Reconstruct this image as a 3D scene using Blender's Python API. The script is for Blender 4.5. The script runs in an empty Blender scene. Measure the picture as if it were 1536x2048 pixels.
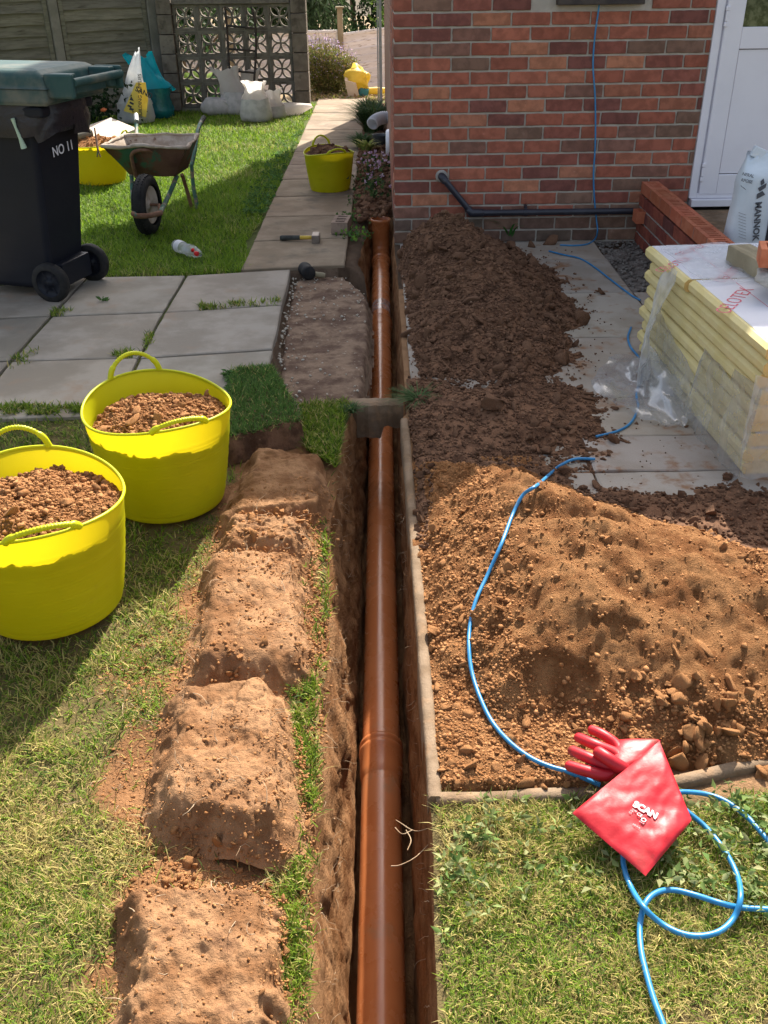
import bpy, bmesh, math, random
import numpy as np
from math import sin, cos, pi, radians, sqrt, atan2
from mathutils import Vector, Matrix, Euler, Quaternion

random.seed(7)
RNG = np.random.default_rng(11)
scene = bpy.context.scene
C = scene.collection

# ------------------------------------------------------------------ camera
CAM_H, PITCH, ROLL, FPX = 1.53, 30.5, -0.0125, 1880.0
cam_data = bpy.data.cameras.new("camera")
cam = bpy.data.objects.new("camera", cam_data)
C.objects.link(cam)
cam_data.sensor_fit = 'VERTICAL'
cam_data.sensor_height = 36.0
cam_data.lens = 36.0 * FPX / 2048.0
cam_data.clip_start, cam_data.clip_end = 0.05, 300
CAM_R = Matrix.Rotation(radians(90 - PITCH), 3, 'X') @ Matrix.Rotation(ROLL, 3, 'Z')
CAM_O = Vector((0, 0, CAM_H))
cam.matrix_world = Matrix.Translation(CAM_O) @ CAM_R.to_4x4()
scene.camera = cam

# ------------------------------------------------------------------ light
SUN_EL, SUN_AZ = 44.0, 18.0
world = bpy.data.worlds.new("World")
scene.world = world
world.use_nodes = True
wn = world.node_tree
sky = wn.nodes.new('ShaderNodeTexSky')
sky.sky_type = 'NISHITA'
sky.sun_disc = False
sky.sun_elevation = radians(SUN_EL)
sky.sun_rotation = radians(SUN_AZ)
sky.air_density, sky.dust_density, sky.ozone_density = 1.0, 3.5, 0.3
bg = wn.nodes['Background']
hsv = wn.nodes.new('ShaderNodeHueSaturation'); hsv.inputs['Saturation'].default_value = .62
wn.links.new(sky.outputs[0], hsv.inputs['Color']); wn.links.new(hsv.outputs[0], bg.inputs[0])
bg.inputs[1].default_value = 0.115
sun_data = bpy.data.lights.new("sun", 'SUN')
sun_data.energy = 5.0
sun_data.angle = radians(0.55)
sun_data.color = (1.0, 0.93, 0.82)
sun = bpy.data.objects.new("sun", sun_data)
C.objects.link(sun)
SUN_DIR = Vector((sin(radians(SUN_AZ)) * cos(radians(SUN_EL)), cos(radians(SUN_AZ)) * cos(radians(SUN_EL)), sin(radians(SUN_EL))))
sun.rotation_euler = SUN_DIR.to_track_quat('Z', 'Y').to_euler()
sun.location = (3, 20, 20)
vs = scene.view_settings
vs.view_transform, vs.look, vs.gamma, vs.exposure = 'Standard', 'None', 1.0, 1.22
vs.use_curve_mapping = False
scene.render.resolution_x, scene.render.resolution_y = 768, 1024

# ------------------------------------------------------------------ placing helpers: photo pixel -> point in the world
def ray(px, py):
    return CAM_R @ Vector(((px - 768) / FPX, -(py - 1024) / FPX, -1.0))
def at(px, py, z=0.0):
    d = ray(px, py); t = (z - CAM_H) / d.z
    return CAM_O + d * t
def atY(px, py, Y):
    d = ray(px, py); return CAM_O + d * (Y / d.y)
def proj(x, y, z):
    q = CAM_R.transposed() @ (Vector((x, y, z)) - CAM_O)
    return 768 + FPX * q.x / -q.z, 1024 - FPX * q.y / -q.z
RT = np.array(CAM_R.transposed())
def projn(P):
    q = (np.asarray(P) - np.array(CAM_O)) @ RT.T
    zz = np.maximum(-q[:, 2], 0.05)
    return np.stack([768 + FPX * q[:, 0] / zz, 1024 - FPX * q[:, 1] / zz], 1)

# ------------------------------------------------------------------ numeric noise
def _h(ix, iy, s):
    n = (ix.astype(np.int64) * 374761393 + iy.astype(np.int64) * 668265263 + s * 1274126177) & 0xffffffff
    n = ((n ^ (n >> 13)) * 1274126177) & 0xffffffff
    n = (n ^ (n >> 16)) & 0xffffffff
    return n / 4294967295.0
def vn(x, y, s=0):
    x = np.asarray(x, float); y = np.asarray(y, float)
    xi = np.floor(x); yi = np.floor(y); fx = x - xi; fy = y - yi
    fx = fx * fx * (3 - 2 * fx); fy = fy * fy * (3 - 2 * fy)
    xi = xi.astype(np.int64); yi = yi.astype(np.int64)
    a = _h(xi, yi, s); b = _h(xi + 1, yi, s); c = _h(xi, yi + 1, s); d = _h(xi + 1, yi + 1, s)
    return (a + (b - a) * fx + (c - a) * fy + (a - b - c + d) * fx * fy) * 2 - 1
def fbm(x, y, o=4, s=0, g=0.5):
    r = 0; a = 1; t = 0
    for k in range(o):
        r = r + a * vn(x * 2 ** k + 17.3 * k, y * 2 ** k - 9.1 * k, s + k * 31); t += a; a *= g
    return r / t
def sstep(a, b, x):
    t = np.clip((x - a) / (b - a), 0, 1); return t * t * (3 - 2 * t)
def inpoly(x, y, poly):
    x = np.asarray(x); y = np.asarray(y); r = np.zeros(x.shape, bool); n = len(poly)
    for i in range(n):
        x1, y1 = poly[i]; x2, y2 = poly[(i + 1) % n]
        if y1 == y2: continue
        c = ((y1 > y) != (y2 > y)) & (x < (x2 - x1) * (y - y1) / (y2 - y1) + x1)
        r ^= c
    return r
def polydist(x, y, poly):
    """signed distance, positive inside"""
    x = np.asarray(x, float); y = np.asarray(y, float); d = np.full(x.shape, 1e9); n = len(poly)
    for i in range(n):
        x1, y1 = poly[i][:2]; x2, y2 = poly[(i + 1) % n][:2]
        dx, dy = x2 - x1, y2 - y1; L = dx * dx + dy * dy + 1e-12
        t = np.clip(((x - x1) * dx + (y - y1) * dy) / L, 0, 1)
        d = np.minimum(d, np.hypot(x - x1 - t * dx, y - y1 - t * dy))
    return np.where(inpoly(x, y, [p[:2] for p in poly]), d, -d)
def wpoly(pts, z=0.0):
    return [tuple(at(p[0], p[1], z)[:2]) for p in pts]

# ------------------------------------------------------------------ object helpers
def tag(o, label=None, cat=None, group=None, kind=None):
    if label: o['label'] = label
    if cat: o['category'] = cat
    if group: o['group'] = group
    if kind: o['kind'] = kind
    return o
def empty(name, loc=(0, 0, 0), label=None, cat=None, group=None, kind=None, rz=0.0):
    o = bpy.data.objects.new(name, None); C.objects.link(o); o.location = loc; o.rotation_euler = (0, 0, rz)
    o.empty_display_size = 0.1
    return tag(o, label, cat, group, kind)
def link(name, me, parent=None, loc=None, rot=None, scale=None):
    o = bpy.data.objects.new(name, me); C.objects.link(o)
    if parent is not None: o.parent = parent
    if loc is not None: o.location = loc
    if rot is not None: o.rotation_euler = rot
    if scale is not None: o.scale = scale
    return o
def fastmesh(name, V, F, m=None, smooth=False, col=None, mi=None, mats=None):
    V = np.asarray(V, np.float32); F = np.asarray(F, np.int32); k = F.shape[1]
    me = bpy.data.meshes.new(name)
    me.vertices.add(len(V)); me.vertices.foreach_set('co', V.ravel())
    me.loops.add(F.size); me.loops.foreach_set('vertex_index', F.ravel())
    me.polygons.add(len(F)); me.polygons.foreach_set('loop_start', np.arange(0, F.size, k, dtype=np.int32))
    me.polygons.foreach_set('loop_total', np.full(len(F), k, np.int32))
    if smooth: me.polygons.foreach_set('use_smooth', np.ones(len(F), bool))
    if mi is not None: me.polygons.foreach_set('material_index', np.asarray(mi, np.int32))
    me.update(calc_edges=True)
    if col is not None:
        a = me.color_attributes.new('col', 'FLOAT_COLOR', 'POINT')
        cc = np.ones((len(V), 4), np.float32); cc[:, :3] = col
        a.data.foreach_set('color', cc.ravel())
    if mats:
        for q in mats: me.materials.append(q)
    elif m: me.materials.append(m)
    return me
def pymesh(name, V, F, m=None, smooth=False):
    me = bpy.data.meshes.new(name); me.from_pydata([tuple(v) for v in V], [], [tuple(f) for f in F]); 
    if smooth:
        for p in me.polygons: p.use_smooth = True
    if m: me.materials.append(m)
    me.update()
    return me
class MB:
    """collects simple solids into one mesh"""
    def __init__(s): s.V = []; s.F = []; s.sm = []; s.mi = []; s.cur = 0
    def add(s, V, F, smooth=False):
        b = len(s.V); s.V += [tuple(v) for v in V]
        for f in F: s.F.append(tuple(i + b for i in f)); s.sm.append(smooth); s.mi.append(s.cur)
        return s
    def box(s, c, d, M=None):
        x, y, z = d[0] / 2, d[1] / 2, d[2] / 2
        V = [Vector((a * x, b * y, e * z)) for a in (-1, 1) for b in (-1, 1) for e in (-1, 1)]
        if M is not None: V = [M @ v for v in V]
        V = [v + Vector(c) for v in V]
        return s.add(V, [(0, 1, 3, 2), (4, 6, 7, 5), (0, 4, 5, 1), (2, 3, 7, 6), (0, 2, 6, 4), (1, 5, 7, 3)])
    def hexa(s, b, t):
        """bottom 4 and top 4 points, counter-clockwise"""
        V = list(b) + list(t)
        return s.add(V, [(3, 2, 1, 0), (4, 5, 6, 7), (0, 1, 5, 4), (1, 2, 6, 5), (2, 3, 7, 6), (3, 0, 4, 7)])
    def tube(s, P, r, n=10, cap=True, smooth=True, closed=False, flat=1.0):
        P = [Vector(p) for p in P]; R = r if hasattr(r, '__len__') else [r] * len(P)
        V = []; N = len(P); up = None
        for i, p in enumerate(P):
            if closed: t = (P[(i + 1) % N] - P[i - 1])
            else: t = P[min(i + 1, N - 1)] - P[max(i - 1, 0)]
            t.normalize()
            if up is None:
                up = Vector((0, 0, 1)) if abs(t.z) < .9 else Vector((1, 0, 0))
            a = t.cross(up)
            if a.length < 1e-5: a = t.cross(Vector((1, 0, 0)))
            a.normalize(); b = a.cross(t); up = b
            for k in range(n):
                w = 2 * pi * k / n; V.append(p + (a * cos(w) + b * sin(w) * flat) * R[i])
        F = []
        for i in range(N if closed else N - 1):
            j = (i + 1) % N
            for k in range(n):
                F.append((i * n + k, i * n + (k + 1) % n, j * n + (k + 1) % n, j * n + k))
        s.add(V, F, smooth)
        if cap and not closed:
            s.add(V[:n], [tuple(range(n))[::-1]]); s.add(V[-n:], [tuple(range(n))])
        return s
    def lathe(s, prof, n=32, o=(0, 0, 0), M=None, smooth=True):
        """prof = [(r, z)]"""
        V = []; 
        for r, z in prof:
            for k in range(n):
                v = Vector((r * cos(2 * pi * k / n), r * sin(2 * pi * k / n), z))
                if M is not None: v = M @ v
                V.append(v + Vector(o))
        F = [(i * n + k, i * n + (k + 1) % n, (i + 1) * n + (k + 1) % n, (i + 1) * n + k) for i in range(len(prof) - 1) for k in range(n)]
        return s.add(V, F, smooth)
    def build(s, name, m, parent=None, bevel=0, seg=2, loc=None, rot=None):
        me = bpy.data.meshes.new(name); me.from_pydata(s.V, [], s.F)
        me.polygons.foreach_set('use_smooth', s.sm)
        if isinstance(m, (list, tuple)):
            for q in m: me.materials.append(q)
            me.polygons.foreach_set('material_index', s.mi)
        elif m: me.materials.append(m)
        me.update()
        if bevel:
            bm = bmesh.new(); bm.from_mesh(me); bmesh.ops.remove_doubles(bm, verts=bm.verts, dist=1e-6)
            es = [e for e in bm.edges if len(e.link_faces) == 2 and e.calc_face_angle(0) > .5]
            bmesh.ops.bevel(bm, geom=es, offset=bevel, segments=seg, affect='EDGES', profile=.5)
            bm.to_mesh(me); bm.free()
        return link(name, me, parent, loc, rot)
def curve_pts(P, n=8):
    """Catmull-Rom through P"""
    P = [Vector(p) for p in P]; out = []
    for i in range(len(P) - 1):
        a = P[i - 1] if i else P[0] * 2 - P[1]; b = P[i]; c = P[i + 1]; d = P[i + 2] if i + 2 < len(P) else P[-1] * 2 - P[-2]
        for k in range(n):
            t = k / n
            out.append(.5 * ((2 * b) + (c - a) * t + (2 * a - 5 * b + 4 * c - d) * t * t + (3 * b - a - 3 * c + d) * t ** 3))
    out.append(P[-1]); return out
def text(name, body, m, parent, origin, xdir, ydir, size, ext=0.0006, bold=0.0, align='LEFT', shear=0.0):
    cu = bpy.data.curves.new(name, 'FONT'); cu.body = body; cu.size = size; cu.extrude = ext; cu.offset = bold
    cu.align_x = align; cu.shear = shear; cu.resolution_u = 3
    cu.materials.append(m)
    o = link(name, cu); bpy.context.view_layer.update(); me = bpy.data.meshes.new_from_object(o.evaluated_get(bpy.context.evaluated_depsgraph_get())); bpy.data.objects.remove(o)
    o = link(name, me, parent)
    x = Vector(xdir).normalized(); y = Vector(ydir); y = (y - x * y.dot(x)).normalized(); z = x.cross(y)
    o.matrix_basis = Matrix.Translation(origin) @ Matrix((x, y, z)).transposed().to_4x4()
    return o

# ------------------------------------------------------------------ materials
def mat(name, c1, c2=None, rough=.8, spec=.3, nscale=8, ndet=6, bump=0, bscale=60, bump2=0, b2scale=12, col=False, objcol=False,
        trans=0.0, metal=0.0, c3=None, n3=40, w3=(.6, .75), stretch=None, rvar=0.0, ramp=(.38, .62), alpha=1.0, coat=0.0, sheen=0.0, tcol=None, orand=False):
    m = bpy.data.materials.new(name); m.use_nodes = True; nt = m.node_tree; N = nt.nodes; L = nt.links
    bs = N['Principled BSDF']; out = N['Material Output']
    tc = N.new('ShaderNodeTexCoord'); vec = tc.outputs['Object']
    if orand:
        oi0 = N.new('ShaderNodeObjectInfo'); va = N.new('ShaderNodeVectorMath'); va.operation = 'MULTIPLY_ADD'
        cx = N.new('ShaderNodeCombineXYZ'); 
        for k in range(3): L.new(oi0.outputs['Random'], cx.inputs[k])
        va.inputs[1].default_value = (37, 53, 71); L.new(cx.outputs[0], va.inputs[0]); L.new(vec, va.inputs[2]); vec = va.outputs[0]
    if stretch:
        mp = N.new('ShaderNodeMapping'); mp.inputs['Scale'].default_value = stretch; L.new(vec, mp.inputs[0]); vec = mp.outputs[0]
    def noise(sc, det=6, rg=.6):
        n = N.new('ShaderNodeTexNoise'); n.inputs['Scale'].default_value = sc; n.inputs['Detail'].default_value = det
        n.inputs['Roughness'].default_value = rg; L.new(vec, n.inputs['Vector']); return n.outputs[0]
    def ramp2(src, a, b):
        r = N.new('ShaderNodeMapRange'); r.inputs['From Min'].default_value = a; r.inputs['From Max'].default_value = b
        r.interpolation_type = 'SMOOTHSTEP'; L.new(src, r.inputs['Value']); return r.outputs[0]
    def mix(f, a, b, mode='MIX'):
        x = N.new('ShaderNodeMix'); x.data_type = 'RGBA'; x.blend_type = mode
        if isinstance(f, float): x.inputs[0].default_value = f
        else: L.new(f, x.inputs[0])
        for i, q in ((6, a), (7, b)):
            if isinstance(q, tuple): x.inputs[i].default_value = (*q[:3], 1)
            else: L.new(q, x.inputs[i])
        return x.outputs[2]
    c = tuple(c1)
    if c2 is not None: c = mix(ramp2(noise(nscale, ndet), *ramp), tuple(c1), tuple(c2))
    if c3 is not None: c = mix(ramp2(noise(n3, 5), *w3), c, tuple(c3))
    if col:
        a = N.new('ShaderNodeVertexColor'); a.layer_name = 'col'; c = mix(1.0, c, a.outputs[0], 'MULTIPLY')
    if objcol:
        oi = N.new('ShaderNodeObjectInfo'); c = mix(1.0, c, oi.outputs['Color'], 'MULTIPLY')
    if isinstance(c, tuple): bs.inputs['Base Color'].default_value = (*c, 1)
    else: L.new(c, bs.inputs['Base Color'])
    bs.inputs['Roughness'].default_value = rough; bs.inputs['Specular IOR Level'].default_value = spec
    bs.inputs['Metallic'].default_value = metal; bs.inputs['Alpha'].default_value = alpha
    bs.inputs['Coat Weight'].default_value = coat
    if rvar:
        mr = N.new('ShaderNodeMapRange'); mr.inputs['From Min'].default_value = .3; mr.inputs['From Max'].default_value = .7
        mr.inputs['To Min'].default_value = rough - rvar; mr.inputs['To Max'].default_value = rough + rvar
        L.new(noise(nscale * 2.3), mr.inputs['Value']); L.new(mr.outputs[0], bs.inputs['Roughness'])
    nrm = None
    for b, sc in ((bump2, b2scale), (bump, bscale)):
        if b:
            bp = N.new('ShaderNodeBump'); bp.inputs['Distance'].default_value = b; bp.inputs['Strength'].default_value = 1
            L.new(noise(sc, 8, .65), bp.inputs['Height'])
            if nrm: L.new(nrm, bp.inputs['Normal'])
            nrm = bp.outputs[0]
    if nrm: L.new(nrm, bs.inputs['Normal'])
    if trans:
        tb = N.new('ShaderNodeBsdfTranslucent'); ms = N.new('ShaderNodeMixShader'); ms.inputs[0].default_value = trans
        tc_ = tcol if tcol is not None else c
        if isinstance(tc_, tuple): tb.inputs[0].default_value = (*tc_[:3], 1)
        else: L.new(tc_, tb.inputs[0])
        if nrm: L.new(nrm, tb.inputs['Normal'])
        L.new(bs.outputs[0], ms.inputs[1]); L.new(tb.outputs[0], ms.inputs[2]); L.new(ms.outputs[0], out.inputs[0])
    return m
def film(name, tint=(.9, .92, .95), haze=.35, rough=.25, haze2=None):
    """thin clear plastic sheet"""
    m = bpy.data.materials.new(name); m.use_nodes = True; nt = m.node_tree; N = nt.nodes; L = nt.links; N.clear()
    out = N.new('ShaderNodeOutputMaterial'); tr = N.new('ShaderNodeBsdfTransparent'); tr.inputs[0].default_value = (.96, .97, .97, 1)
    df = N.new('ShaderNodeBsdfDiffuse'); df.inputs[0].default_value = (*tint, 1); tl = N.new('ShaderNodeBsdfTranslucent'); tl.inputs[0].default_value = (*tint, 1)
    gl = N.new('ShaderNodeBsdfGlossy'); gl.inputs['Roughness'].default_value = rough; gl.inputs[0].default_value = (.55, .55, .55, 1)
    a = N.new('ShaderNodeMixShader'); a.inputs[0].default_value = .5; L.new(df.outputs[0], a.inputs[1]); L.new(tl.outputs[0], a.inputs[2])
    b = N.new('ShaderNodeMixShader'); L.new(tr.outputs[0], b.inputs[1]); L.new(a.outputs[0], b.inputs[2])
    tc = N.new('ShaderNodeTexCoord'); no = N.new('ShaderNodeTexNoise'); no.inputs['Scale'].default_value = 14; no.inputs['Detail'].default_value = 5
    L.new(tc.outputs['Object'], no.inputs['Vector'])
    mr = N.new('ShaderNodeMapRange'); mr.inputs['From Min'].default_value = .35; mr.inputs['From Max'].default_value = .7
    mr.inputs['To Min'].default_value = haze * .7; mr.inputs['To Max'].default_value = haze2 or haze * 1.5; L.new(no.outputs[0], mr.inputs['Value']); L.new(mr.outputs[0], b.inputs[0])
    fr = N.new('ShaderNodeFresnel'); fr.inputs[0].default_value = 1.45
    c = N.new('ShaderNodeMixShader'); fm = N.new('ShaderNodeMath'); fm.operation = 'MULTIPLY'; fm.inputs[1].default_value = .30; L.new(fr.outputs[0], fm.inputs[0]); L.new(fm.outputs[0], c.inputs[0]); L.new(b.outputs[0], c.inputs[1]); L.new(gl.outputs[0], c.inputs[2])
    L.new(c.outputs[0], out.inputs[0]); return m

M = {}
M['soil_dark'] = mat('dark_damp_soil', (.085, .043, .025), (.205, .108, .062), rough=.95, spec=.15, nscale=16, ndet=12, bump=.0035, bscale=190, bump2=.006, b2scale=45, c3=(.32, .22, .14), n3=60, w3=(.62, .8))
M['soil_orange'] = mat('dry_orange_soil', (.25, .105, .038), (.41, .20, .082), rough=.95, spec=.12, nscale=13, ndet=12, ramp=(.40, .60), bump=.005, bscale=240, bump2=.010, b2scale=60, c3=(.46, .29, .16), n3=90, w3=(.62, .8))
M['clod_orange'] = mat('orange_clods', (.27, .12, .045), (.43, .215, .092), rough=.95, spec=.12, nscale=30, ndet=9, bump=.002, bscale=300, c3=(.46, .31, .19), n3=25, w3=(.64, .78))
M['clod_dark'] = mat('dark_clods', (.095, .050, .030), (.215, .118, .069), rough=.95, spec=.15, nscale=26, ndet=9, bump=.002, bscale=300, c3=(.36, .27, .19), n3=25, w3=(.66, .8))
M['turf_soil'] = mat('turf_underside', (.21, .102, .046), (.35, .193, .098), rough=.96, spec=.1, nscale=9, ndet=12, ramp=(.38, .60), bump=.004, bscale=200, bump2=.010, b2scale=34, c3=(.22, .115, .06), n3=16, w3=(.54, .72))
M['trench'] = mat('trench_wall', (.20, .09, .036), (.34, .18, .085), rough=.95, spec=.1, nscale=10, bump=.006, bscale=130, bump2=.016, b2scale=30, stretch=(1, .8, 1.6), c3=(.16, .085, .045), n3=18, w3=(.58, .75))
M['ground'] = mat('lawn_soil', (.8, .8, .8), (1, 1, 1), rough=.95, spec=.1, nscale=14, ndet=10, bump=.008, bscale=120, bump2=.01, b2scale=35, col=True, c3=(.62, .58, .55), n3=30)
M['bare'] = mat('bare_bedding_soil', (.13, .08, .055), (.27, .185, .125), rough=.93, spec=.2, nscale=11, ndet=12, bump=.004, bscale=130, bump2=.008, b2scale=30, c3=(.46, .39, .3), n3=50, w3=(.6, .78))
M['slab'] = mat('paving_concrete', (.245, .215, .172), (.33, .295, .245), rough=.9, spec=.25, nscale=3.5, bump=.0012, bscale=220, bump2=.002, b2scale=30, objcol=True, orand=True, c3=(.30, .215, .15), n3=5, w3=(.56, .8))
M['path'] = mat('path_concrete', (.225, .17, .12), (.30, .235, .172), rough=.9, spec=.2, nscale=4, bump=.0012, bscale=200, bump2=.002, b2scale=20, objcol=True, orand=True, c3=(.165, .135, .105), n3=7, w3=(.52, .75))
M['patio_r'] = mat('dusty_paving', (.285, .25, .205), (.35, .315, .27), rough=.9, spec=.2, nscale=4, bump=.0012, bscale=220, objcol=True, orand=True, c3=(.24, .135, .075), n3=9, w3=(.52, .7))
M['concrete'] = mat('old_concrete', (.17, .115, .07), (.25, .18, .12), rough=.92, spec=.2, nscale=9, bump=.002, bscale=180, bump2=.004, b2scale=30, c3=(.30, .19, .11), n3=14, w3=(.5, .7))
M['rawconc'] = mat('broken_concrete', (.42, .40, .36), (.55, .53, .49), rough=.9, spec=.2, nscale=25, bump=.006, bscale=70, c3=(.25, .24, .22), n3=60)
M['brick'] = mat('house_brick', (.72, .72, .72), (1.0, 1.0, 1.0), rough=.88, spec=.25, nscale=18, bump=.0016, bscale=240, bump2=.002, b2scale=50, objcol=True, orand=True, c3=(1.3, 1.5, 1.7), n3=26, w3=(.60, .85))
M['newbrick'] = mat('new_red_brick', (.44, .13, .065), (.52, .185, .10), rough=.85, spec=.25, nscale=16, bump=.001, bscale=240, objcol=True, orand=True)
M['mortar'] = mat('mortar', (.44, .40, .34), (.52, .48, .41), rough=.95, spec=.1, nscale=12, bump=.002, bscale=260, c3=(.34, .30, .25), n3=5)
M['newmortar'] = mat('grey_new_mortar', (.30, .28, .25), (.38, .36, .33), rough=.95, spec=.1, nscale=12, bump=.002, bscale=260)
M['upvc'] = mat('white_upvc', (.84, .83, .88), (.80, .79, .84), rough=.35, spec=.5, nscale=3)
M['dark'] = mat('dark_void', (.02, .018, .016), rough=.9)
M['glass'] = mat('dark_glass', (.06, .07, .03), (.16, .17, .09), rough=.08, spec=.6, nscale=25)
M['black_pipe'] = mat('black_plastic_pipe', (.018, .02, .03), (.03, .032, .045), rough=.38, spec=.5, nscale=6)
M['orange_pipe'] = mat('terracotta_plastic', (.47, .155, .052), (.52, .18, .065), rough=.27, spec=.5, nscale=4, rvar=.07, c3=(.36, .19, .10), n3=9, w3=(.56, .80))
M['blue'] = mat('blue_cable_sheath', (.02, .19, .42), (.03, .24, .50), rough=.35, spec=.5, nscale=20, c3=(.25, .33, .40), n3=30, w3=(.62, .8))
M['red'] = mat('red_rubber', (.40, .008, .016), (.50, .014, .026), rough=.45, spec=.4, nscale=9, bump=.0008, bscale=45, c3=(.20, .035, .025), n3=9, w3=(.54, .74))
M['print'] = mat('white_print', (.78, .66, .66), rough=.6)
M['tub'] = mat('yellow_tub_plastic', (.58, .60, .005), (.64, .66, .01), rough=.42, spec=.4, nscale=4, trans=.44, tcol=(.76, .58, .01), c3=(.36, .30, .05), n3=5, w3=(.60, .82))
M['tubthick'] = mat('yellow_tub_rim', (.62, .64, .01), rough=.4, spec=.4, trans=.25)
M['foam'] = mat('foam_board', (.76, .64, .29), (.82, .71, .37), rough=.85, spec=.2, nscale=6, bump=.001, bscale=200, trans=.12)
M['foamend'] = mat('foam_board_cut_end', (.66, .46, .17), (.74, .55, .24), rough=.9, spec=.15, nscale=10, bump=.002, bscale=120)
M['foil'] = mat('white_foil_facing', (.72, .72, .78), (.76, .76, .81), rough=.33, spec=.5, nscale=5, bump=.0008, bscale=20)
M['redink'] = mat('red_ink', (.68, .16, .2), rough=.6)
M['film'] = film('clear_wrap', haze=.30, rough=.22)
M['film2'] = film('thick_wrap', haze=.55, rough=.3)
M['bin'] = mat('bin_body_plastic', (.007, .009, .016), (.010, .012, .019), rough=.5, spec=.25, nscale=4, c3=(.025, .027, .03), n3=5, w3=(.6, .9), rvar=.06)
M['lid'] = mat('bin_lid_plastic', (.016, .062, .062), (.03, .078, .073), rough=.6, spec=.3, nscale=6, c3=(.15, .15, .12), n3=3.5, w3=(.44, .70))
M['rubber'] = mat('black_rubber', (.011, .011, .012), (.024, .023, .022), rough=.75, spec=.3, nscale=20, bump=.001, bscale=60)
M['rust'] = mat('rusty_steel_tray', (.075, .032, .022), (.12, .06, .04), rough=.75, spec=.3, nscale=6, c3=(.03, .10, .06), n3=3.2, w3=(.56, .62), bump=.0015, bscale=60)
M['caked'] = mat('cement_caked_steel', (.34, .27, .21), (.48, .41, .34), rough=.9, spec=.2, nscale=12, bump=.003, bscale=60, c3=(.15, .08, .05), n3=16, w3=(.6, .7))
M['greentube'] = mat('chipped_green_tube', (.04, .12, .09), (.07, .16, .12), rough=.6, spec=.3, nscale=12, c3=(.27, .2, .15), n3=22, w3=(.5, .6), bump=.001, bscale=80)
M['rusttube'] = mat('rusty_tube', (.15, .075, .045), (.22, .12, .08), rough=.8, spec=.2, nscale=22, c3=(.06, .13, .10), n3=15, w3=(.6, .7), bump=.001, bscale=80)
M['fence'] = mat('weathered_fence_wood', (.165, .155, .12), (.23, .215, .17), rough=.92, spec=.1, nscale=4, stretch=(1, 1, 9), bump=.002, bscale=30, objcol=True, orand=True, c3=(.10, .09, .065), n3=5, w3=(.56, .72))
M['fencefar'] = mat('sun_bright_fence_wood', (.74, .73, .74), (.82, .81, .82), rough=.9, spec=.1, nscale=3, stretch=(1, 1, 8), bump=.002, bscale=30, objcol=True, orand=True, c3=(.3, .24, .19), n3=6, w3=(.55, .72))  # wood colour raised very pale, standing in for sunlight on the far fence
M['cpost'] = mat('concrete_post', (.19, .175, .14), (.25, .23, .19), rough=.92, nscale=6, bump=.002, bscale=80)
M['block'] = mat('screen_block', (.15, .13, .11), (.21, .185, .155), rough=.95, spec=.1, nscale=9, bump=.003, bscale=70, objcol=True, orand=True, c3=(.09, .08, .065), n3=8, w3=(.52, .7))
M['black_steel'] = mat('black_steel', (.02, .018, .016), (.06, .04, .03), rough=.6, nscale=18)
M['sack'] = mat('woven_sack', (.42, .39, .37), (.54, .50, .48), rough=.8, spec=.2, nscale=12, bump=.003, bscale=30, trans=.1)
M['sacktop'] = mat('empty_sack_top', (.84, .77, .71), (.88, .82, .77), rough=.5, spec=.3, nscale=10, bump=.004, bscale=22, trans=.62)
M['bluebag'] = mat('blue_polythene', (.0, .36, .44), (.0, .46, .55), rough=.3, spec=.5, nscale=6, bump=.006, bscale=16, trans=.55, tcol=(.0, .72, .85))
M['tealbag'] = mat('teal_filled_bag', (.0, .10, .13), (.01, .16, .19), rough=.25, spec=.6, nscale=8, bump=.008, bscale=14)
M['clearbag'] = mat('clear_bag', (.55, .58, .62), (.7, .7, .7), rough=.3, spec=.4, nscale=7, bump=.005, bscale=16, trans=.5, alpha=.75)
M['yellowprint'] = mat('yellow_print', (.72, .55, .08), (.78, .62, .12), rough=.5, trans=.35, bump=.003, bscale=20)
M['ink'] = mat('black_ink', (.03, .03, .035), rough=.6)
M['board'] = mat('pale_board', (.62, .52, .41), (.68, .58, .47), rough=.8, nscale=4)
M['grass'] = mat('grass_blades', (1, 1, 1), rough=.6, spec=.25, col=True, trans=.42)
M['leaf'] = mat('leaf', (1, 1, 1), rough=.7, spec=.15, col=True, trans=.4)
M['stem'] = mat('stem', (.16, .14, .06), (.22, .18, .09), rough=.8, nscale=20)
M['bark'] = mat('bark', (.10, .075, .05), (.15, .12, .085), rough=.9, nscale=10, bump=.006, bscale=20)
M['bag_white'] = mat('white_paper_bag', (.66, .74, .80), (.72, .79, .85), rough=.45, spec=.4, nscale=6, bump=.003, bscale=18)
M['greyink'] = mat('grey_ink', (.10, .105, .12), rough=.6)
M['wood'] = mat('rough_timber', (.26, .22, .14), (.36, .31, .21), rough=.9, nscale=5, stretch=(1, 6, 1), bump=.002, bscale=60)
M['oldbrick'] = mat('old_brown_brick', (.24, .17, .13), (.33, .24, .185), rough=.92, nscale=16, bump=.003, bscale=120)
M['steel'] = mat('worn_steel', (.16, .13, .11), (.24, .2, .17), rough=.5, metal=.6, nscale=14)
M['grip'] = mat('black_grip', (.03, .032, .03), (.06, .062, .055), rough=.8, nscale=20)
M['yellowgrip'] = mat('yellow_handle', (.52, .34, .03), (.6, .4, .06), rough=.5, nscale=20)
M['galv'] = mat('galvanised_post', (.40, .41, .40), (.5, .5, .48), rough=.5, metal=.4, nscale=10, c3=(.25, .2, .15), n3=20)
M['hose'] = mat('white_vent_hose', (.72, .72, .76), rough=.5, trans=.2)
M['root'] = mat('pale_roots', (.33, .22, .13), (.5, .37, .24), rough=.9, nscale=30)
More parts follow.
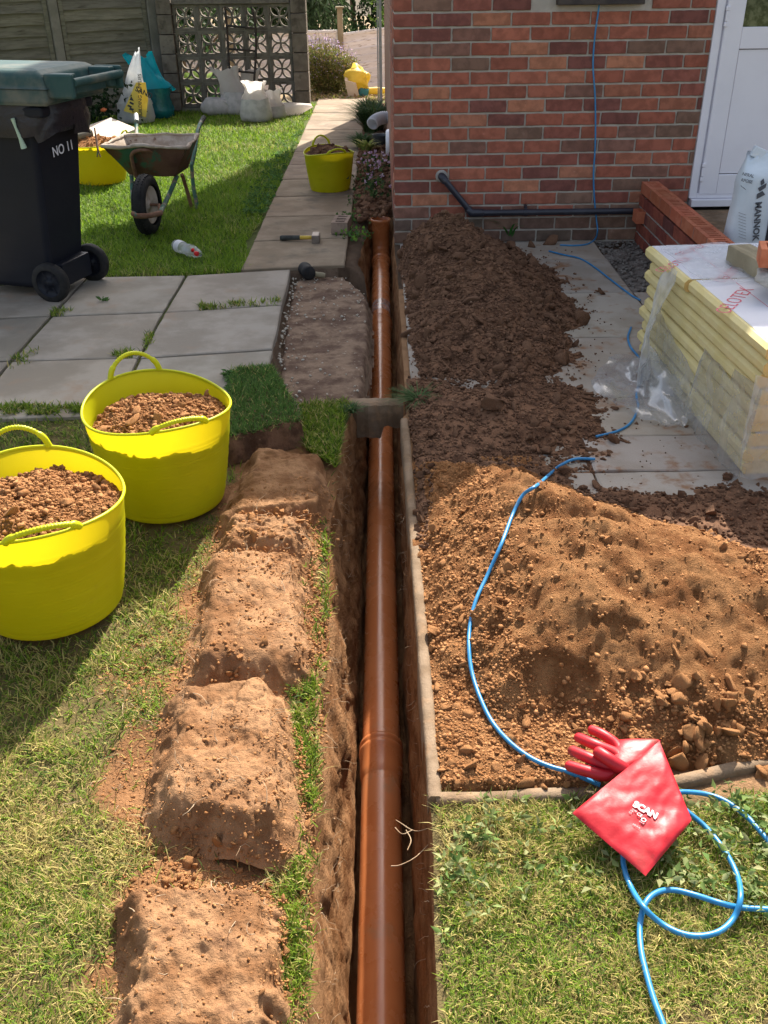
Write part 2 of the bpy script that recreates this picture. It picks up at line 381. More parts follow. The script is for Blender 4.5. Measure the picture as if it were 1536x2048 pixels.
M['gravel'] = mat('grey_hardcore', (.12, .105, .09), (.22, .20, .175), rough=.92, nscale=18, bump=.006, bscale=60, c3=(.14, .12, .1), n3=30)
M['stonechip'] = mat('pale_stone_chips', (.42, .37, .29), (.58, .53, .44), rough=.9, nscale=18, bump=.001, bscale=200)
M['pot'] = mat('grey_plant_pot', (.07, .08, .09), rough=.6)
M['clearplastic'] = film('clear_bottle', tint=(.85, .88, .9), haze=.28, rough=.06)
M['redcap'] = mat('red_cap', (.62, .02, .02), rough=.35)
M['sill'] = mat('dark_sill_tile', (.045, .038, .035), (.08, .065, .055), rough=.7, nscale=12)
M['render'] = mat('upper_wall_render', (.30, .16, .11), (.36, .2, .14), rough=.9, nscale=6)
M['roof'] = mat('roof_felt', (.10, .095, .09), rough=.9)
M['straw'] = mat('dry_leaf_litter', (.42, .31, .2), (.55, .42, .28), rough=.9, nscale=30, trans=.2)
M['petal'] = mat('petal', (1, 1, 1), rough=.6, col=True, trans=.4)
M['white_thing'] = mat('pale_green_strap', (.42, .55, .42), rough=.5)
M['darkbag'] = mat('dark_liner_bag', (.010, .009, .015), (.016, .015, .022), rough=.35, spec=.5, bump=.006, bscale=22)

# =================================================================== TERRAIN
def _tab(pts, z=0.0):
    w = sorted([(at(x, y, z).y, at(x, y, z).x) for x, y in pts]); return np.array(w)
TL = _tab([(606, 2048), (624, 1700), (640, 1500), (650, 1250), (656, 1100), (672, 950), (694, 835), (716, 800), (734, 750), (741, 673), (738, 575), (716, 520), (735, 450)])
TRr = _tab([(874, 2048), (866, 1700), (856, 1560), (838, 1330), (821, 1100), (808, 900), (803, 835), (824, 810), (818, 730), (808, 640), (796, 560), (788, 480)])
def xl(Y): return np.interp(Y, TL[:, 0], TL[:, 1]) + fbm(np.asarray(Y) * 7, np.asarray(Y) * 0, 3, 5) * .012
def xr(Y): return np.minimum(np.interp(Y, TRr[:, 0], TRr[:, 1]), .093) + fbm(np.asarray(Y) * 6, np.asarray(Y) * 0, 3, 9) * .004
def pipe_z(Y): return -.487 + .054 * (np.asarray(Y) - 1.21)
def pipe_x(Y): return -.020 + .0042 * (np.asarray(Y) - 1.21)

BARE_PX = [(585, 541), (692, 535), (742, 575), (744, 673), (732, 760), (700, 808), (604, 822), (548, 760), (549, 742), (568, 610)]
BARE = wpoly(BARE_PX)
YEND = 6.62
rows = np.concatenate([np.arange(-1.2, .5, .05), np.arange(.5, 3.6, .009), np.arange(3.6, YEND, .02), [YEND]])
def zg_left(X, Y):
    z = -.012 + fbm(X * 3, Y * 3, 3, 21) * .012 + fbm(X * 22, Y * 22, 3, 22) * .005
    d = polydist(X, Y, BARE); z = z - .07 * sstep(-.03, .0, d)
    ex = np.asarray(xl(Y)) - X            # eroded lip
    return z - .012 * np.exp(-np.maximum(ex, 0) / .012)
def zg_right(X, Y):
    return -.012 + fbm(X * 3, Y * 3, 3, 31) * .008 + fbm(X * 22, Y * 22, 3, 32) * .004

SOIL_PX = [(470, 885), (668, 890), (668, 1100), (652, 1350), (642, 1500), (625, 1700), (615, 2200), (190, 2200), (205, 1760), (275, 1650), (205, 1570), (285, 1480), (325, 1400), (215, 1345), (345, 1300), (370, 1170), (395, 1080), (440, 1000)]
GSTRIPS = [[(572, 1345), (630, 1338), (640, 1470), (640, 1590), (612, 1610), (596, 1480)], [(548, 1735), (606, 1715), (618, 1850), (596, 2100), (530, 2100), (556, 1900)],
           [(640, 1085), (656, 1085), (660, 1240), (648, 1240)]]
REM_PX = [(602, 812), (700, 806), (676, 935), (612, 905)]
def soil_mask(px, py, X, Y):
    d = polydist(px, py, SOIL_PX) + fbm(X * 7, Y * 7, 4, 44) * 95
    m = sstep(-38, 26, d)
    for g in GSTRIPS:
        m = m * (1 - sstep(-8, 4, polydist(px, py, g) + fbm(X * 30, Y * 30, 2, 45) * 10))
    return m
def ground_color(X, Y, side):
    P = projn(np.stack([X.ravel(), Y.ravel(), np.zeros(X.size)], 1)); px = P[:, 0].reshape(X.shape); py = P[:, 1].reshape(X.shape)
    n = fbm(X * 5, Y * 5, 4, 50)[..., None]; n2 = fbm(X * 1.4, Y * 1.4, 3, 51)[..., None]
    thatch = np.array([.17, .13, .058]) * (1 + n * .35)
    green = np.array([.085, .105, .032]) * (1 + n * .3)
    far = sstep(2.2, 5, Y)[..., None]
    c = thatch * (1 - far) + green * far
    if side == 'L':
        s = soil_mask(px, py, X, Y)[..., None]; s = np.where((Y < 3.7)[..., None], s, 0)
        c = c * (1 - s) + np.array([.27, .135, .062]) * (1 + n * .6) * s
    else:
        s = sstep(1.36, 1.46, Y)[..., None]; c = c * (1 - s) + np.array([.33, .19, .10]) * s
    if side == 'L':
        q_ = sstep(-.10, -.03, polydist(X, Y, BARE))[..., None]; c = c * (1 - q_) + np.array([.16, .11, .075]) * q_
    patch = sstep(.18, .5, n2 + n * .3); bed = ((X > -.25) & (Y > 5.0) & (Y < 12.6))[..., None]; c = np.where(bed, np.array([.10, .065, .042]) * (1 + n * .3), c)
    c = c * (1 - .6 * patch * (1 - far)) + np.array([.28, .17, .085]) * .6 * patch * (1 - far)
    return c
def sheet(name, X, Y, Z, m, col=None, parent=None, keep=None, smooth=True):
    nr, nc = X.shape; V = np.stack([X.ravel(), Y.ravel(), Z.ravel()], 1)
    i = np.arange((nr - 1) * (nc - 1)); r = i // (nc - 1); c = i % (nc - 1)
    F = np.stack([r * nc + c, r * nc + c + 1, (r + 1) * nc + c + 1, (r + 1) * nc + c], 1)
    if keep is not None:
        k = keep.ravel(); F = F[k[F].any(1)]
        used = np.unique(F); mp = np.full(len(V), -1); mp[used] = np.arange(len(used)); V = V[used]; F = mp[F]
        if col is not None: col = col.reshape(-1, 3)[used]
    me = fastmesh(name, V, F, m, smooth, None if col is None else col.reshape(-1, 3))
    return link(name, me, parent)
tl = np.concatenate([np.arange(0, 1.35, .010), np.arange(1.35, 3.0, .05), np.arange(3.0, 8.1, .25)])
YY = np.repeat(rows[:, None], len(tl), 1)
XX = np.asarray(xl(rows))[:, None] - tl[None, :]
# flip so that faces point up
XXf = XX[:, ::-1].copy(); ZZ = zg_left(XXf, YY)
sheet('lawn_ground', XXf, YY, ZZ, M['ground'], ground_color(XXf, YY, 'L'))['kind'] = 'structure'
tr_ = np.concatenate([np.arange(0, 1.35, .012), np.arange(1.35, 3.0, .06), np.arange(3.0, 8.1, .25)])
YR = np.repeat(rows[:, None], len(tr_), 1); XR = np.asarray(xr(rows))[:, None] + tr_[None, :]
sheet('lawn_ground', XR, YR, zg_right(XR, YR), M['ground'], ground_color(XR, YR, 'R'))['kind'] = 'structure'
def trench():
    n = 26; s = np.linspace(0, 1, n)
    XL = np.asarray(xl(rows)); XRr = np.asarray(xr(rows)); zf = pipe_z(rows) - .068; 
    endf = 1 - sstep(6.35, 6.6, rows); zf = zf * endf - .02
    zl0 = zg_left(XL, rows); zr0 = zg_right(XRr, rows)
    cols = []
    Yc = rows
    bl = pipe_x(rows) - .068 + fbm(rows * 4, rows * 0 + 3, 3, 61) * .012; br = pipe_x(rows) + .075 + fbm(rows * 4, rows * 0 + 7, 3, 62) * .01
    for k in range(n):      # left wall, top to bottom
        t = s[k]; z = zl0 * (1 - t) + zf * t
        x = XL * (1 - t ** .85) + bl * t ** .85
        a = sin(pi * min(1, t * 1.02)) ** .5
        x = x + a * (fbm(Yc * 6 + z * 4, z * 8 - Yc * 3, 4, 63) * .034 + fbm(Yc * 31 + z * 17, z * 29 - Yc * 11, 4, 64, .65) * .011)
        cols.append((x, z))
    for k in range(1, 8):
        t = k / 8; cols.append((bl * (1 - t) + br * t, zf + fbm(Yc * 20, Yc * 0 + k, 3, 65) * .012))
    for k in range(n):
        t = 1 - s[k]; z = zr0 * (1 - t) + zf * t
        x = XRr * (1 - t) + br * t; a = sin(pi * min(1, t * 1.02)) ** .5
        x = x + a * (fbm(Yc * 7, z * 9, 4, 66) * .016 + fbm(Yc * 45, z * 28, 3, 67) * .006)
        cols.append((x, z))
    X = np.stack([c[0] for c in cols], 1); Z = np.stack([c[1] for c in cols], 1); Y = np.repeat(rows[:, None], X.shape[1], 1)
    o = sheet('trench', X, Y, Z, M['trench']); o['kind'] = 'structure'
    return o
TRENCH = trench()
# ground beyond the trench, falling away past the end of the path
def zfar(X, Y):
    return -.012 - 1.15 * sstep(13.4, 17.5, Y) + fbm(X * 2, Y * 2, 3, 71) * .012
gy = np.concatenate([np.arange(YEND, 13.4, .12), np.arange(13.4, 18, .15), np.arange(18, 60, 2.5)]); gx = np.concatenate([np.arange(-30, -6, 1.5), np.arange(-6, 3, .08), np.arange(3, 31, 1.5)])
GX, GY = np.meshgrid(gx, gy)
cf = np.array([.10, .125, .036])[None, None] * (1 + fbm(GX * 2, GY * 2, 4, 72)[..., None] * .35)
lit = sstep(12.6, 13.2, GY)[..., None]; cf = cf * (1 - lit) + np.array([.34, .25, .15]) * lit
sheet('garden_ground', GX, GY, zfar(GX, GY), M['ground'], cf)['kind'] = 'structure'
for (a, b, c, d) in ((-30, -8.02, -1.2, YEND), (8.02, 30, -1.2, YEND), (-30, 30, -20, -1.2)):
    fx, fy = np.meshgrid(np.linspace(a, b, 6), np.linspace(c, d, 6))
    sheet('garden_ground', fx, fy, fx * 0 - .014, M['ground'], np.zeros(fx.shape + (3,)) + np.array([.12, .13, .045]))['kind'] = 'structure'

# ------------------------------------------------------------------ clods and crumbs
def ico(sub, seed, amp=.22, sq=(1, 1, .75)):
    bm = bmesh.new(); bmesh.ops.create_icosphere(bm, subdivisions=sub, radius=1.0); rg = np.random.default_rng(seed)
    V = np.array([v.co[:] for v in bm.verts]); F = np.array([[v.index for v in f.verts] for f in bm.faces]); bm.free()
    dirs = rg.normal(size=(12, 3)); dirs /= np.linalg.norm(dirs, axis=1)[:, None]; k = rg.uniform(.32, .66, 12)
    for d, q in zip(dirs, k):           # chop facets off
        t = V @ d; V = np.where((t > q)[:, None], V - np.outer(t - q, d), V)
    V = V / np.linalg.norm(V, axis=1).mean() * .88
    V = V * (1 + rg.uniform(-amp, amp, len(V)))[:, None] * np.array(sq) * rg.uniform(.8, 1.2, 3)
    return V, F
CL_S = [ico(1, 100 + i, .16) for i in range(6)]
CL_T = []
for i in range(6):
    rg_ = np.random.default_rng(200 + i); bm_ = bmesh.new(); bmesh.ops.create_icosphere(bm_, subdivisions=1, radius=1.0)
    bm_.free(); 
    t_ = (1 + 5 ** .5) / 2; v_ = np.array([(-1, t_, 0), (1, t_, 0), (-1, -t_, 0), (1, -t_, 0), (0, -1, t_), (0, 1, t_), (0, -1, -t_), (0, 1, -t_), (t_, 0, -1), (t_, 0, 1), (-t_, 0, -1), (-t_, 0, 1)]) / 1.9
    f_ = np.array([(0, 11, 5), (0, 5, 1), (0, 1, 7), (0, 7, 10), (0, 10, 11), (1, 5, 9), (5, 11, 4), (11, 10, 2), (10, 7, 6), (7, 1, 8), (3, 9, 4), (3, 4, 2), (3, 2, 6), (3, 6, 8), (3, 8, 9), (4, 9, 5), (2, 4, 11), (6, 2, 10), (8, 6, 7), (9, 8, 1)])
    CL_T.append((v_ * (1 + rg_.uniform(-.42, .38, 12))[:, None], f_))
CL_B = [ico(2, 300 + i, .07) for i in range(7)]
def rand_rot(n, rg):
    q = rg.normal(size=(n, 4)); q /= np.linalg.norm(q, axis=1)[:, None]; w, x, y, z = q.T
    return np.stack([1 - 2 * (y * y + z * z), 2 * (x * y - w * z), 2 * (x * z + w * y), 2 * (x * y + w * z), 1 - 2 * (x * x + z * z), 2 * (y * z - w * x),
                     2 * (x * z - w * y), 2 * (y * z + w * x), 1 - 2 * (x * x + y * y)], 1).reshape(n, 3, 3)
def merged(name, bases, P, S, m, parent=None, kind='stuff', seed=1, smooth=False, flat=.8, col=None, label=None, cat=None):
    rg = np.random.default_rng(seed); n = len(P); idx = rg.integers(0, len(bases), n); Vs = []; Fs = []; Cs = []; off = 0
    R = rand_rot(n, rg)
    for b, (V, F) in enumerate(bases):
        k = np.where(idx == b)[0]
        if not len(k): continue
        v = np.einsum('nij,vj->nvi', R[k], V) * S[k][:, None, None]; v[:, :, 2] *= flat; v += P[k][:, None, :]
        f = F[None] + (np.arange(len(k)) * len(V))[:, None, None] + off
        off += len(k) * len(V); Vs.append(v.reshape(-1, 3)); Fs.append(f.reshape(-1, F.shape[1]))
        if col is not None: Cs.append(np.repeat(col[k], len(V), 0))
    o = link(name, fastmesh(name, np.concatenate(Vs), np.concatenate(Fs), m, smooth, np.concatenate(Cs) if Cs else None), parent)
    o['kind'] = kind
    return tag(o, label, cat)
_bigme = {}
def big_clods(P, S, mkey, parent, seed=1, name='clod', flat=.8):
    rg = np.random.default_rng(seed)
    if (mkey, name) not in _bigme:
        _bigme[(mkey, name)] = [fastmesh(name, V, F, M[mkey], False) for V, F in (CL_S[:3] + CL_B)]
    L = _bigme[(mkey, name)]
    for p, s in zip(P, S):
        me = L[rg.integers(3, len(L))] if s > .011 else L[rg.integers(0, len(L))]
        o = link(name, me, parent, tuple(p), (rg.uniform(0, 6.28), rg.uniform(-.5, .5), rg.uniform(0, 6.28)), (s * rg.uniform(.85, 1.25), s * rg.uniform(.8, 1.1), s * rg.uniform(.7, 1.0)))
def clods(parent, n, xr_, yr_, hf, inside, rmin, rmax, mkey, seed, nbig=200, power=2.6, sink=.25, small_name='crumbs', big_name='clod'):
    rg = np.random.default_rng(seed); X = rg.uniform(*xr_, n * 3); Y = rg.uniform(*yr_, n * 3)
    w = inside(X, Y); k = rg.uniform(0, 1, len(X)) < w; X, Y = X[k][:n], Y[k][:n]
    u = rg.uniform(0, 1, len(X)); S = rmin * (1 - u * (1 - (rmin / rmax) ** power)) ** (-1 / power)
    Z = hf(X, Y) + S * sink; P = np.stack([X, Y, Z], 1)
    vis = projn(P); dist = np.hypot(P[:, 1], P[:, 0]); show = np.where((vis[:, 0] > -20) & (vis[:, 0] < 1556) & (vis[:, 1] < 2070), S / (dist + .5), 0)
    order = np.argsort(-show); big = order[:nbig]; small = order[nbig:]
    big_clods(P[big], S[big], mkey, parent, seed, big_name)
    mid = small[S[small] > .0085]; tiny = small[S[small] <= .0085]
    if len(mid): merged(small_name, CL_S, P[mid], S[mid], M[mkey], parent, seed=seed)
    if len(tiny): merged(small_name, CL_T, P[tiny], S[tiny], M[mkey], parent, seed=seed + 1)

# =================================================================== SPOIL HEAPS
def cone(X, Y, cx, cy, rx, ry, h, p=1.0, top=.15):
    d = np.sqrt(((X - cx) / rx) ** 2 + ((Y - cy) / ry) ** 2)
    return h * np.clip(1 - np.sqrt(d * d + top * top) + top * .5, -.3, 1) ** 1 if p == 1 else h * np.clip(1 - d, 0, 1) ** p
def h_back(X, Y):
    w = fbm(X * 3, Y * 3, 3, 81) * .10
    a = cone(X, Y, .42 + w, 5.42, .50, .62, .405, top=.18)
    b = cone(X, Y, .55 - w, 4.78 + w, .50, .62, .36, top=.15)
    c = cone(X, Y, .50, 4.12, .50, .62, .24)
    d = cone(X, Y, .30, 4.5, .28, 1.2, .14)
    z = np.log(np.exp(a * 14) + np.exp(b * 14) + np.exp(c * 14) + np.exp(d * 14)) / 14 - .10
    z = z * sstep(.07, .17, X - .0) + (sstep(.07, .17, X) - 1) * .06
    return z + fbm(X * 5, Y * 5, 3, 82) * .045 - np.abs(fbm(X * 9, Y * 9, 3, 85)) * .03 + .008 + fbm(X * 17, Y * 17, 3, 83) * .022 + fbm(X * 55, Y * 55, 2, 84) * .007
HEAPO = [(.09, 1.90), (.09, 2.90), (.48, 2.84), (.80, 2.52), (1.08, 2.30), (1.6, 1.98), (2.0, 1.8), (2.0, 1.52), (1.3, 1.50), (.80, 1.50), (.52, 1.49), (.36, 1.52), (.20, 1.62)]
def h_front(X, Y):
    w = fbm(X * 2.5, Y * 2.5, 3, 91) * .08
    d = polydist(X + w * .5, Y + w * .5, HEAPO)
    pl = (.185 + .115 * np.clip((Y - 1.72) / .62, -.6, 1.0)) * (1 - .42 * np.clip(X - .42, -.2, 1.0)) - .10 * sstep(2.32, 2.6, Y)
    fl = d * .62 + .012; k_ = .035
    z = -k_ * np.log(np.exp(-np.clip(pl, -.2, 1) / k_) + np.exp(-np.clip(fl, -.3, 1) / k_)) + .004
    z = z - .085 * np.exp(-(((X - .58) / .17) ** 2 + ((Y - 2.22) / .065) ** 2))        # scooped hollow
    z = z - .05 * np.exp(-(((X - .40) / .13) ** 2 + ((Y - 1.62) / .10) ** 2))        # undercut front
    z = z + .03 * np.exp(-(((X - .47) / .10) ** 2 + ((Y - 1.86) / .08) ** 2))
    lip = sstep(.085, .16, X); z = z * lip + (1 - lip) * -.004
    fr = sstep(1.40, 1.52, Y + fbm(X * 8, Y * 0, 2, 92) * .05); z = z * fr + (fr - 1) * .05
    z = np.maximum(z, .016 * sstep(.10, .13, X) * sstep(1.40, 1.44, Y) * sstep(.62, .5, X) - .05 * (1 - sstep(1.40, 1.44, Y)) - .4 * sstep(.54, .64, X))
    n = fbm(X * 5, Y * 5, 3, 93) * .034 - np.abs(fbm(X * 9, Y * 9, 3, 96)) * .030 + .006 + fbm(X * 26, Y * 26, 3, 94) * .013 + fbm(X * 80, Y * 80, 2, 95) * .007
    return z + n * (.35 + .65 * sstep(.0, .1, z))
def h_spread(X, Y):
    z = .045 * sstep(.085, .13, X) * (1 - sstep(3.5, 3.9, Y + X * .1)) * (1 - sstep(.42, .98, X + (Y - 2.6) * -.12 + .0)) * sstep(2.2, 2.6, Y)
    z = z + .05 * cone(X, Y, .42, 3.28, .35, .3, 1.0, p=1.3)
    z = z + .035 * (1 - sstep(.0, .42, Y - 2.55 - 0 * X)) * sstep(.6, .9, X)
    return z - .022 + fbm(X * 5, Y * 5, 4, 97) * .03 + fbm(X * 30, Y * 30, 3, 98) * .008
def heap_sheet(name, hf, x0, x1, y0, y1, st, m, label, cat, grp=None):
    gx, gy = np.meshgrid(np.arange(x0, x1, st), np.arange(y0, y1, st)); Z = hf(gx, gy)
    o = sheet(name, gx, gy, Z, m, keep=Z > -.012)
    return tag(o, label, cat, grp)
HB = heap_sheet('spoil_heap', h_back, .075, 1.25, 3.35, 5.90, .0105, M['soil_dark'], 'dark damp heap of clods piled against the foot of the brick wall', 'soil heap', 'heaps of dug soil')
HF = heap_sheet('spoil_heap', h_front, .085, 2.1, 1.38, 2.95, .0085, M['soil_orange'], 'big sunlit orange soil heap with a blue cable and red glove on its front slope', 'soil heap', 'heaps of dug soil')
HS = heap_sheet('scattered_soil', h_spread, .09, 1.9, 2.3, 3.75, .012, M['soil_dark'], None, None)
tag(HS, 'thin spread of loose brown soil over the slabs between both heaps', 'loose soil', kind='stuff')
def hall(X, Y): return np.maximum(np.maximum(h_front(X, Y), h_spread(X, Y)), np.where(Y > 3.3, h_back(X, Y), -1))
inb = lambda X, Y: (h_back(X, Y) > -.004) * sstep(-.01, .06, h_back(X, Y) + .04) * (X > .10) * (Y < 5.86)
clods(HB, 11000, (.08, 1.2), (3.4, 5.88), h_back, inb, .0045, .046, 'clod_dark', 1, nbig=250)
inf = lambda X, Y: (h_front(X, Y) > -.002) * (X > .105) * (.10 + .9 * sstep(.0, .75, np.maximum(np.maximum(sstep(.42, .2, X), sstep(1.75, 1.55, Y) * .8), sstep(.82, 1.15, X) * .9) + fbm(X * 4, Y * 4, 3, 99) * .4)) * np.clip(1.3 / np.maximum(Y, 1.3), .3, 1)
clods(HF, 27000, (.09, 1.9), (1.40, 2.9), h_front, inf, .0022, .024, 'clod_orange', 2, nbig=240, power=2.75, sink=.05)
ins = lambda X, Y: (h_spread(X, Y) > -.012) * (h_front(X, Y) < h_spread(X, Y) + .03) * 1.0
clods(HS, 5500, (.1, 1.7), (2.35, 3.75), lambda X, Y: np.maximum(h_spread(X, Y), h_front(X, Y)), ins, .004, .026, 'clod_dark', 3, nbig=160)
inq = lambda X, Y: (hall(X, Y) < .0) * (.10 + .9 * np.clip(fbm(X * 5, Y * 5, 3, 150), 0, 1)) * np.exp(-np.maximum(0, X - 1.1) / .5) * (X < 1.9)
clods(HS, 900, (.5, 1.8), (2.2, 3.3), lambda X, Y: X * 0 + .006, inq, .002, .014, 'clod_dark', 4, nbig=20)
clods(HB, 900, (.12, 1.25), (3.4, 5.8), lambda X, Y: X * 0 + .006, lambda X, Y: (h_back(X, Y) < .0) * np.exp(-np.maximum(0, -h_back(X, Y) - .01) / .02), .003, .018, 'clod_dark', 5, nbig=20)
# stones along the right-hand foot of the front heap
rg_ = np.random.default_rng(77); n_ = 62; X_ = rg_.uniform(.62, 1.05, n_); Y_ = rg_.uniform(1.46, 1.66, n_)
big_clods(np.stack([X_, Y_, h_front(X_, Y_) + .006], 1), rg_.uniform(.010, .026, n_), 'clod_orange', HF, 5, 'stone')
# a few single lumps seen on the heaps and slabs (pixel, height, radius)
for (px_, py_, r_) in ((1128, 945, .030), (1092, 952, .022), (1418, 1030, .026), (1205, 590, .03), (1100, 490, .055), (1062, 495, .03), (1225, 885, .03), (985, 815, .05), (1060, 880, .035), (1335, 1035, .02), (1355, 1530, .03), (865, 1268, .028), (1250, 1440, .02)):
    p = at(px_, py_, 0)
    for _ in range(6): p = at(px_, py_, max(.0, float(hall(np.array([p.x]), np.array([p.y]))[0])))
    mk = 'clod_orange' if p.y < 2.5 else 'clod_dark'
    big_clods([(p.x, p.y, p.z + r_ * .4)], [r_], mk, HF if p.y < 2.6 else (HS if p.y < 3.7 else HB), int(px_), 'clod')

# =================================================================== PAVING
VAR = [fastmesh('tmp', np.zeros((3, 3)), np.array([[0, 1, 2]]))]
def slab_from(pts, z, th, m, parent, name='slab', inset=.006, seed=0, tint=None, worn=.004):
    """slab with worn edges over a quad of world points; top slightly uneven"""
    rg = random.Random(seed); P = [Vector((p[0], p[1], 0)) for p in pts]; c = sum(P, Vector()) / 4; nu = 9
    P = [p + (c - p).normalized() * inset * 1.4 for p in P]
    dz = [rg.uniform(-.003, .003) for _ in range(4)]
    V = []; F = []
    def pt(u, v):
        q = (P[0] * (1 - u) + P[1] * u) * (1 - v) + (P[3] * (1 - u) + P[2] * u) * v
        return q.x, q.y, (dz[0] * (1 - u) + dz[1] * u) * (1 - v) + (dz[3] * (1 - u) + dz[2] * u) * v
    ts = [0, .012, .12, .3, .5, .7, .88, .988, 1.0]
    for j, v in enumerate(ts):
        for i, u in enumerate(ts):
            x, y, d = pt(u, v); e = i in (0, 8) or j in (0, 8)
            ox = rg.uniform(-1, 1) * worn * .6 if e else 0; oy = rg.uniform(-1, 1) * worn * .6 if e else 0
            V.append((x + ox, y + oy, z + d - (worn if e else 0)))
    n = 9
    for j in range(8):
        for i in range(8): F.append((j * n + i, j * n + i + 1, (j + 1) * n + i + 1, (j + 1) * n + i))
    ring = [i for i in range(9)] + [j * n + 8 for j in range(1, 9)] + [8 * n + i for i in range(7, -1, -1)] + [j * n for j in range(7, 0, -1)]
    b = len(V)
    for i in ring: V.append((V[i][0], V[i][1], z - th))
    k = len(ring)
    for q in range(k): F.append((ring[(q + 1) % k], ring[q], b + q, b + (q + 1) % k))
    o = link(name, pymesh(name, V, F, m), parent)
    t = tint or rg.uniform(.88, 1.1); o.color = (t * rg.uniform(.98, 1.03), t, t * rg.uniform(.96, 1.03), 1)
    return o
patio = empty('patio', (0, 0, 0), kind='structure')
R0 = [(-330, 590), (-60, 575), (175, 554), (372, 550), (584, 538)]
R1 = [(-420, 672), (-130, 645), (102, 632), (328, 625), (566, 609)]
R2 = [(-520, 765), (-250, 738), (22, 722), (278, 716), (548, 700)]
R3 = [(-720, 880), (-400, 862), (-80, 842), (228, 832), (526, 812)]
LAT = [[at(x, y, .004) for x, y in r] for r in (R0, R1, R2, R3)]
sd = 0
for r in range(3):
    for c_ in range(4):
        sd += 1
        tn = [[1, .92, .98, 1.0], [.9, .86, 1.02, 1.04], [.95, .9, 1.03, 1.05]][r][c_]
        q = [LAT[r + 1][c_], LAT[r + 1][c_ + 1], LAT[r][c_ + 1], LAT[r][c_]]
        slab_from(q, .006, .05, M['slab'], patio, seed=sd, inset=.009, tint=tn)
path = empty('garden_path', (0, 0, 0), kind='structure')
pl0, pl1 = at(479, 542, .0), at(636, 198, 0); pr0, pr1 = at(692, 533, 0), at(735, 198, 0)
NP = 12
for k in range(NP):
    a, b = k / NP, (k + 1) / NP
    slab_from([pl0.lerp(pl1, a), pr0.lerp(pr1, a), pr0.lerp(pr1, b), pl0.lerp(pl1, b)], .008, .055, M['path'], path, seed=50 + k, inset=.010)
patio2 = empty('side_patio', (0, 0, 0), kind='structure')
ys = [at(1000, y, 0).y for y in (947, 877, 798, 678, 588, 521)]
ry = [1.62, 2.24] + ys + [5.87]
cx = [.115, .72, 1.325, 1.93, 2.53, 3.14]
for j in range(len(ry) - 1):
    for i in range(len(cx) - 1):
        if ry[j] > 4.8 and i > 1: continue
        slab_from([(cx[i], ry[j]), (cx[i + 1], ry[j]), (cx[i + 1], ry[j + 1]), (cx[i], ry[j + 1])], .004, .05, M['patio_r'], patio2, seed=100 + j * 9 + i, inset=.005)
# hardcore strip in the corner by the low wall
gxx, gyy = np.meshgrid(np.arange(1.30, 2.0, .02), np.arange(4.84, 5.9, .02))
tag(sheet('hardcore_strip', gxx, gyy, -.01 + fbm(gxx * 9, gyy * 9, 4, 111) * .02, M['gravel']), kind='structure')
rg_ = np.random.default_rng(5); n_ = 900; P_ = np.stack([rg_.uniform(1.33, 1.95, n_), rg_.uniform(4.86, 5.86, n_), np.zeros(n_)], 1)
tag(merged('hardcore', CL_T, P_, rg_.uniform(.004, .013, n_), M['gravel'], None, seed=9), 'loose grey hardcore in the corner below the low wall', 'hardcore')
# bedding soil where the slabs were lifted
gxx, gyy = np.meshgrid(np.arange(-.66, -.02, .009), np.arange(3.35, 5.5, .009))
dB = polydist(gxx, gyy, BARE) + fbm(gxx * 12, gyy * 12, 3, 120) * .02
zB = -.048 + fbm(gxx * 5, gyy * 5, 4, 121) * .016 + fbm(gxx * 14, gyy * 40, 3, 122) * .007 + fbm(gxx * 70, gyy * 70, 2, 123) * .003 - .06 * (1 - sstep(-.005, .03, dB))
edge_ = xl(gyy) - gxx; zB = zB - .03 * sstep(.03, -.01, edge_)
bare = sheet('bare_soil', gxx, gyy, zB, M['bare'], keep=(dB > -.004) & (edge_ > -.012)); bare['kind'] = 'structure'
rg_ = np.random.default_rng(6); n_ = 1500
X_ = rg_.uniform(-.64, -.06, n_ * 4); Y_ = rg_.uniform(3.5, 5.45, n_ * 4); e_ = polydist(X_, Y_, BARE); px_ = at(575, 640, 0).x
k_ = (e_ > .0) & (X_ < xl(Y_) - .005) & (rg_.uniform(0, 1, len(X_)) < .02 + .6 * np.exp(-np.maximum(e_, 0) / .022) * (X_ < -.35) + .05 * (Y_ > 4.6)); X_, Y_ = X_[k_][:n_], Y_[k_][:n_]
zz_ = -.046 + fbm(X_ * 5, Y_ * 5, 4, 121) * .016
tag(merged('stone_chips', CL_T, np.stack([X_, Y_, zz_ + .002], 1), rg_.uniform(.002, .008, len(X_)), M['stonechip'], None, seed=10), 'small pale stone chips along the edge of the lifted slabs', 'stone chips')
# concrete edging strips
def edging(name, pts, w, ztop, depth, label, seed, parent=None):
    mb = MB(); prof = [(-w / 2, -depth), (-w / 2, -.008), (-w / 2 + w * .2, 0), (w / 2 - w * .2, 0), (w / 2, -.008), (w / 2, -depth)]
    P = curve_pts([(p[0], p[1], 0) for p in pts], 24); V = []; F = []; k = len(prof); rg = random.Random(seed)
    for i, p in enumerate(P):
        t = (P[min(i + 1, len(P) - 1)] - P[max(0, i - 1)]).normalized(); nrm = Vector((t.y, -t.x, 0))
        j = float(fbm(np.array([i * .09]), np.array([seed * 3.1]), 3, seed)[0]) * .002; jz = float(fbm(np.array([i * .07]), np.array([seed * 1.1]), 3, seed + 1)[0]) * .005
        for (a, z) in prof: V.append(p + nrm * (a + j) + Vector((0, 0, ztop + z + jz)))
    for i in range(len(P) - 1):
        for q in range(k - 1): F.append((i * k + q, (i + 1) * k + q, (i + 1) * k + q + 1, i * k + q + 1))
    mb.add(V, F, True); mb.add(V[:k], [tuple(range(k))]); mb.add(V[-k:], [tuple(range(k))[::-1]])
    o = mb.build(name, M['concrete'], parent); return tag(o, label, 'edging')
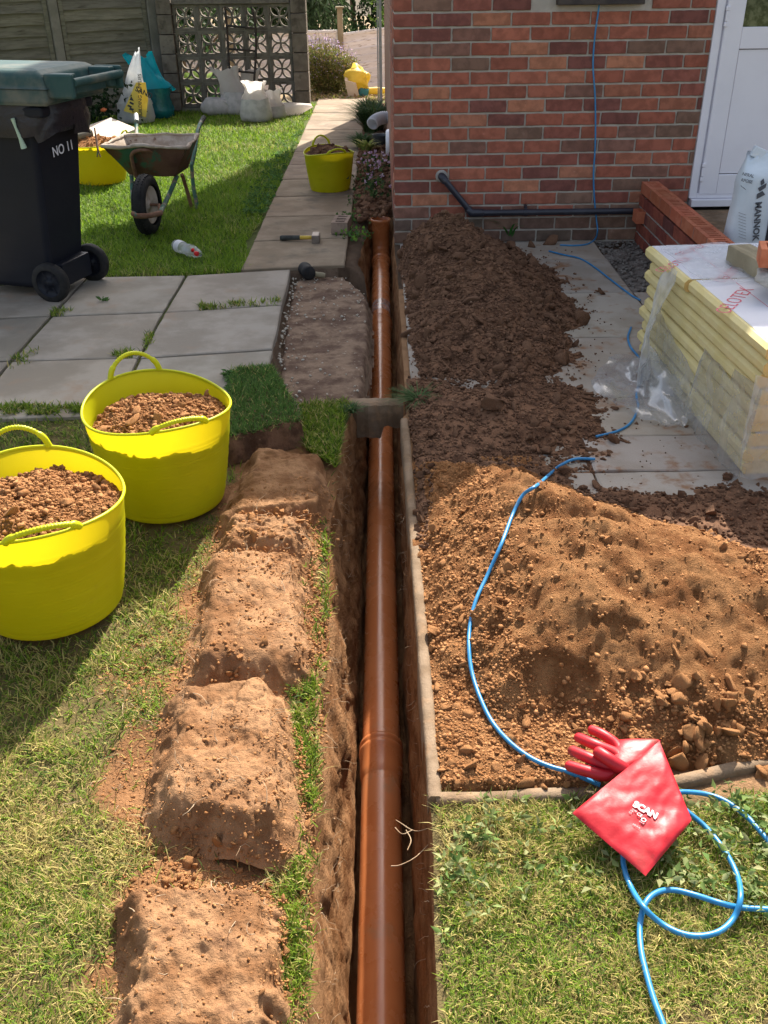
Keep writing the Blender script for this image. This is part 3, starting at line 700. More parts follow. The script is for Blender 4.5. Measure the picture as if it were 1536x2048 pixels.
E1 = [at(x, y, .012) for x, y in ((866, 1592), (858, 1480), (850, 1380), (838, 1230), (828, 1100), (818, 980), (810, 880), (806, 836))]
edging('concrete_edging', [(p.x + .005, p.y) for p in E1], .030, .012, .13, 'long rounded concrete edging running along the right lip of the trench', 3)
E2 = [at(x, y, .006) for x, y in ((872, 1592), (980, 1588), (1100, 1582), (1200, 1574), (1330, 1560), (1480, 1528), (1600, 1505))]
edging('concrete_edging', E2, .032, .004, .10, 'half-buried tan concrete edging between the front heap and the lawn', 4)
cr = MB(); cy0 = at(752, 812, 0).y; a_ = []
xa, xb = -.135, .082
ns = 14; V = []; F = []
for i in range(ns + 1):
    x = xa + (xb - xa) * i / ns; dep = .125 + .010 * float(fbm(np.array([i * .5]), np.array([1.0]), 2, 3)[0]) + (.015 if i < 9 else -.03 if i < 12 else -.025); yb = cy0 + .055
    for (y, z) in ((cy0, -dep), (cy0 - .004, -.03), (cy0, .002), (cy0 + .012, .010), (yb, .010), (yb, -dep)):
        V.append((x, y + .004 * sin(i * 2.1), z))
for i in range(ns):
    for q in range(6): F.append((i * 6 + q, (i + 1) * 6 + q, (i + 1) * 6 + (q + 1) % 6, i * 6 + (q + 1) % 6))
cr.add(V, F, False).add(V[:6], [(5, 4, 3, 2, 1, 0)]).add(V[-6:], [(0, 1, 2, 3, 4, 5)])
tag(cr.build('concrete_edging', M['concrete'], None), 'short concrete edging bridging the trench with the pipe passing beneath', 'edging')

# =================================================================== PIPE
pz = lambda y: Vector((float(pipe_x(y)), y, float(pipe_z(y))))
pipe = empty('drain_pipe', (0, 0, 0), 'terracotta plastic drain pipe lying in the trench with an open riser at the wall', 'drain pipe')
def on_pipe(py):
    best = None
    for y in np.arange(.6, 6.6, .01):
        p = pz(y); q = proj(p.x, p.y, p.z + .055)
        if best is None or abs(q[1] - py) < best[0]: best = (abs(q[1] - py), y)
    return best[1]
J1, J2 = on_pipe(1468), on_pipe(628)
def pipe_run(y0, y1, name='pipe_length'):
    mb = MB(); n = max(2, int((y1 - y0) / .05)); mb.tube([pz(y0 + (y1 - y0) * i / n) for i in range(n + 1)], .055, 48, cap=True); return mb.build(name, M['orange_pipe'], pipe)
def socket(y, name='socket'):
    mb = MB(); prof = [(y + .012, .0555), (y + .010, .0615), (y + .004, .0632), (y - .004, .0625), (y - .008, .0600), (y - .014, .0600), (y - .018, .0640), (y - .026, .0645), (y - .032, .0615), (y - .10, .0605), (y - .115, .0575), (y - .125, .0553)]
    mb.tube([pz(a) for a, r in prof], [r for a, r in prof], 48, cap=False); return mb.build(name, M['orange_pipe'], pipe)
pipe_run(-.9, J1); pipe_run(J1, J2); YR_ = 6.33
pipe_run(J2, YR_); socket(J1); socket(J2)
rz0 = pz(YR_).z; RX = pz(YR_).x
mb = MB(); bend = [pz(YR_ - .10), pz(YR_ - .05), pz(YR_) + Vector((0, 0, .004)), pz(YR_ + .035) + Vector((0, 0, .018)), Vector((RX, YR_ + .065, rz0 + .05)), Vector((RX, YR_ + .075, rz0 + .10))]
mb.tube(curve_pts(bend, 5), .0575, 40); mb.tube([pz(YR_ - .115), pz(YR_ - .105), pz(YR_ - .09), pz(YR_ - .075)], [.058, .0655, .0655, .058], 40)
mb.build('bend', M['orange_pipe'], pipe)
ztop = atY(768, 437, YR_ + .075).z
mb = MB(); mb.lathe([(.0575, rz0 + .09), (.0575, ztop - .075), (.062, ztop - .066), (.062, ztop - .02), (.0665, ztop - .017), (.0675, ztop - .002), (.064, ztop + .001), (.058, ztop - .002), (.0575, ztop - .055), (.052, ztop - .06), (.052, rz0 + .10)], 48, (RX, YR_ + .075, 0))
mb.build('riser_socket', M['orange_pipe'], pipe)
mb = MB(); t0 = on_pipe(596); mb.tube([pz(t0 - .16), pz(t0 - .10), pz(t0 - .04), pz(t0)], [.0556, .0562, .0558, .0556], 36, cap=False)
tag(mb.build('tape_wrap', M['film'], pipe), 'crinkled clear tape wrap')

# =================================================================== TURVES beside the trench
def turf(pts, H, label, seed, m='turf_soil', n=110, bulge=.9, name='turf', cat='turf', zb=-.012, rough=1.0, grp='lifted turves laid beside the trench', noise=1.0, soft=.15, softl=.30):
    """thick sod over a quad (back-left, back-right, front-right, front-left) of world points"""
    P = [np.array([p[0], p[1]]) for p in pts]
    u = np.linspace(-.06, 1.06, n); U, W = np.meshgrid(u, u)
    XY = (P[3][None, None] * (1 - U[..., None]) + P[2][None, None] * U[..., None]) * (1 - W[..., None]) + (P[0][None, None] * (1 - U[..., None]) + P[1][None, None] * U[..., None]) * W[..., None]
    X, Y = XY[..., 0], XY[..., 1]
    nu_ = fbm(X * 7, Y * 7, 5, seed, .6) * .11 * rough; nw_ = fbm(X * 7 + 5, Y * 7, 5, seed + 7, .6) * .085 * rough
    Uu, Ww = U + nu_, W + nw_
    prof = sstep(-.09, softl - .09, Uu) * sstep(-.06, soft - .06, 1 - Uu) * sstep(-.06, soft * .7 - .06, 1 - Ww) * sstep(-.06, soft - .06, Ww)
    crack = np.exp(-(fbm(X * 7, Y * 7, 3, seed + 8) / .012) ** 2) * .006 * (seed == 231) + np.maximum(0, fbm(X * 10, Y * 10, 4, seed + 9, .65) - .24) * .025
    z = zb + H * prof * (1 + .20 * fbm(X * 4, Y * 4, 3, seed + 1)) + prof * (fbm(X * 9, Y * 9, 5, seed + 2, .62) * .013 + fbm(X * 60, Y * 60, 3, seed + 3) * .005 - crack) * noise
    # ragged overhang on the steep sides
    s = sstep(.05, .5, prof) * (1 - sstep(.5, .95, prof)); X = X + s * fbm(X * 40, Y * 40, 2, seed + 4) * .012; Y = Y + s * fbm(X * 40, Y * 40 + 9, 2, seed + 5) * .012
    o = sheet(name, X, Y, z, M[m], keep=prof > .001)
    tag(o, label, cat, grp)
    return o, (X, Y, z, prof)
def T(pts, z): return [at(x, y, z) for x, y in pts]
TURVES = []
def offturf(poly, soft=8):
    g = strip_w(poly, soft)
    return lambda X, Y: g(X, Y) * np.where(tz(X, Y) > .035, .40, 1.0) * (.35 + .9 * np.clip(fbm(X * 6, Y * 6, 3, 140) + .4, 0, 1))
TURVES.append(turf(T([(487, 893), (640, 905), (652, 1010), (432, 1030)], .07), .085, 'shaded upturned turf nearest the grass sod, behind the other upturned turves', 201))
TURVES.append(turf(T([(455, 1022), (625, 1020), (632, 1098), (415, 1120)], .06), .075, 'short broken sunlit turf lump wedged against the shaded turf', 211, soft=.35, noise=2.2, rough=1.6))
TURVES.append(turf(T([(412, 1098), (600, 1094), (622, 1318), (358, 1345)], .07), .085, 'sunlit upturned turf with two dug holes, beside the right tub', 221, soft=.2))
TURVES.append(turf(T([(330, 1368), (562, 1352), (602, 1680), (285, 1620)], .07), .09, 'largest cracked upturned turf with roots, third along the trench', 231, soft=.2, noise=1.15))
TURVES.append(turf(T([(255, 1735), (570, 1740), (592, 2120), (190, 2130)], .07), .085, 'crumbling upturned turf at the very front left of the trench', 241, soft=.22, noise=1.25, rough=1.6))
def strip_w(pxpoly, soft=8):
    def f(X, Y):
        P = projn(np.stack([X, Y, X * 0], 1)); return sstep(-soft, soft, polydist(P[:, 0], P[:, 1], pxpoly))
    return f
def tz(X, Y):
    """height of turves plus ground at scattered points"""
    z = zg_left(X, Y)
    for o, (GX_, GY_, GZ_, pr) in TURVES:
        # nearest grid sample
        P0, P1, P3 = np.array([GX_[0, 0], GY_[0, 0]]), np.array([GX_[0, -1], GY_[0, -1]]), np.array([GX_[-1, 0], GY_[-1, 0]])
        A = np.stack([P1 - P0, P3 - P0], 1); uv = np.linalg.solve(A, np.stack([X, Y]) - P0[:, None]); n = GX_.shape[0]
        i = np.clip((uv[0] * (n - 1)).round().astype(int), 0, n - 1); j = np.clip((uv[1] * (n - 1)).round().astype(int), 0, n - 1)
        ok = (uv[0] > 0) & (uv[0] < 1) & (uv[1] > 0) & (uv[1] < 1); z = np.where(ok, np.maximum(z, GZ_[j, i]), z)
    return z
crumbs = empty('soil_crumbs', (0, 0, 0)); tag(crumbs, 'loose orange soil crumbs lying around and between the upturned turves', 'soil crumbs', kind='stuff')
clods(crumbs, 13000, (-1.1, -.12), (.7, 2.7), tz, offturf([(600, 1030), (662, 1000), (658, 1250), (645, 1500), (628, 1750), (612, 2200), (545, 2200), (560, 1800), (610, 1700), (600, 1500), (618, 1340)]), .0020, .010, 'clod_orange', 12, nbig=90, power=2.4, small_name='crumbs')
clods(crumbs, 17000, (-1.3, -.12), (.7, 2.9), tz, offturf([(430, 1020), (660, 1000), (640, 1300), (600, 1700), (570, 2200), (160, 2200), (215, 1760), (190, 1560), (262, 1430), (200, 1350), (350, 1170)], 40), .0016, .009, 'clod_orange', 13, nbig=110, power=2.8, sink=.05, small_name='crumbs')
clods(crumbs, 900, (-1.0, -.12), (.7, 2.7), tz, lambda X, Y: strip_w([(430, 1060), (640, 1060), (640, 1110), (400, 1140)], 6)(X, Y) + strip_w([(330, 1335), (610, 1325), (610, 1390), (320, 1400)], 6)(X, Y) + strip_w([(260, 1640), (600, 1690), (590, 1770), (230, 1780)], 8)(X, Y), .004, .022, 'clod_orange', 17, nbig=120, power=2.0, small_name='crumbs')
TURVE_H = tz
# sod with the grass side up
SOD, SODG = turf(T([(470, 748), (548, 738), (602, 842), (455, 880)], .075), .095, 'thick green sod lying grass side up next to the right tub', 251, m='soil_dark', soft=.05, softl=.06, noise=.4, rough=.5)
TURVES.append((SOD, SODG))
# roots
def roots(name, n, sampler, L, m, parent, seed, r=.0007, label=None):
    rg = np.random.default_rng(seed); mb = MB()
    for _ in range(n):
        p, d = sampler(rg); p = Vector(p); d = Vector(d).normalized(); pts = [p.copy()]; k = rg.integers(4, 8); l = L * rg.uniform(.4, 1.4) / k
        for q in range(k):
            d = (d + Vector(rg.normal(size=3) * .45)).normalized(); p = p + d * l; pts.append(p.copy())
        mb.tube(pts, [r * (1.2 - q / (k + 1)) for q in range(k + 1)], 4, cap=False, smooth=True)
    o = mb.build(name, m, parent); o['kind'] = 'stuff'; return tag(o, label, 'roots' if label else None)
def root_left(rg):
    y = rg.uniform(.9, 3.2); z = -rg.uniform(.02, .3) ; t = -z / .55; x = float(xl(np.array([y]))[0]) * (1 - t) + (-.085) * t
    return (x, y, z), (.7, rg.uniform(-.6, .6), rg.uniform(-.5, .4))
def root_right(rg):
    y = rg.uniform(.9, 3.0); return (float(xr(np.array([y]))[0]) - .008, y, -rg.uniform(.05, .3)), (-.7, rg.uniform(-.5, .5), rg.uniform(-.5, .4))
roots('roots', 170, root_left, .035, M['root'], TRENCH, 4); roots('roots', 60, root_right, .035, M['root'], TRENCH, 5)
def root_turf(rg):
    y = rg.uniform(.85, 2.5); x = rg.uniform(-.72, -.22); z = float(tz(np.array([x]), np.array([y]))[0]); return (x, y, z + .001), (rg.normal(), rg.normal(), .05)
roots('roots', 260, root_turf, .05, M['root'], crumbs, 6, r=.0009)
mb = MB(); a = at(818, 1650, -.06)
for pts in ([(862, 1655), (830, 1662), (800, 1645), (792, 1640)], [(825, 1660), (805, 1668), (790, 1655)], [(856, 1690), (830, 1715), (800, 1730), (782, 1732)], [(815, 1700), (822, 1680), (812, 1660)]):
    mb.tube(curve_pts([at(x, y, -.07) for x, y in pts], 4), .0011, 5)
tag(mb.build('root', M['root'], TRENCH), 'long pale root reaching over the pipe')

def settle(root, loc):
    loc = Vector(loc); root.location = loc
    for ch in root.children: ch.location = ch.location - loc
    return root

# =================================================================== HOUSE
YW = 5.9
house = empty('brick_house', (0, 0, 0), 'red brick house wall corner with black waste pipe and white door on the right', 'house')
DV = Vector((1, .010, 0)).normalized(); W0 = Vector((.087, YW, 0)); NV = Vector((DV.y, -DV.x, 0))
SV = Vector((-.0025, 1, 0)).normalized()
def wallpt(x, z, out=0.0): return W0 + DV * x + NV * out + Vector((0, 0, z))
XD = atY(1437, 0, YW).x - .087          # wall coordinate of the door frame
BW, BH, PW, PH = .2105, .0630, .2212, .0749
ZJ = 1.268
def brickmesh(seed, L=BW, H=BH, D=.1):
    """rounded, slightly irregular brick, x along, y depth (front at 0), z up"""
    rg = random.Random(seed); nx, nz = 6, 3; V = []; F = []
    def fr(i, j):
        u, w = i / nx, j / nz; e = 0
        x = u * L; z = w * H
        if i in (0, nx): x += rg.uniform(-.0016, .0016)
        if j in (0, nz): z += rg.uniform(-.0014, .0014)
        if rg.random() < .14 and (i in (0, nx)) and (j in (0, nz)): x += (-1 if i else 1) * rg.uniform(.002, .006); e = .003
        return [x, e, z]
    for j in range(nz + 1):
        for i in range(nx + 1): V.append(fr(i, j))
    n = nx + 1; inner = {}
    # front face inset ring makes a small arris
    b = len(V)
    for j in range(nz + 1):
        for i in range(nx + 1):
            x, y, z = V[j * n + i]; ax = .003 * (1 if i == 0 else -1 if i == nx else 0); az = .003 * (1 if j == 0 else -1 if j == nz else 0)
            V.append([x + ax, -.0022 - rg.uniform(0, .0008), z + az])
    for j in range(nz):
        for i in range(nx): q = b + j * n + i; F.append((q, q + 1, q + n + 1, q + n))
    ring = [i for i in range(n)] + [j * n + nx for j in range(1, nz + 1)] + [nz * n + i for i in range(nx - 1, -1, -1)] + [j * n for j in range(nz - 1, 0, -1)]
    k = len(ring)
    for q in range(k): a, c = ring[q], ring[(q + 1) % k]; F.append((a, c, b + c, b + a))
    d0 = len(V)
    for q in ring: V.append([V[q][0], D, V[q][2]])
    for q in range(k): F.append((ring[(q + 1) % k], ring[q], d0 + q, d0 + (q + 1) % k))
    return pymesh('brick', V, F, M['brick'])
BM_S = [brickmesh(i) for i in range(6)]; BM_H = [brickmesh(20 + i, L=.1008) for i in range(3)]
PAL = [(.36, .115, .075), (.33, .10, .066), (.255, .082, .062), (.20, .07, .058), (.215, .115, .085), (.43, .165, .10), (.39, .15, .095), (.31, .098, .066), (.23, .105, .08), (.37, .13, .082)]
PW8 = [4, 4.5, 4, 3.6, 2.2, 1.0, 1.3, 4, 2, 1.6]
def brickcol(rg, z, plinth=.13):
    c = rg.choices(PAL, PW8)[0]; k = rg.uniform(.88, 1.12) * 1.18
    if z < plinth: c = tuple(a * .45 + b * .55 for a, b in zip(c, (.17, .15, .12))); k *= .8
    return (c[0] * k, c[1] * k * 1.08, c[2] * k * 1.02, 1)
rgB = random.Random(42); AX = atan2(DV.y, DV.x)
sill_x0 = atY(1112, 8, YW).x - .087; sill_x1 = atY(1287, 8, YW).x - .087; door_top = 2.1
nrow_lo = int((ZJ + .06) / PH) + 1; extraV = []; extraF = []
for r in range(-6, nrow_lo):
    z = ZJ - (r + 1) * PH + (PH - BH) / 2
    x = 0.0; first = (r % 2 != 0)
    while x < XD - .02:
        L = .1008 if (first and x == 0) else BW
        step = .1106 if (first and x == 0) else PW
        if x + L > XD - .004: L = XD - .004 - x
        if L > .02 and not (z > ZJ - .02 + .012 and x + L > sill_x0 + .005 and x < sill_x1 - .005):
            me = rgB.choice(BM_H) if L < .15 and abs(L - .1008) < .002 else rgB.choice(BM_S)
            o = link('brick', me, house, wallpt(x, z, .002), (0, 0, AX)); o.color = brickcol(rgB, z)
            base = .1008 if me in BM_H else BW
            if abs(L - base) > .001: o.scale = (L / base, 1, 1)
        x += step
# side wall: bricks of the first metres one by one
AS = atan2(SV.y, SV.x)
def sidept(s, z, out=0.0): return W0 + SV * s + Vector((-SV.y, SV.x, 0)) * out + Vector((0, 0, z))
for r in range(-2, nrow_lo):
    z = ZJ - (r + 1) * PH + (PH - BH) / 2; s = .11 if (r % 2 == 0) else .2225; q = 0
    if z < .03: continue
    while q < 5:
        me = rgB.choice(BM_S); o = link('brick', me, house, sidept(s + BW, z, -.000), (0, 0, AS + pi)); o.color = brickcol(rgB, z); s += PW; q += 1
# remaining brickwork, above and beyond, in one mesh each
def brick_mass(name, fpt, ang, x0, x1, z0, z1, skip=None, flip=False):
    mb = MB(); r = 0; z = z0
    while z < z1:
        x = x0 + (.11 if r % 2 else 0)
        while x < x1 - .05:
            L = min(BW, x1 - x)
            if not (skip and skip(x, z)):
                c = fpt(x + L / 2, z + BH / 2, -.048); mb.box(c, (L, .1, BH), Matrix.Rotation(ang, 3, 'Z'))
            x += PW
        z += PH; r += 1
    o = mb.build(name, M['render'], house); o['kind'] = 'stuff'; return o
ztopb = ZJ + 6 * PH + .005
brick_mass('upper_brickwork', wallpt, AX, 0, XD - .004, ztopb, 2.35, skip=lambda x, z: sill_x0 - .2 < x < sill_x1)
brick_mass('side_brickwork', lambda x, z, o: sidept(x, z, -.0495), AS, 1.22, 6.1, .03, 1.75)
# mortar core, set back behind the brick faces
def slab_wall(name, p, q, thick, z0, z1, m, back):
    """vertical wall between plan points p and q, thickness to the left of p->q"""
    p = Vector(p); q = Vector(q); t = (q - p).normalized(); n = Vector((-t.y, t.x, 0)) * thick
    mb = MB(); b = [p, q, q + n, p + n]; mb.hexa([Vector((a.x, a.y, z0)) for a in b], [Vector((a.x, a.y, z1)) for a in b]); return mb.build(name, m, house)
rec = .0045
slab_wall('mortar_wall', wallpt(rec, 0, -rec), wallpt(XD, 0, -rec), .25, -.4, 3.385, M['mortar'], 0)
slab_wall('mortar_wall', wallpt(XD + 1.0, 0, -rec), wallpt(6.5, 0, -rec), .25, -.4, 3.385, M['mortar'], 0)
slab_wall('mortar_wall', wallpt(XD, 0, -rec), wallpt(XD + 1.0, 0, -rec), .25, 2.1, 3.40, M['mortar'], 0)
mb = MB(); a = sidept(.26, 0, -rec); b = sidept(6.1, 0, -rec)
mb.hexa([(a.x, a.y, -.4), (a.x + .25, a.y, -.4), (b.x + .25, b.y, -.4), (b.x, b.y, -.4)], [(a.x, a.y, 3.38), (a.x + .25, a.y, 3.38), (b.x + .25, b.y, 3.38), (b.x, b.y, 3.38)]); mb.build('mortar_wall', M['mortar'], house)
mb = MB(); mb.hexa([(6.35, 6.2, -.4), (6.6, 6.2, -.4), (6.6, 12, -.4), (6.35, 12, -.4)], [(6.35, 6.2, 3.38), (6.6, 6.2, 3.38), (6.6, 12, 3.38), (6.35, 12, 3.38)])
mb.hexa([(.26, 11.75, -.4), (6.35, 11.75, -.4), (6.35, 12, -.4), (.26, 12, -.4)], [(.26, 11.75, 3.38), (6.35, 11.75, 3.38), (6.35, 12, 3.38), (.26, 12, 3.38)]); mb.build('rear_wall', M['render'], house)
mb = MB(); mb.box((3.30, 8.955, 3.41), (6.66, 6.2, .04)); mb.build('flat_roof', M['roof'], house)
mb = MB(); mb.hexa([(.07, 9.0, 3.44), (1.64, 9.0, 3.44), (1.64, 12, 3.44), (.065, 12, 3.44)], [(.07, 9.0, 6.5), (1.64, 9.0, 6.5), (1.64, 12, 6.5), (.065, 12, 6.5)]); mb.build('upper_shadow_block', M['render'], house)  # unseen block added and sized to cast shade over the left patio
# dark sheet added, interior shade behind door and window put into its colour
mb = MB(); mb.box((XD + .58, YW + .6, 1.0), (1.2, .02, 2.6)); mb.build('dark_interior_sheet', M['dark'], house)
# tiled sill and window above it
sx0, sx1 = sill_x0, sill_x1; zs = atY(1200, 10, YW - .04).z
mb = MB(); q = wallpt((sx0 + sx1) / 2, zs + .022, .0); mb.box(q + NV * .005, (sx1 - sx0 - .004, .10, .042), Matrix.Rotation(AX, 3, 'Z')); mb.build('window_sill', M['sill'], house, bevel=.004)
wf = MB(); 
for (x, z, w_, h_) in ((sx0 + .03, zs + .55, .05, 1.0), (sx1 - .03, zs + .55, .05, 1.0), ((sx0 + sx1) / 2, zs + .07, sx1 - sx0 - .11, .05), ((sx0 + sx1) / 2, zs + 1.03, sx1 - sx0 - .11, .05)):
    wf.box(wallpt(x, z, -.03), (w_, .06, h_), Matrix.Rotation(AX, 3, 'Z'))
W_ = wf.build('window', M['upvc'], house)
mb = MB(); mb.box(wallpt((sx0 + sx1) / 2, zs + .55, -.035), (sx1 - sx0 - .11, .012, .92), Matrix.Rotation(AX, 3, 'Z')); mb.build('pane', M['glass'], W_)
# ---------------- door
def dz_(py, px=1430): return atY(px, py, YW).z
def dx_(px, py): return (atY(px, py, YW) - W0).dot(DV)
door = empty('door', (0, 0, 0)); door.parent = house; door['label'] = 'white plastic half-glazed back door'
fx0 = XD; fz0 = dz_(397, 1400)
RZ = Matrix.Rotation(AX, 3, 'Z')
def dbox(name, x0, x1, z0, z1, y0, y1, m='upvc', bev=.003, parent=None):
    """y measured outwards from the wall face"""
    mb = MB(); mb.box(wallpt((x0 + x1) / 2, (z0 + z1) / 2, (y0 + y1) / 2), (x1 - x0, abs(y1 - y0), z1 - z0), RZ); return mb.build(name, M[m], parent or door, bevel=bev)
s0 = dx_(1456, 0); st1 = dx_(1493, 2); xr1 = XD + .98; gz = dz_(54, 1500); pz1 = dz_(98, 1490); pz0 = dz_(349, 1450); sz0 = dz_(389, 1410)
dbox('door_frame', fx0, fx0 + .045, fz0, 2.08, -.06, .014); dbox('door_frame', xr1 - .05, xr1, fz0, 2.08, -.06, .014); dbox('door_frame', fx0 + .045, xr1 - .05, 2.03, 2.08, -.06, .014)
dbox('door_frame', fx0 + .045, xr1 - .05, fz0, fz0 + .03, -.06, .014)
dbox('frame_rebate', fx0 + .045, s0 + .004, fz0 + .03, 2.03, -.06, -.006, bev=.001)
stw = st1 - s0
sx_ = s0 + .004; ex_ = xr1 - .054
dbox('stile', sx_, sx_ + stw, sz0, 2.02, -.05, .020, bev=.006); dbox('stile', ex_ - stw, ex_, sz0, 2.02, -.05, .020, bev=.006)
dbox('rail', sx_ + stw, ex_ - stw, sz0, pz0, -.05, .0195, bev=.004); dbox('rail', sx_ + stw, ex_ - stw, pz1, gz, -.05, .0195, bev=.004); dbox('rail', sx_ + stw, ex_ - stw, 1.93, 2.02, -.05, .0195, bev=.004)
dbox('panel_gasket', sx_ + stw, ex_ - stw, pz0, pz1, -.03, .002, m='dark', bev=0)
dbox('door_panel', sx_ + stw + .004, ex_ - stw - .004, pz0 + .004, pz1 - .004, -.02, .009, bev=.003)
dbox('pane', sx_ + stw, ex_ - stw, gz, 1.93, -.02, -.002, m='glass', bev=0)
dbox('threshold', fx0 + .01, xr1 + .02, fz0 - .045, fz0 - .002, -.06, .045, bev=.004)
dbox('threshold_gap', fx0 + .02, xr1, fz0 - .12, fz0 - .046, -.06, -.02, m='dark', bev=0)
for py in (8, 40, 330, 352):
    pass
for (pya, pyb) in ((12, 54), (326, 362)):
    za, zb = dz_(pya, 1440), dz_(pyb, 1420); xh = dx_(1445 if pya < 100 else 1396, (pya + pyb) / 2)
    h = MB(); xc = fx0 + .06
    for t0_, t1_, w_ in ((0, .22, .022), (.25, .75, .017), (.78, 1, .022)):
        h.box(wallpt(xc, zb + (za - zb) * (t0_ + t1_) / 2, .020), (w_, .018, (za - zb) * (t1_ - t0_)), RZ)
    h.build('hinge', M['upvc'], door, bevel=.003)
mb = MB(); mb.box(wallpt(ex_ - stw / 2, 1.0, .03), (.03, .02, .22), RZ); mb.tube([wallpt(ex_ - stw / 2, 1.04, .03), wallpt(ex_ - stw / 2, 1.04, .06), wallpt(ex_ - stw / 2 - .11, 1.04, .06)], .009); mb.build('handle', M['galv'], door)
# ---------------- waste pipe on the wall
wp = empty('waste_pipe', (0, 0, 0)); wp.parent = house
yo = YW - .045
P_ = [atY(883, 352, YW + .0), atY(884, 354, yo), atY(900, 373, yo), atY(943, 426, yo)]
mb = MB(); mb.tube([P_[0], P_[1], P_[1].lerp(P_[3], .12)], [.0215, .0235, .0235], 20); mb.tube([P_[1].lerp(P_[3], .02), P_[3]], .0185, 20, cap=False); mb.build('pipe_length', M['black_pipe'], wp)
mb = MB(); e0 = P_[3]; e1 = atY(1272, 422, yo); mb.tube([e0.lerp(P_[1], .13), e0.lerp(P_[1], .12), e0, e0.lerp(e1, .07), e0.lerp(e1, .075)], [.0185, .0235, .0245, .0235, .0185], 20); mb.build('elbow', M['black_pipe'], wp)
mb = MB(); mb.tube([e0, e1], .0185, 20); mb.build('pipe_length', M['black_pipe'], wp)
mb = MB(); c_ = e0.lerp(e1, .33); mb.tube([c_ - Vector((.011, 0, 0)), c_ + Vector((.011, 0, 0))], .0215, 16); mb.box(c_ + Vector((0, .03, .028)), (.014, .04, .02)); mb.build('clip', M['black_pipe'], wp)
mb = MB(); mb.lathe([(.001, 0), (.034, .0), (.037, .010), (.030, .014), (.022, .013)], 20, tuple(P_[0] + Vector((0, .004, 0))), Matrix.Rotation(radians(90), 3, 'X')); mb.build('mortar_patch', M['newmortar'], house)
# vent plate and flexible hose on the side wall
vy = 8.3 - YW; zc = atY(776, 285, 8.3).z
mb = MB(); M9 = Matrix.Rotation(radians(-90), 3, 'Y'); mb.lathe([(.001, .028), (.085, .028), (.10, .02), (.105, 0)], 28, tuple(sidept(vy, zc, .0)), M9); mb.build('vent_cover', M['upvc'], house)
hy = 8.95 - YW; hz = atY(770, 235, 8.95).z
mb = MB(); hp = curve_pts([sidept(hy, hz, -.02), sidept(hy - .02, hz + .0, .05), sidept(hy - .10, hz - .01, .11), sidept(hy - .16, hz - .03, .14)], 9)
mb.tube(hp, [.050 + .005 * (-1) ** i for i in range(len(hp))], 20, cap=False); mb.build('vent_hose', M['hose'], house)

# =================================================================== LOW WALL with perforated bricks
zt = atY(1284, 363, YW - .02).z
A1 = at(1284, 363, zt); A2 = at(1452, 508, zt); ld = (A2 - A1); ld.z = 0; LW = ld.length; ld.normalize(); nr_ = Vector((-ld.y, ld.x, 0))   # to the right seen going back
A1 = Vector((A1.x, YW - .012, 0)) if False else Vector((A1.x, A1.y, 0))
low = empty('low_brick_wall', (0, 0, 0), 'new low brick wall topped by a course of perforated bricks below the door', 'low wall')
inw = Vector((-ld.y, ld.x, 0)); 
if inw.x < 0: inw = -inw
AL = atan2(ld.y, ld.x)
def perf_mesh(L, W, H, slots, seed=0, m='newbrick'):
    """brick lying on its bed, origin at the corner, slots cut through across the width"""
    mb = MB(); e = .022; sw = (L - 2 * e) / (slots * 2 - 1)
    mb.box((L / 2, e / 2, H / 2), (L, e, H)); mb.box((L / 2, W - e / 2, H / 2), (L, e, H))
    x = 0.0; 
    mb.box((e / 2, W / 2, H / 2), (e, W - 2 * e, H)); mb.box((L - e / 2, W / 2, H / 2), (e, W - 2 * e, H))
    for k in range(slots - 1): mb.box((e + sw * (2 * k + 1.5), W / 2, H / 2), (sw * .8, W - 2 * e, H))
    mb.box((L / 2, W / 2, .006), (L - 2 * e, W - 2 * e, .012))
    o = mb.build('brick', M[m]); me = o.data; bpy.data.objects.remove(o); return me
PF = perf_mesh(.2115, .1, BH, 5)
NL = int(LW / PW) + 1
rgL = random.Random(9)
PALN = [(.95, 1, 1), (.8, .85, .9), (1.1, 1.05, 1), (.72, .7, .75)]
wall_end = None
BRL = [brickmesh(60 + i) for i in range(3)]
# the long face bricks: seen from the left, so each has its face on the -inw side
FA = atan2(-ld.y, -ld.x)   # going back towards the house keeps the face outward
for r in range(0, 6):
    ztop_ = zt - r * PH; s = 0 if r % 2 == 0 else -.11
    while s < LW + .05:
        L = min(BW, LW + .1 - s); ss = max(s, 0.0); L = min(BW, s + BW - ss)
        if L > .03:
            if r == 0:
                p = A1 + ld * ss + Vector((0, 0, ztop_ - BH)); o = link('brick', PF, low, p if (Matrix.Rotation(AL, 3, 'Z') @ Vector((0, 1, 0))).dot(inw) > 0 else p + inw * .1, (0, 0, AL)); k = rgL.uniform(.85, 1.08); o.color = (k, k * rgL.uniform(.92, 1.05), k, 1)
                if L < BW - .01: o.scale = (L / BW, 1, 1)
            else:
                me = rgL.choice(BRL); p = A1 + ld * ss + Vector((0, 0, ztop_ - BH))
                o = link('brick', me, low, p, (0, 0, AL)); c = rgL.choice([(.30, .085, .055), (.22, .06, .045), (.26, .10, .07), (.17, .06, .05)]); o.color = (*c, 1)
                if L < BW - .01: o.scale = (L / BW, 1, 1)
        s += PW
mb = MB(); a = A1 + inw * .0035; b = A1 + ld * (LW + .05) + inw * .0035
for (z0, z1, w_) in ((-.1, zt - .0015 - PH, .09), (zt - PH - .0005, zt - .010, .088)):
    if z1 > zt - PH: continue
    q = [a, b, b + inw * w_, a + inw * w_]
    q = q if (q[1] - q[0]).cross(q[3] - q[0]).z > 0 else q[::-1]
    mb.hexa([Vector((v.x, v.y, z0)) for v in q], [Vector((v.x, v.y, z1)) for v in q])
mb.build('mortar_bed', M['newmortar'], low)
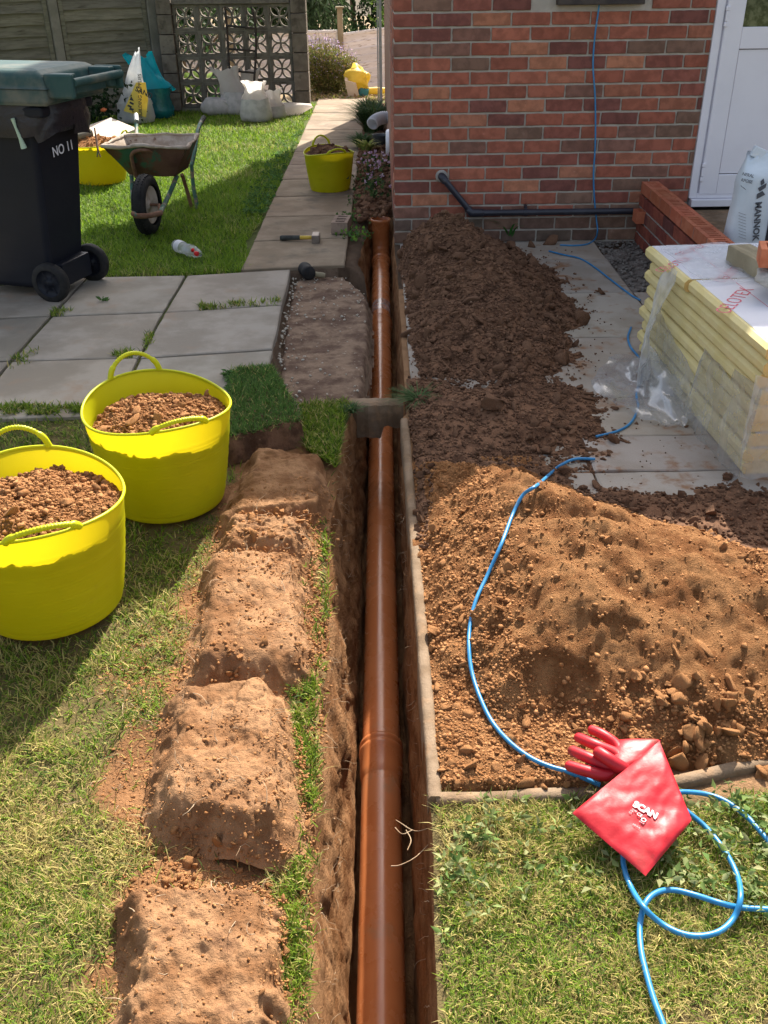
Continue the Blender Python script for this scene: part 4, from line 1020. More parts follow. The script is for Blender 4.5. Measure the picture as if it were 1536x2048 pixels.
# perpends of the top course
mb = MB(); s = BW
while s < LW:
    c_ = A1 + ld * (s + (PW - BW) / 2) + inw * .05; mb.box((c_.x, c_.y, zt - BH / 2 - .002), (PW - BW, .096, BH - .004), Matrix.Rotation(AL, 3, 'Z')); s += PW
mb.build('mortar_joints', M['newmortar'], low)
# porch floor behind the low wall
q0 = A1 + inw * .105; q1 = A1 + ld * (LW + .3) + inw * .105
pf = MB(); zp = zt - .17
V4 = [(q1.x, q1.y), (q1.x + 1.6, q1.y), (q0.x + 1.6, YW - .03), (q0.x, YW - .03)]
pf.hexa([(x, y, -.05) for x, y in V4], [(x, y, zp) for x, y in V4]); pf.build('porch_floor', M['concrete'], None)['kind'] = 'structure'
# a brick standing on the corner
pb = perf_mesh(.105, .1, .068, 2); bp = atY(1268, 444, YW - .14)
o = link('loose_brick', pb, None, (bp.x, bp.y - .05, bp.z)); o.color = (1, 1, 1, 1); tag(o, 'cut perforated brick end set at the end of the black waste pipe', 'brick')
# =================================================================== INSULATION BOARDS
stack = (1.205, 2.80)
brdL, brdT, nb = 1.17, .0505, 9
root_grp = 'insulation boards in the wrapped stack'
def board_mesh(L, W, T, ins, seed):
    rg = random.Random(seed); mb = MB(); bev = .012
    prof = [(0, .004), (bev * .6, 0), (bev * .6, 0)]
    mb.cur = 0
    # body of foam with chamfered long edge, foil sheets on both faces
    b0 = [(0.010, 0, .0018), (W, 0, .0018), (W, L, .0018), (0.010, L, .0018)]; m0 = [(0, 0, T * .30), (W, 0, T * .30), (W, L, T * .30), (0, L, T * .30)]
    m1 = [(0, 0, T * .72), (W, 0, T * .72), (W, L, T * .72), (0, L, T * .72)]; t0 = [(.013, 0, T - .0018), (W, 0, T - .0018), (W, L, T - .0018), (.013, L, T - .0018)]
    V = b0 + m0 + m1 + t0; F = []
    for k in range(3):
        for q in range(4):
            F.append((k * 4 + q, k * 4 + (q + 1) % 4, (k + 1) * 4 + (q + 1) % 4, (k + 1) * 4 + q))
    F.append((3, 2, 1, 0)); F.append((12, 13, 14, 15))
    mb.V = [tuple(v) for v in V]; mb.F = F; mb.sm = [False] * len(F); mb.mi = [1 if (i % 4 in (0,) and i < 12) else 0 for i in range(12)] + [0, 0]
    return mb
labels = ['top', 'second', 'third', 'fourth', 'fifth', 'sixth', 'seventh', 'eighth', 'bottom']
rgS = random.Random(4)
for k in range(nb):
    z = (nb - 1 - k) * .0525; dx = rgS.uniform(-.006, .012) ; dy = rgS.uniform(-.02, .015)
    if k == 0:
        segs = ((0, .70, 0.0), (.712, brdL + .02, -.012))
    else: segs = ((0, brdL + rgS.uniform(-.02, .02), 0),)
    ro = empty('insulation_board', (stack[0] + dx, stack[1] + dy, z + .004), '%s pale yellow foam board in the insulation stack%s' % (labels[k], {0: ', printed in red', 8: ', resting on the paving'}.get(k, '')), 'insulation board', root_grp, rz=.062)
    for (y0, y1, ox) in segs:
        mb = board_mesh(y1 - y0, 1.15, brdT, 0, k); mb.V = [(x + ox * 1.0, y + y0, zz) for x, y, zz in mb.V]; mb.build('foam_core', [M['foam'], M['foamend']], ro)
        f = MB(); f.box((1.15 / 2 + ox + .012, (y0 + y1) / 2, brdT - .0008), (1.15 - .026, y1 - y0 - .002, .0012)); f.build('foil_facing', M['foil'], ro)
    if k == 0:
        TOPB = ro
ztopB = (nb - 1) * .0525 + .004 + brdT + .0004
def ontop(px, py): return at(px, py, ztopB)
rl = TOPB.location
for (p0, p1, sz) in (((1462, 588), (1520, 640), 0), ((1352, 541), (1400, 525), 0), ((1470, 563), (1500, 548), 0)):
    pass
def boardtext(body, px0, px1, up, size):
    a = ontop(*px0); b = ontop(*px1); xd = b - a; yd = Vector((0, 0, 1)).cross(xd); 
    return text('printed_lettering', body, M['redink'], TOPB, a - rl + Vector((0, 0, .0006)), xd, yd, size, ext=.0002, bold=-.0005)
for (a_, b_, sz) in (((1468, 628), (1520, 588), .075), ((1350, 544), (1400, 524), .06), ((1470, 566), (1512, 540), .06), ((1392, 512), (1430, 500), .05)):
    t1 = boardtext('CELOTEX', a_, b_, 1, sz)
ln = MB()
for xx in (.16, .42, .68, .94): ln.box((xx, .59, brdT + .0004), (.0022, 1.14, .0003))
ln.build('printed_lines', M['redink'], TOPB)
# items weighing the stack down
def onb(px, py, Y=None): return ontop(px, py)
p = ontop(1452, 530); wbk = MB(); a_ = at(1451, 527, ztopB); b_ = at(1508, 560, ztopB)
wd = (b_ - a_).normalized(); wn_ = Vector((-wd.y, wd.x, 0)); c_ = a_ + wd * .16 + wn_ * .05
wbk.box((0, 0, .035), (.34, .095, .07)); o = wbk.build('timber_block', M['wood'], None, bevel=.004, loc=(c_.x, c_.y, ztopB + .001), rot=(0, 0, atan2(wd.y, wd.x))); tag(o, 'short rough grey timber block lying on the insulation stack', 'timber block')
lump_c = at(1560, 600, ztopB); V, F = ico(3, 77, .02, (1, .8, .9)); V[:, 2] += 0
V = V * np.array([.125, .115, .072]) * (1 + fbm(V[:, 0] * 3, V[:, 1] * 3 + V[:, 2], 3, 7)[:, None] * .12)
V[:, 2] = np.clip(V[:, 2], -.052, .052); o = link('concrete_lump', fastmesh('concrete_lump', V, F, M['rawconc'], False), None, (lump_c.x + .01, lump_c.y + .06, ztopB + .053)); tag(o, 'broken grey concrete lump on the insulation stack under a red brick', 'concrete lump')
pb2 = perf_mesh(.215, .1025, .065, 3); bb = (lump_c.x - .085, lump_c.y + .03, ztopB + .107); o = link('loose_brick', pb2, None, bb, (radians(2), radians(-2), radians(-14))); tag(o, 'red perforated brick balanced on the concrete lump', 'brick'); o.color = (1.1, 1.1, 1.05, 1)
# plastic wrap around the stack: sheets hanging off the long side and front end
def drape(name, fn, nu, nv, m, parent, label=None):
    V = []; F = []
    for j in range(nv + 1):
        for i in range(nu + 1): V.append(fn(i / nu, j / nv))
    for j in range(nv):
        for i in range(nu): a = j * (nu + 1) + i; F.append((a, a + 1, a + nu + 2, a + nu + 1))
    o = link(name, pymesh(name, V, F, m, True), parent)
    if label: o['label'] = label
    return o
wrap = empty('plastic_wrap', (stack[0], stack[1], 0), 'torn clear plastic wrap hanging off the insulation stack onto the slabs', 'plastic wrap', rz=.062)
SX, SY = stack; H_ = nb * .0525
def fbm1(x, y, o, s): return float(fbm(np.array([x]), np.array([y]), o, s)[0])
def w1(u, v):   # side sheet: v down from just below the top, u along the side towards the camera
    y = SY + .95 - u * 1.0; top = H_ * (.62 - .28 * (1 - abs(2 * u - 1)) * (u < .5) + .10 * (u > .8)); z = top * (1 - v)
    x = SX - .012 - .045 * v ** 1.5 * (1 - u * .7) + fbm1(u * 9, v * 3, 3, 501) * .016 + sin(u * 40 + v * 3) * .003 * v
    return (x - SX, y - SY, max(z, .006))
drape('side_sheet', w1, 60, 18, M['film'], wrap)
def w2(u, v):   # crumpled pool of film on the slabs at the far left of the stack
    a = u * 2 * pi; r = v; x = SX - .10 + cos(a) * .17 * r + fbm1(cos(a) * 2, sin(a) * 2 + v * 2, 3, 503) * .05 * r; y = SY + .74 + sin(a) * .36 * r
    z = .008 + (1 - v) * .16 * max(0, cos(a) * .7 + .4) + abs(fbm1(cos(a) * 2.5 * r + 2, sin(a) * 3 * r, 3, 504)) * .05
    return (x - SX, y - SY, max(.006, z))
drape('crumpled_sheet', w2, 60, 16, M['film'], wrap)
def w3(u, v):   # twisted rope of film from the top corner down the side
    y = SY + .80 + u * .14 - v * .06 + fbm1(u * 3, v * 5, 3, 506) * .03; t = v; z = H_ * (1.0 - t * .97); x = SX - .005 - .10 * sin(t * 2.2) * .8 + (u - .5) * .07 * (.2 + 1.6 * abs(t - .15)) + fbm1(u * 6, v * 6, 3, 507) * .02
    return (x - SX, y - SY, max(.006, z + .004))
drape('twisted_sheet', w3, 14, 40, M['film2'], wrap)
def w4(u, v):   # front end sheet
    x = SX - .02 + u * 1.2; z = H_ * (.80 - .62 * v - .12 * (1 - u) * (v > 0) * v) ; y = SY - .035 - .03 * v + fbm1(u * 6, v * 4, 3, 509) * .018
    if u < .02: y += .03
    return (x - SX, y - SY, z)
drape('front_sheet', w4, 50, 16, M['film'], wrap)
def w5(u, v):   # film over the top
    x = SX + .02 + u * .85; y = SY + .62 + v * .50 + fbm1(u * 3, v * 3, 2, 511) * .05; z = ztopB + .006 + abs(fbm1(u * 7, v * 7, 4, 512)) * .02
    return (x - SX, y - SY, z)
drape('top_sheet', w5, 44, 26, M['film'], wrap)
# =================================================================== CEMENT BAG
cb = empty('cement_bag', (0, 0, 0), 'white paper cement bag with black lettering standing behind the low wall', 'cement bag')
Yb = 4.72; pL = atY(1472, 420, Yb); zb0, zb1 = zp, atY(1500, 316, Yb).z
def bagfn(W, D, H):
    V = []; F = []; n = 40; m_ = 26
    for j in range(m_ + 1):
        v = j / m_; z = H * v
        pinch = 1 - .75 * sstep(.80, 1.0, v); wid = 1 - .16 * sstep(.72, 1, v) + .03 * sin(v * 7)
        for i in range(n):
            a = 2 * pi * i / n; ex = 4.5; ca, sa = cos(a), sin(a)
            x = (abs(ca) ** (2 / ex)) * (1 if ca > 0 else -1) * W / 2 * float(wid); y = (abs(sa) ** (2 / ex)) * (1 if sa > 0 else -1) * D / 2 * float(pinch)
            q = fbm1(x * 12 + z * 5, y * 12 + z * 9, 3, 601) * .008; zz = z + .02 * sin(a * 3) * float(sstep(.85, 1, v))
            V.append((x * (1 + q), y + q, zz))
    for j in range(m_):
        for i in range(n): F.append((j * n + i, j * n + (i + 1) % n, (j + 1) * n + (i + 1) % n, (j + 1) * n + i))
    F.append(tuple(range(n))[::-1]); F.append(tuple(range(m_ * n, m_ * n + n)))
    return V, F
Wb, Db, Hb = .44, .14, zb1 - zb0
V, F = bagfn(Wb, Db, Hb); cxb = pL.x + Wb / 2; cb.location = (cxb, Yb + Db / 2, zb0)
o = link('bag_body', pymesh('bag_body', V, F, M['bag_white'], True), cb)
mb = MB(); mb.box((.085, -.0735, Hb * .34), (.30 - .03, .004, Hb * .60)); mb.build('black_panel', M['ink'], cb, bevel=.001)
mb = MB(); mb.box((-.10, .0, Hb - .004), (.14, .03, .05), Matrix.Rotation(.4, 3, 'Y')); mb.build('folded_top', M['bag_white'], cb, bevel=.004)
FY = -.0765
sc_ = lambda px: (px - 1472) / 62 * .148
def bagpt(px, py): q = atY(px, py, Yb - .004); return Vector((q.x - cxb, FY, q.z - zb0))
tdown = (bagpt(1506, 490) - bagpt(1513, 404)).normalized()
text('lettering', 'MANNOK', M['greyink'], cb, bagpt(1511.5, 404), tdown, tdown.cross(Vector((0, 1, 0))) * 1, .042, bold=.0014)
g0 = bagpt(1483, 350)
text('lettering', 'NERAL', M['greyink'], cb, g0, (1, 0, -.22), (.22, 0, 1), .020, bold=.0002); text('lettering', 'RPOSE', M['greyink'], cb, bagpt(1481, 362), (1, 0, -.22), (.22, 0, 1), .020, bold=.0002)
mb = MB()
for (a_, b_) in (((1481, 371), (1491, 379)),): 
    q0, q1 = bagpt(*a_), bagpt(*b_); mb.tube([q0, q1], .0014, 5)
for k in range(9):
    q0, q1 = bagpt(1477, 425 + k * 6), bagpt(1492, 430 + k * 6); mb.tube([q0 + Vector((0, .0012, 0)), q1 + Vector((0, .0012, 0))], .0007, 4)
mb.build('small_print', M['greyink'], cb)
for q in (((1521, 363), (1527, 357), (1529, 366), (1522, 371)), ((1516, 376), (1533, 366), (1531, 375), (1519, 383)), ((1514, 388), (1525, 382), (1530, 389), (1513, 398))):
    mb = MB(); P4 = [bagpt(*a_) for a_ in q]; mb.hexa([v + Vector((0, -.0005, 0)) for v in P4], [v + Vector((0, .003, 0)) for v in P4]); mb.build('printed_emblem', M['greyink'], cb)

# =================================================================== YELLOW TUBS
def tub(c, rr, rb, h, ha, label, soil_label, fill=.74, dome=.05, mk='clod_orange', seed=1, nsoil=900, bigc=60, squash=.03):
    root = empty('yellow_tub', (c[0], c[1], 0), label, 'tub', 'flexible yellow garden tubs')
    n = 72; prof = [(0.0, .003), (rb * .6, .003), (rb * .93, .004), (rb * .985, .010)]
    for k in range(64):
        t = k / 63; z = .012 + (h - .012) * t; r = rb + (rr - rb) * t ** .9 + (.0018 * sin(t * h * 2 * pi / .0125) if .06 < t < .80 else 0); prof.append((r, z))
    V = []; F = []
    def warp(a, r, z):
        t = max(0, z / h); w = cos(2 * (a - ha))
        return Vector((r * cos(a) * (1 + .05 * w * t * t), r * sin(a) * (1 + .05 * w * t * t), z + squash * .5 * (w) * t ** 3))
    for (r, z) in prof:
        for i in range(n): V.append(warp(2 * pi * i / n, r, z))
    for j in range(len(prof) - 1):
        for i in range(n): F.append((j * n + i, j * n + (i + 1) % n, (j + 1) * n + (i + 1) % n, (j + 1) * n + i))
    link('tub_wall', pymesh('tub_wall', V, F, M['tub'], True), root)
    mb = MB(); mb.tube([warp(2 * pi * i / n, rr + .001, h) for i in range(n)], .0045, 8, closed=True); mb.build('rim', M['tubthick'], root)
    for s in (0, pi):
        mb = MB(); a0 = ha + s; da = .34; P = []
        for k in range(21):
            t = k / 20; a = a0 - da + 2 * da * t; w = sin(pi * t) ** .55
            b = warp(a, rr + .002, h); o = Vector((cos(a0), sin(a0), 0))
            P.append(b + Vector((0, 0, (.030 if s == 0 else .066) * w)) + o * (.012 * w if s == 0 else -.004 * w))
        PP = curve_pts(P, 3); mb.tube(PP, [(.0070 if .12 < i / len(PP) < .88 else .0095) + (.0015 * sin(i * 2.4) if .15 < i / len(PP) < .85 else 0) for i in range(len(PP))], 10); mb.build('handle', M['tubthick'], root)
    # soil
    zf = h * fill; rf = rb + (rr - rb) * fill - .006
    def hs(X, Y):
        d = np.hypot(X, Y) / rf; return zf + dome * (1 - d ** 2) + fbm(X * 8 + seed, Y * 8, 3, seed) * .03 + fbm(X * 30, Y * 30 + seed, 3, seed + 1) * .012 + fbm(X * 90, Y * 90, 2, seed + 2) * .005
    g = np.linspace(-1, 1, 60); U, W = np.meshgrid(g, g); k = np.sqrt(np.maximum(U * U, W * W)) / np.maximum(np.hypot(U, W), 1e-6); X = U * k * rf; Y = W * k * rf
    so = sheet('tub_soil', X, Y, hs(X, Y), M['soil_orange' if mk == 'clod_orange' else 'soil_dark']); so.location = (c[0], c[1], 0); tag(so, soil_label, 'soil', 'soil filling the tubs')
    clods(so, nsoil, (-rf, rf), (-rf, rf), hs, lambda X, Y: (np.hypot(X, Y) < rf * .97) * 1.0, .0022, .015, mk, seed + 5, nbig=0, power=2.3)
    rg = np.random.default_rng(seed); a = rg.uniform(0, 6.28, bigc); r = rf * .9 * np.sqrt(rg.uniform(0, 1, bigc)); X, Y = r * np.cos(a), r * np.sin(a)
    big_clods(np.stack([X, Y, hs(X, Y) + .006], 1), rg.uniform(.009, .026, bigc) , mk, so, seed)
    return root
tub((-.705, 2.70), .236, .178, .345, radians(118 + 180), 'sunlit yellow tub of pale clods beside the green sod', 'pale clods heaped in the yellow tub beside the sod', seed=11, fill=.80, dome=.055, nsoil=3200, bigc=26)
tub((-.915, 2.125), .245, .185, .345, radians(115 + 180), 'yellow tub cut by the left edge of the photo, full of fine brown soil', 'fine brown soil filling the leftmost tub', seed=21, fill=.86, dome=.035, nsoil=4500, bigc=8)
ctp = at(659, 388, 0)
tub((ctp.x, ctp.y + .14), .195, .148, .285, radians(-70), 'shaded yellow tub standing on the narrow garden path', 'dark soil mounded in the tub on the path', seed=31, fill=.9, dome=.075, mk='clod_dark', nsoil=500, bigc=18)
ctd = at(193, 372, 0)
tub((ctd.x, ctd.y + .17), .245, .19, .31, radians(170), 'yellow tub on the grass behind the wheelbarrow holding broken clods', 'clods and a green pipe offcut in the tub behind the barrow', seed=41, fill=.88, dome=.05, nsoil=400, bigc=25)
mb = MB(); p0 = Vector((ctd.x - .17, ctd.y + .08, .345)); mb.tube([p0, p0 + Vector((.14, .12, .02))], .03, 12); tag(mb.build('stone_piece', M['cpost'], None), 'grey-green stone offcut resting in the tub behind the wheelbarrow', 'stone')
hf0, hf1 = atY(189, 256, ctd.y + .0), atY(198, 302, ctd.y - .08)
mb = MB(); hf2 = atY(196, 300, ctd.y - .12); mb.tube([hf0, hf0.lerp(hf2, .6), hf2], [.006, .008, .009], 8); 
mb.tube([hf2, hf2 + Vector((-.012, -.01, -.05))], .005, 6); mb.tube([hf2, hf2 + Vector((.014, -.01, -.05))], .005, 6)
tag(mb.build('hand_fork', M['rusttube'], None), 'small rusty hand fork hooked over the rim of the tub behind the barrow', 'hand fork')

# =================================================================== WHEELIE BIN
w0, w1_ = at(97, 603, 0), at(178, 560, 0); u_ = (w1_ - w0); wl = u_.length; u_.normalize(); n_v = Vector((u_.y, -u_.x, 0))
bo = (w0 + w1_) / 2 + n_v * .035
wb = empty('wheelie_bin', (bo.x, bo.y, 0), 'dark wheelie bin with dusty teal lid and hand-painted number', 'wheelie bin', rz=atan2(n_v.y, n_v.x))
mb = MB(); S_ = []
for (z, x0, x1, y) in ((.045, -.50, -.02, .155), (.18, -.51, -.01, .16), (.5, -.53, .03, .18), (.88, -.555, .075, .205)):
    S_.append([(x0, -y, z), (x1, -y, z), (x1, y, z), (x0, y, z)])
for a, b in zip(S_[:-1], S_[1:]): 
    k = len(mb.V); mb.V += a + b; 
    for q in range(4): mb.F.append((k + q, k + (q + 1) % 4, k + 4 + (q + 1) % 4, k + 4 + q)); mb.sm.append(False); mb.mi.append(0)
mb.add(S_[0], [(3, 2, 1, 0)]); mb.add(S_[-1], [(0, 1, 2, 3)])
mb.build('bin_body', M['bin'], wb, bevel=.03, seg=4)
mb = MB(); mb.box((-.22, 0, .925), (.74, .45, .05)); mb.build('top_flange', M['bin'], wb, bevel=.012)
# liner bag bulging under the lid
def liner(u, v):
    a = u * 2 * pi; ex = 5; ca, sa = cos(a), sin(a); x = -.215 + (abs(ca) ** (2 / ex)) * (1 if ca > 0 else -1) * .372; y = (abs(sa) ** (2 / ex)) * (1 if sa > 0 else -1) * .232
    z = .955 - v * (.095 + .05 * max(0, sin(a * 1.5 + .5)) + .035 * (ca > .6)); k = 1 + fbm1(ca * 4 + v * 3, sa * 4 + v * 2, 4, 701) * .03 + .02 * sin(v * pi)
    return ((x + .215) * k - .215, y * k, z)
drape('liner_bag', liner, 90, 10, M['darkbag'], wb)
# lid: shallow dome with a skirt
mb = MB(); L_ = []
for (z, x0, x1, y) in ((.958, -.655, .20, .245), (.968, -.66, .21, .25), (1.03, -.655, .208, .247), (1.0305, -.65, .204, .243), (1.085, -.64, .19, .235), (1.105, -.60, .15, .21), (1.110, -.52, .10, .17)):
    L_.append([(x0, -y, z), (x1, -y, z), (x1, y, z), (x0, y, z)])
for a, b in zip(L_[:-1], L_[1:]):
    k = len(mb.V); mb.V += a + b
    for q in range(4): mb.F.append((k + q, k + (q + 1) % 4, k + 4 + (q + 1) % 4, k + 4 + q)); mb.sm.append(False); mb.mi.append(0)
mb.add(L_[0], [(3, 2, 1, 0)]); mb.add(L_[-1], [(0, 1, 2, 3)]); mb.build('lid', M['lid'], wb, bevel=.012, seg=3)
hd = MB()
for y in (-.17, .17): hd.box((.255, y, 1.045), (.12, .05, .09))
hd.box((.26, 0, 1.02), (.06, .285, .05)); hd.build('lid_handle', M['lid'], wb, bevel=.008)
hd = MB(); hd.tube([(.335, -.21, 1.055), (.335, .21, 1.055)], .019, 16); hd.build('grab_bar', M['lid'], wb)
for y in (-.215, .215):
    hd = MB(); hd.box((.265, y, 1.04), (.15, .026, .105)); hd.build('handle_bracket', M['lid'], wb, bevel=.01)
mb = MB(); mb.box((.005, 0, .12), (.07, .26, .12)); mb.tube([(.0, -.21, .10), (.0, .21, .10)], .013, 12); mb.build('axle_housing', M['bin'], wb, bevel=.006)
RY = Matrix.Rotation(radians(90), 3, 'X')
for y in (-.195, .195):
    mb = MB(); mb.lathe([(.07, -.024), (.096, -.024), (.101, -.015), (.102, .0), (.101, .015), (.096, .024), (.07, .024)], 36, (.0, y, .102), RY); wh = mb.build('wheel', M['rubber'], wb)
    mb = MB(); mb.lathe([(.001, -.017), (.02, -.017), (.021, -.010), (.062, -.008), (.071, -.022)], 28, (.0, y, .102), RY); mb.lathe([(.001, .017), (.02, .017), (.021, .010), (.062, .008), (.071, .022)], 28, (.0, y, .102), RY)
    for k in range(6):
        a = k * pi / 3; mb.box((.04 * cos(a), y, .102 + .04 * sin(a)), (.05, .022, .008), Matrix.Rotation(-a, 3, 'Y'))
    mb.build('rim', M['bin'], wh)
text('painted_number', 'NO 11', M['upvc'], wb, (.066, -.075, .70), (0.0, 1, .06), (.04, -.06, 1), .066, ext=.0006, bold=.0006)
st = MB(); st.tube([(.0, -.243, .90), (.004, -.239, .86), (.010, -.228, .81), (.014, -.220, .765)], [.010, .006, .009, .015], 10, flat=1.0); st.build('hanging_strap', M['white_thing'], wb)

# =================================================================== WHEELBARROW
wbar = empty('wheelbarrow', (0, 0, 0), 'old green wheelbarrow with rusty cement-caked tray and black tyre', 'wheelbarrow')
rz_ = .5
FL, FR, BR, BL = at(203, 291, rz_), at(372, 297, rz_ - .01), at(397, 269, rz_ + .01), at(247, 272, rz_)
bFL, bFR, bBR, bBL = atY(262, 351, FL.y + .12), atY(350, 353, FR.y + .10), atY(376, 335, BR.y - .12), atY(285, 335, BL.y - .12)
def quad_sheet(a, b, c, d, nu, nv, amp, seed, bow=0.0, nrm=None):
    V = []; F = []
    for j in range(nv + 1):
        for i in range(nu + 1):
            u, v = i / nu, j / nv; p = (a.lerp(b, u)).lerp(d.lerp(c, u), v)
            if nrm is not None: p = p + nrm * (bow * sin(pi * u) * sin(pi * v) + fbm1(u * 4 + seed, v * 4, 3, seed) * amp)
            V.append(p)
    for j in range(nv):
        for i in range(nu): q = j * (nu + 1) + i; F.append((q, q + 1, q + nu + 2, q + nu + 1))
    return V, F
mb = MB(); ctr = (FL + FR + BR + BL + bFL + bFR + bBR + bBL) / 8
mi_ = MB()
for (a, b, c, d, s) in ((FL, FR, bFR, bFL, 1), (FR, BR, bBR, bFR, 2), (BR, BL, bBL, bBR, 3), (BL, FL, bFL, bBL, 4), (bFL, bFR, bBR, bBL, 5)):
    nn = ((b - a).cross(d - a)).normalized(); fc = (a + b + c + d) / 4
    if nn.dot(fc - ctr) < 0: nn = -nn
    V, F = quad_sheet(a, b, c, d, 10, 8, .006, s, .012, nn); mb.add(V, F, True)
    k = .985; g = lambda q: ctr + (q - ctr) * k + Vector((0, 0, .004))
    V, F = quad_sheet(g(a), g(b), g(c), g(d), 10, 8, .006, s, .012, nn); mi_.add(V, F, True)
mb.build('tray', M['rust'], wbar); mi_.build('tray_lining', M['caked'], wbar)
rim_ = []
for a, b in ((FL, FR), (FR, BR), (BR, BL), (BL, FL)):
    for k in range(10): 
        p = a.lerp(b, k / 10); rim_.append(p + Vector((0, 0, fbm1(p.x * 9, p.y * 9, 3, 720) * .014)))
mb = MB(); mb.tube(rim_, [.011 + .006 * fbm1(i * .7, 0, 2, 721) for i in range(len(rim_))], 8, closed=True); mb.build('rim', M['caked'], wbar)
def pxtube(name, pts, r, m, parent, n=10, sub=5):
    mb = MB(); mb.tube(curve_pts([atY(*p) for p in pts], sub), r, n); return mb.build(name, M[m], parent)
yF = FL.y
pxtube('front_hoop', [(272, 354, yF + .06), (266, 330, yF + .01), (263, 312, yF - .02), (270, 303, yF - .04), (288, 300, yF - .04), (308, 304, yF - .03), (322, 322, yF), (338, 345, yF + .05)], .0125, 'rusttube', wbar)
hw = at(300, 470, 0); yW_ = hw.y + .03
pxtube('frame_tube', [(263, 350, yF + .12), (265, 390, yF + .02), (269, 430, yW_ - .22)], .0145, 'greentube', wbar)
pxtube('frame_tube', [(354, 351, yF + .14), (338, 390, yF + .03), (321, 424, yW_ - .22)], .0155, 'greentube', wbar)
mb = MB(); 
b0, b1 = atY(265, 427, yW_ - .23), atY(324, 425, yW_ - .23); b0m = b0.lerp(b1, .15) + Vector((0, -.03, -.008)); b1m = b0.lerp(b1, .8) + Vector((0, -.03, -.004))
mb.tube(curve_pts([b0, b0m, b0.lerp(b1, .5) + Vector((0, -.035, -.010)), b1m, b1], 4), .0125, 10, flat=1.3); mb.build('front_bar', M['rusttube'], wbar)
pxtube('leg', [(364, 349, yF + .3), (376, 388, yF + .38), (386, 428, yF + .42)], .0135, 'rusttube', wbar)
pxtube('leg', [(383, 330, yF + .5), (387, 375, yF + .48), (393, 405, yF + .45), (393, 424, yF + .43), (388, 429, yF + .42)], .0135, 'greentube', wbar)
pxtube('leg', [(286, 345, yF + .3), (294, 385, yF + .38), (299, 424, yF + .42)], .0135, 'rusttube', wbar)
pxtube('handle', [(383, 332, yF + .5), (390, 300, yF + .62), (394, 270, yF + .78), (398, 254, yF + .9), (403, 243, yF + 1.02), (406, 240, yF + 1.06)], .0145, 'greentube', wbar)
pxtube('handle', [(300, 335, yF + .5), (276, 285, yF + .72), (273, 262, yF + .92), (273, 242, yF + 1.02)], .0145, 'greentube', wbar)
pxtube('grip', [(401, 247, yF + .99), (408, 235, yF + 1.10)], .018, 'grip', wbar); pxtube('grip', [(273, 243, yF + 1.0), (272, 230, yF + 1.10)], .018, 'galv', wbar)
wr = .185; wc = Vector((hw.x, yW_, wr)); MW = Matrix.Rotation(radians(-9), 3, 'Z') @ Matrix.Rotation(radians(90), 3, 'Y')
mb = MB(); prof = []
for k in range(17):
    a = -pi * .62 + k / 16 * pi * 1.24; prof.append((wr - .045 + .045 * cos(a), .045 * sin(a)))
mb.lathe(prof, 56, tuple(wc), MW); wheel = mb.build('wheel', M['rubber'], wbar)
tr2 = MB()
for k in range(46):
    a = 2 * pi * k / 46
    for s in (-1, 0, 1):
        b = a + (s * .04 if s else .07); R_ = MW @ Matrix.Rotation(b, 3, 'Z'); c_ = wc + R_ @ Vector((wr - .002 - abs(s) * .007, 0, s * .023)); tr2.box(c_, (.008, .015, .014), R_ @ Matrix.Rotation(s * .5, 3, 'Y'))
tr2.build('tread', M['rubber'], wheel)['kind'] = 'stuff'
mb = MB(); mb.lathe([(.001, -.02), (.028, -.02), (.03, -.008), (.08, -.006), (.10, -.028), (.115, -.03)], 30, tuple(wc), MW); mb.lathe([(.001, .02), (.028, .02), (.03, .008), (.08, .006), (.10, .028), (.115, .03)], 30, tuple(wc), MW); mb.build('hub', M['caked'], wheel)
ax_ = MW @ Vector((0, 0, 1)); mb = MB(); mb.tube([wc - ax_ * .085, wc + ax_ * .085], .009); 
mb.tube([wc - ax_ * .08, atY(269, 430, yW_ - .2)], .011); mb.tube([wc + ax_ * .08, atY(321, 424, yW_ - .2)], .011); mb.build('axle_stay', M['rusttube'], wbar)
settle(wbar, (hw.x, hw.y, 0))

# =================================================================== CABLE
def gz_(p, off=.006):
    X = np.array([p.x]); Y = np.array([p.y]); z = 0.004 if p.y > 1.45 else -.012
    if p.x > .09: z = max(z, float(hall(X, Y)[0]))
    return z + off
def drop(px, py, off=.006):
    z = 0.0
    for _ in range(25):
        p = at(px, py, z); z = .6 * z + .4 * gz_(p, off)
    return at(px, py, z)
cr_ = .0048
wallc = [atY(x, y, YW - .010) for x, y in ((1203, -40), (1197, 20), (1190, 70), (1186, 130), (1190, 190), (1191, 250), (1190, 300), (1187, 350), (1189, 400), (1193, 440))]
wallc += [atY(1195, 462, YW - .04)] + [drop(x, y) for x, y in ((1190, 478), (1175, 488), (1150, 491), (1120, 490))]
cab = [wallc, [drop(x, y) for x, y in ((1098, 502), (1125, 509), (1160, 517), (1190, 535), (1225, 562), (1262, 590), (1280, 600))],
       [drop(x, y) for x, y in ((1262, 655), (1256, 675), (1262, 695), (1278, 715), (1287, 738), (1280, 765), (1273, 790), (1276, 815), (1262, 845), (1235, 862), (1192, 873))],
       [drop(x, y, .010) for x, y in ((1190, 918), (1150, 918), (1122, 930), (1103, 945), (1075, 970), (1046, 990), (1025, 1030), (1004, 1085), (975, 1150), (952, 1200), (940, 1250), (938, 1300), (945, 1350), (962, 1400), (985, 1445), (1020, 1485), (1060, 1515), (1100, 1533), (1140, 1545), (1200, 1570))]]
cable = empty('blue_cable', (0, 0, 0), 'thin blue cable down the brick wall, over the heap and looped on the grass', 'cable')
for P in cab:
    mb = MB(); mb.tube(curve_pts(P, 6), cr_ if P is not cab[3] else .0052, 10); mb.build('cable_run', M['blue'], cable)
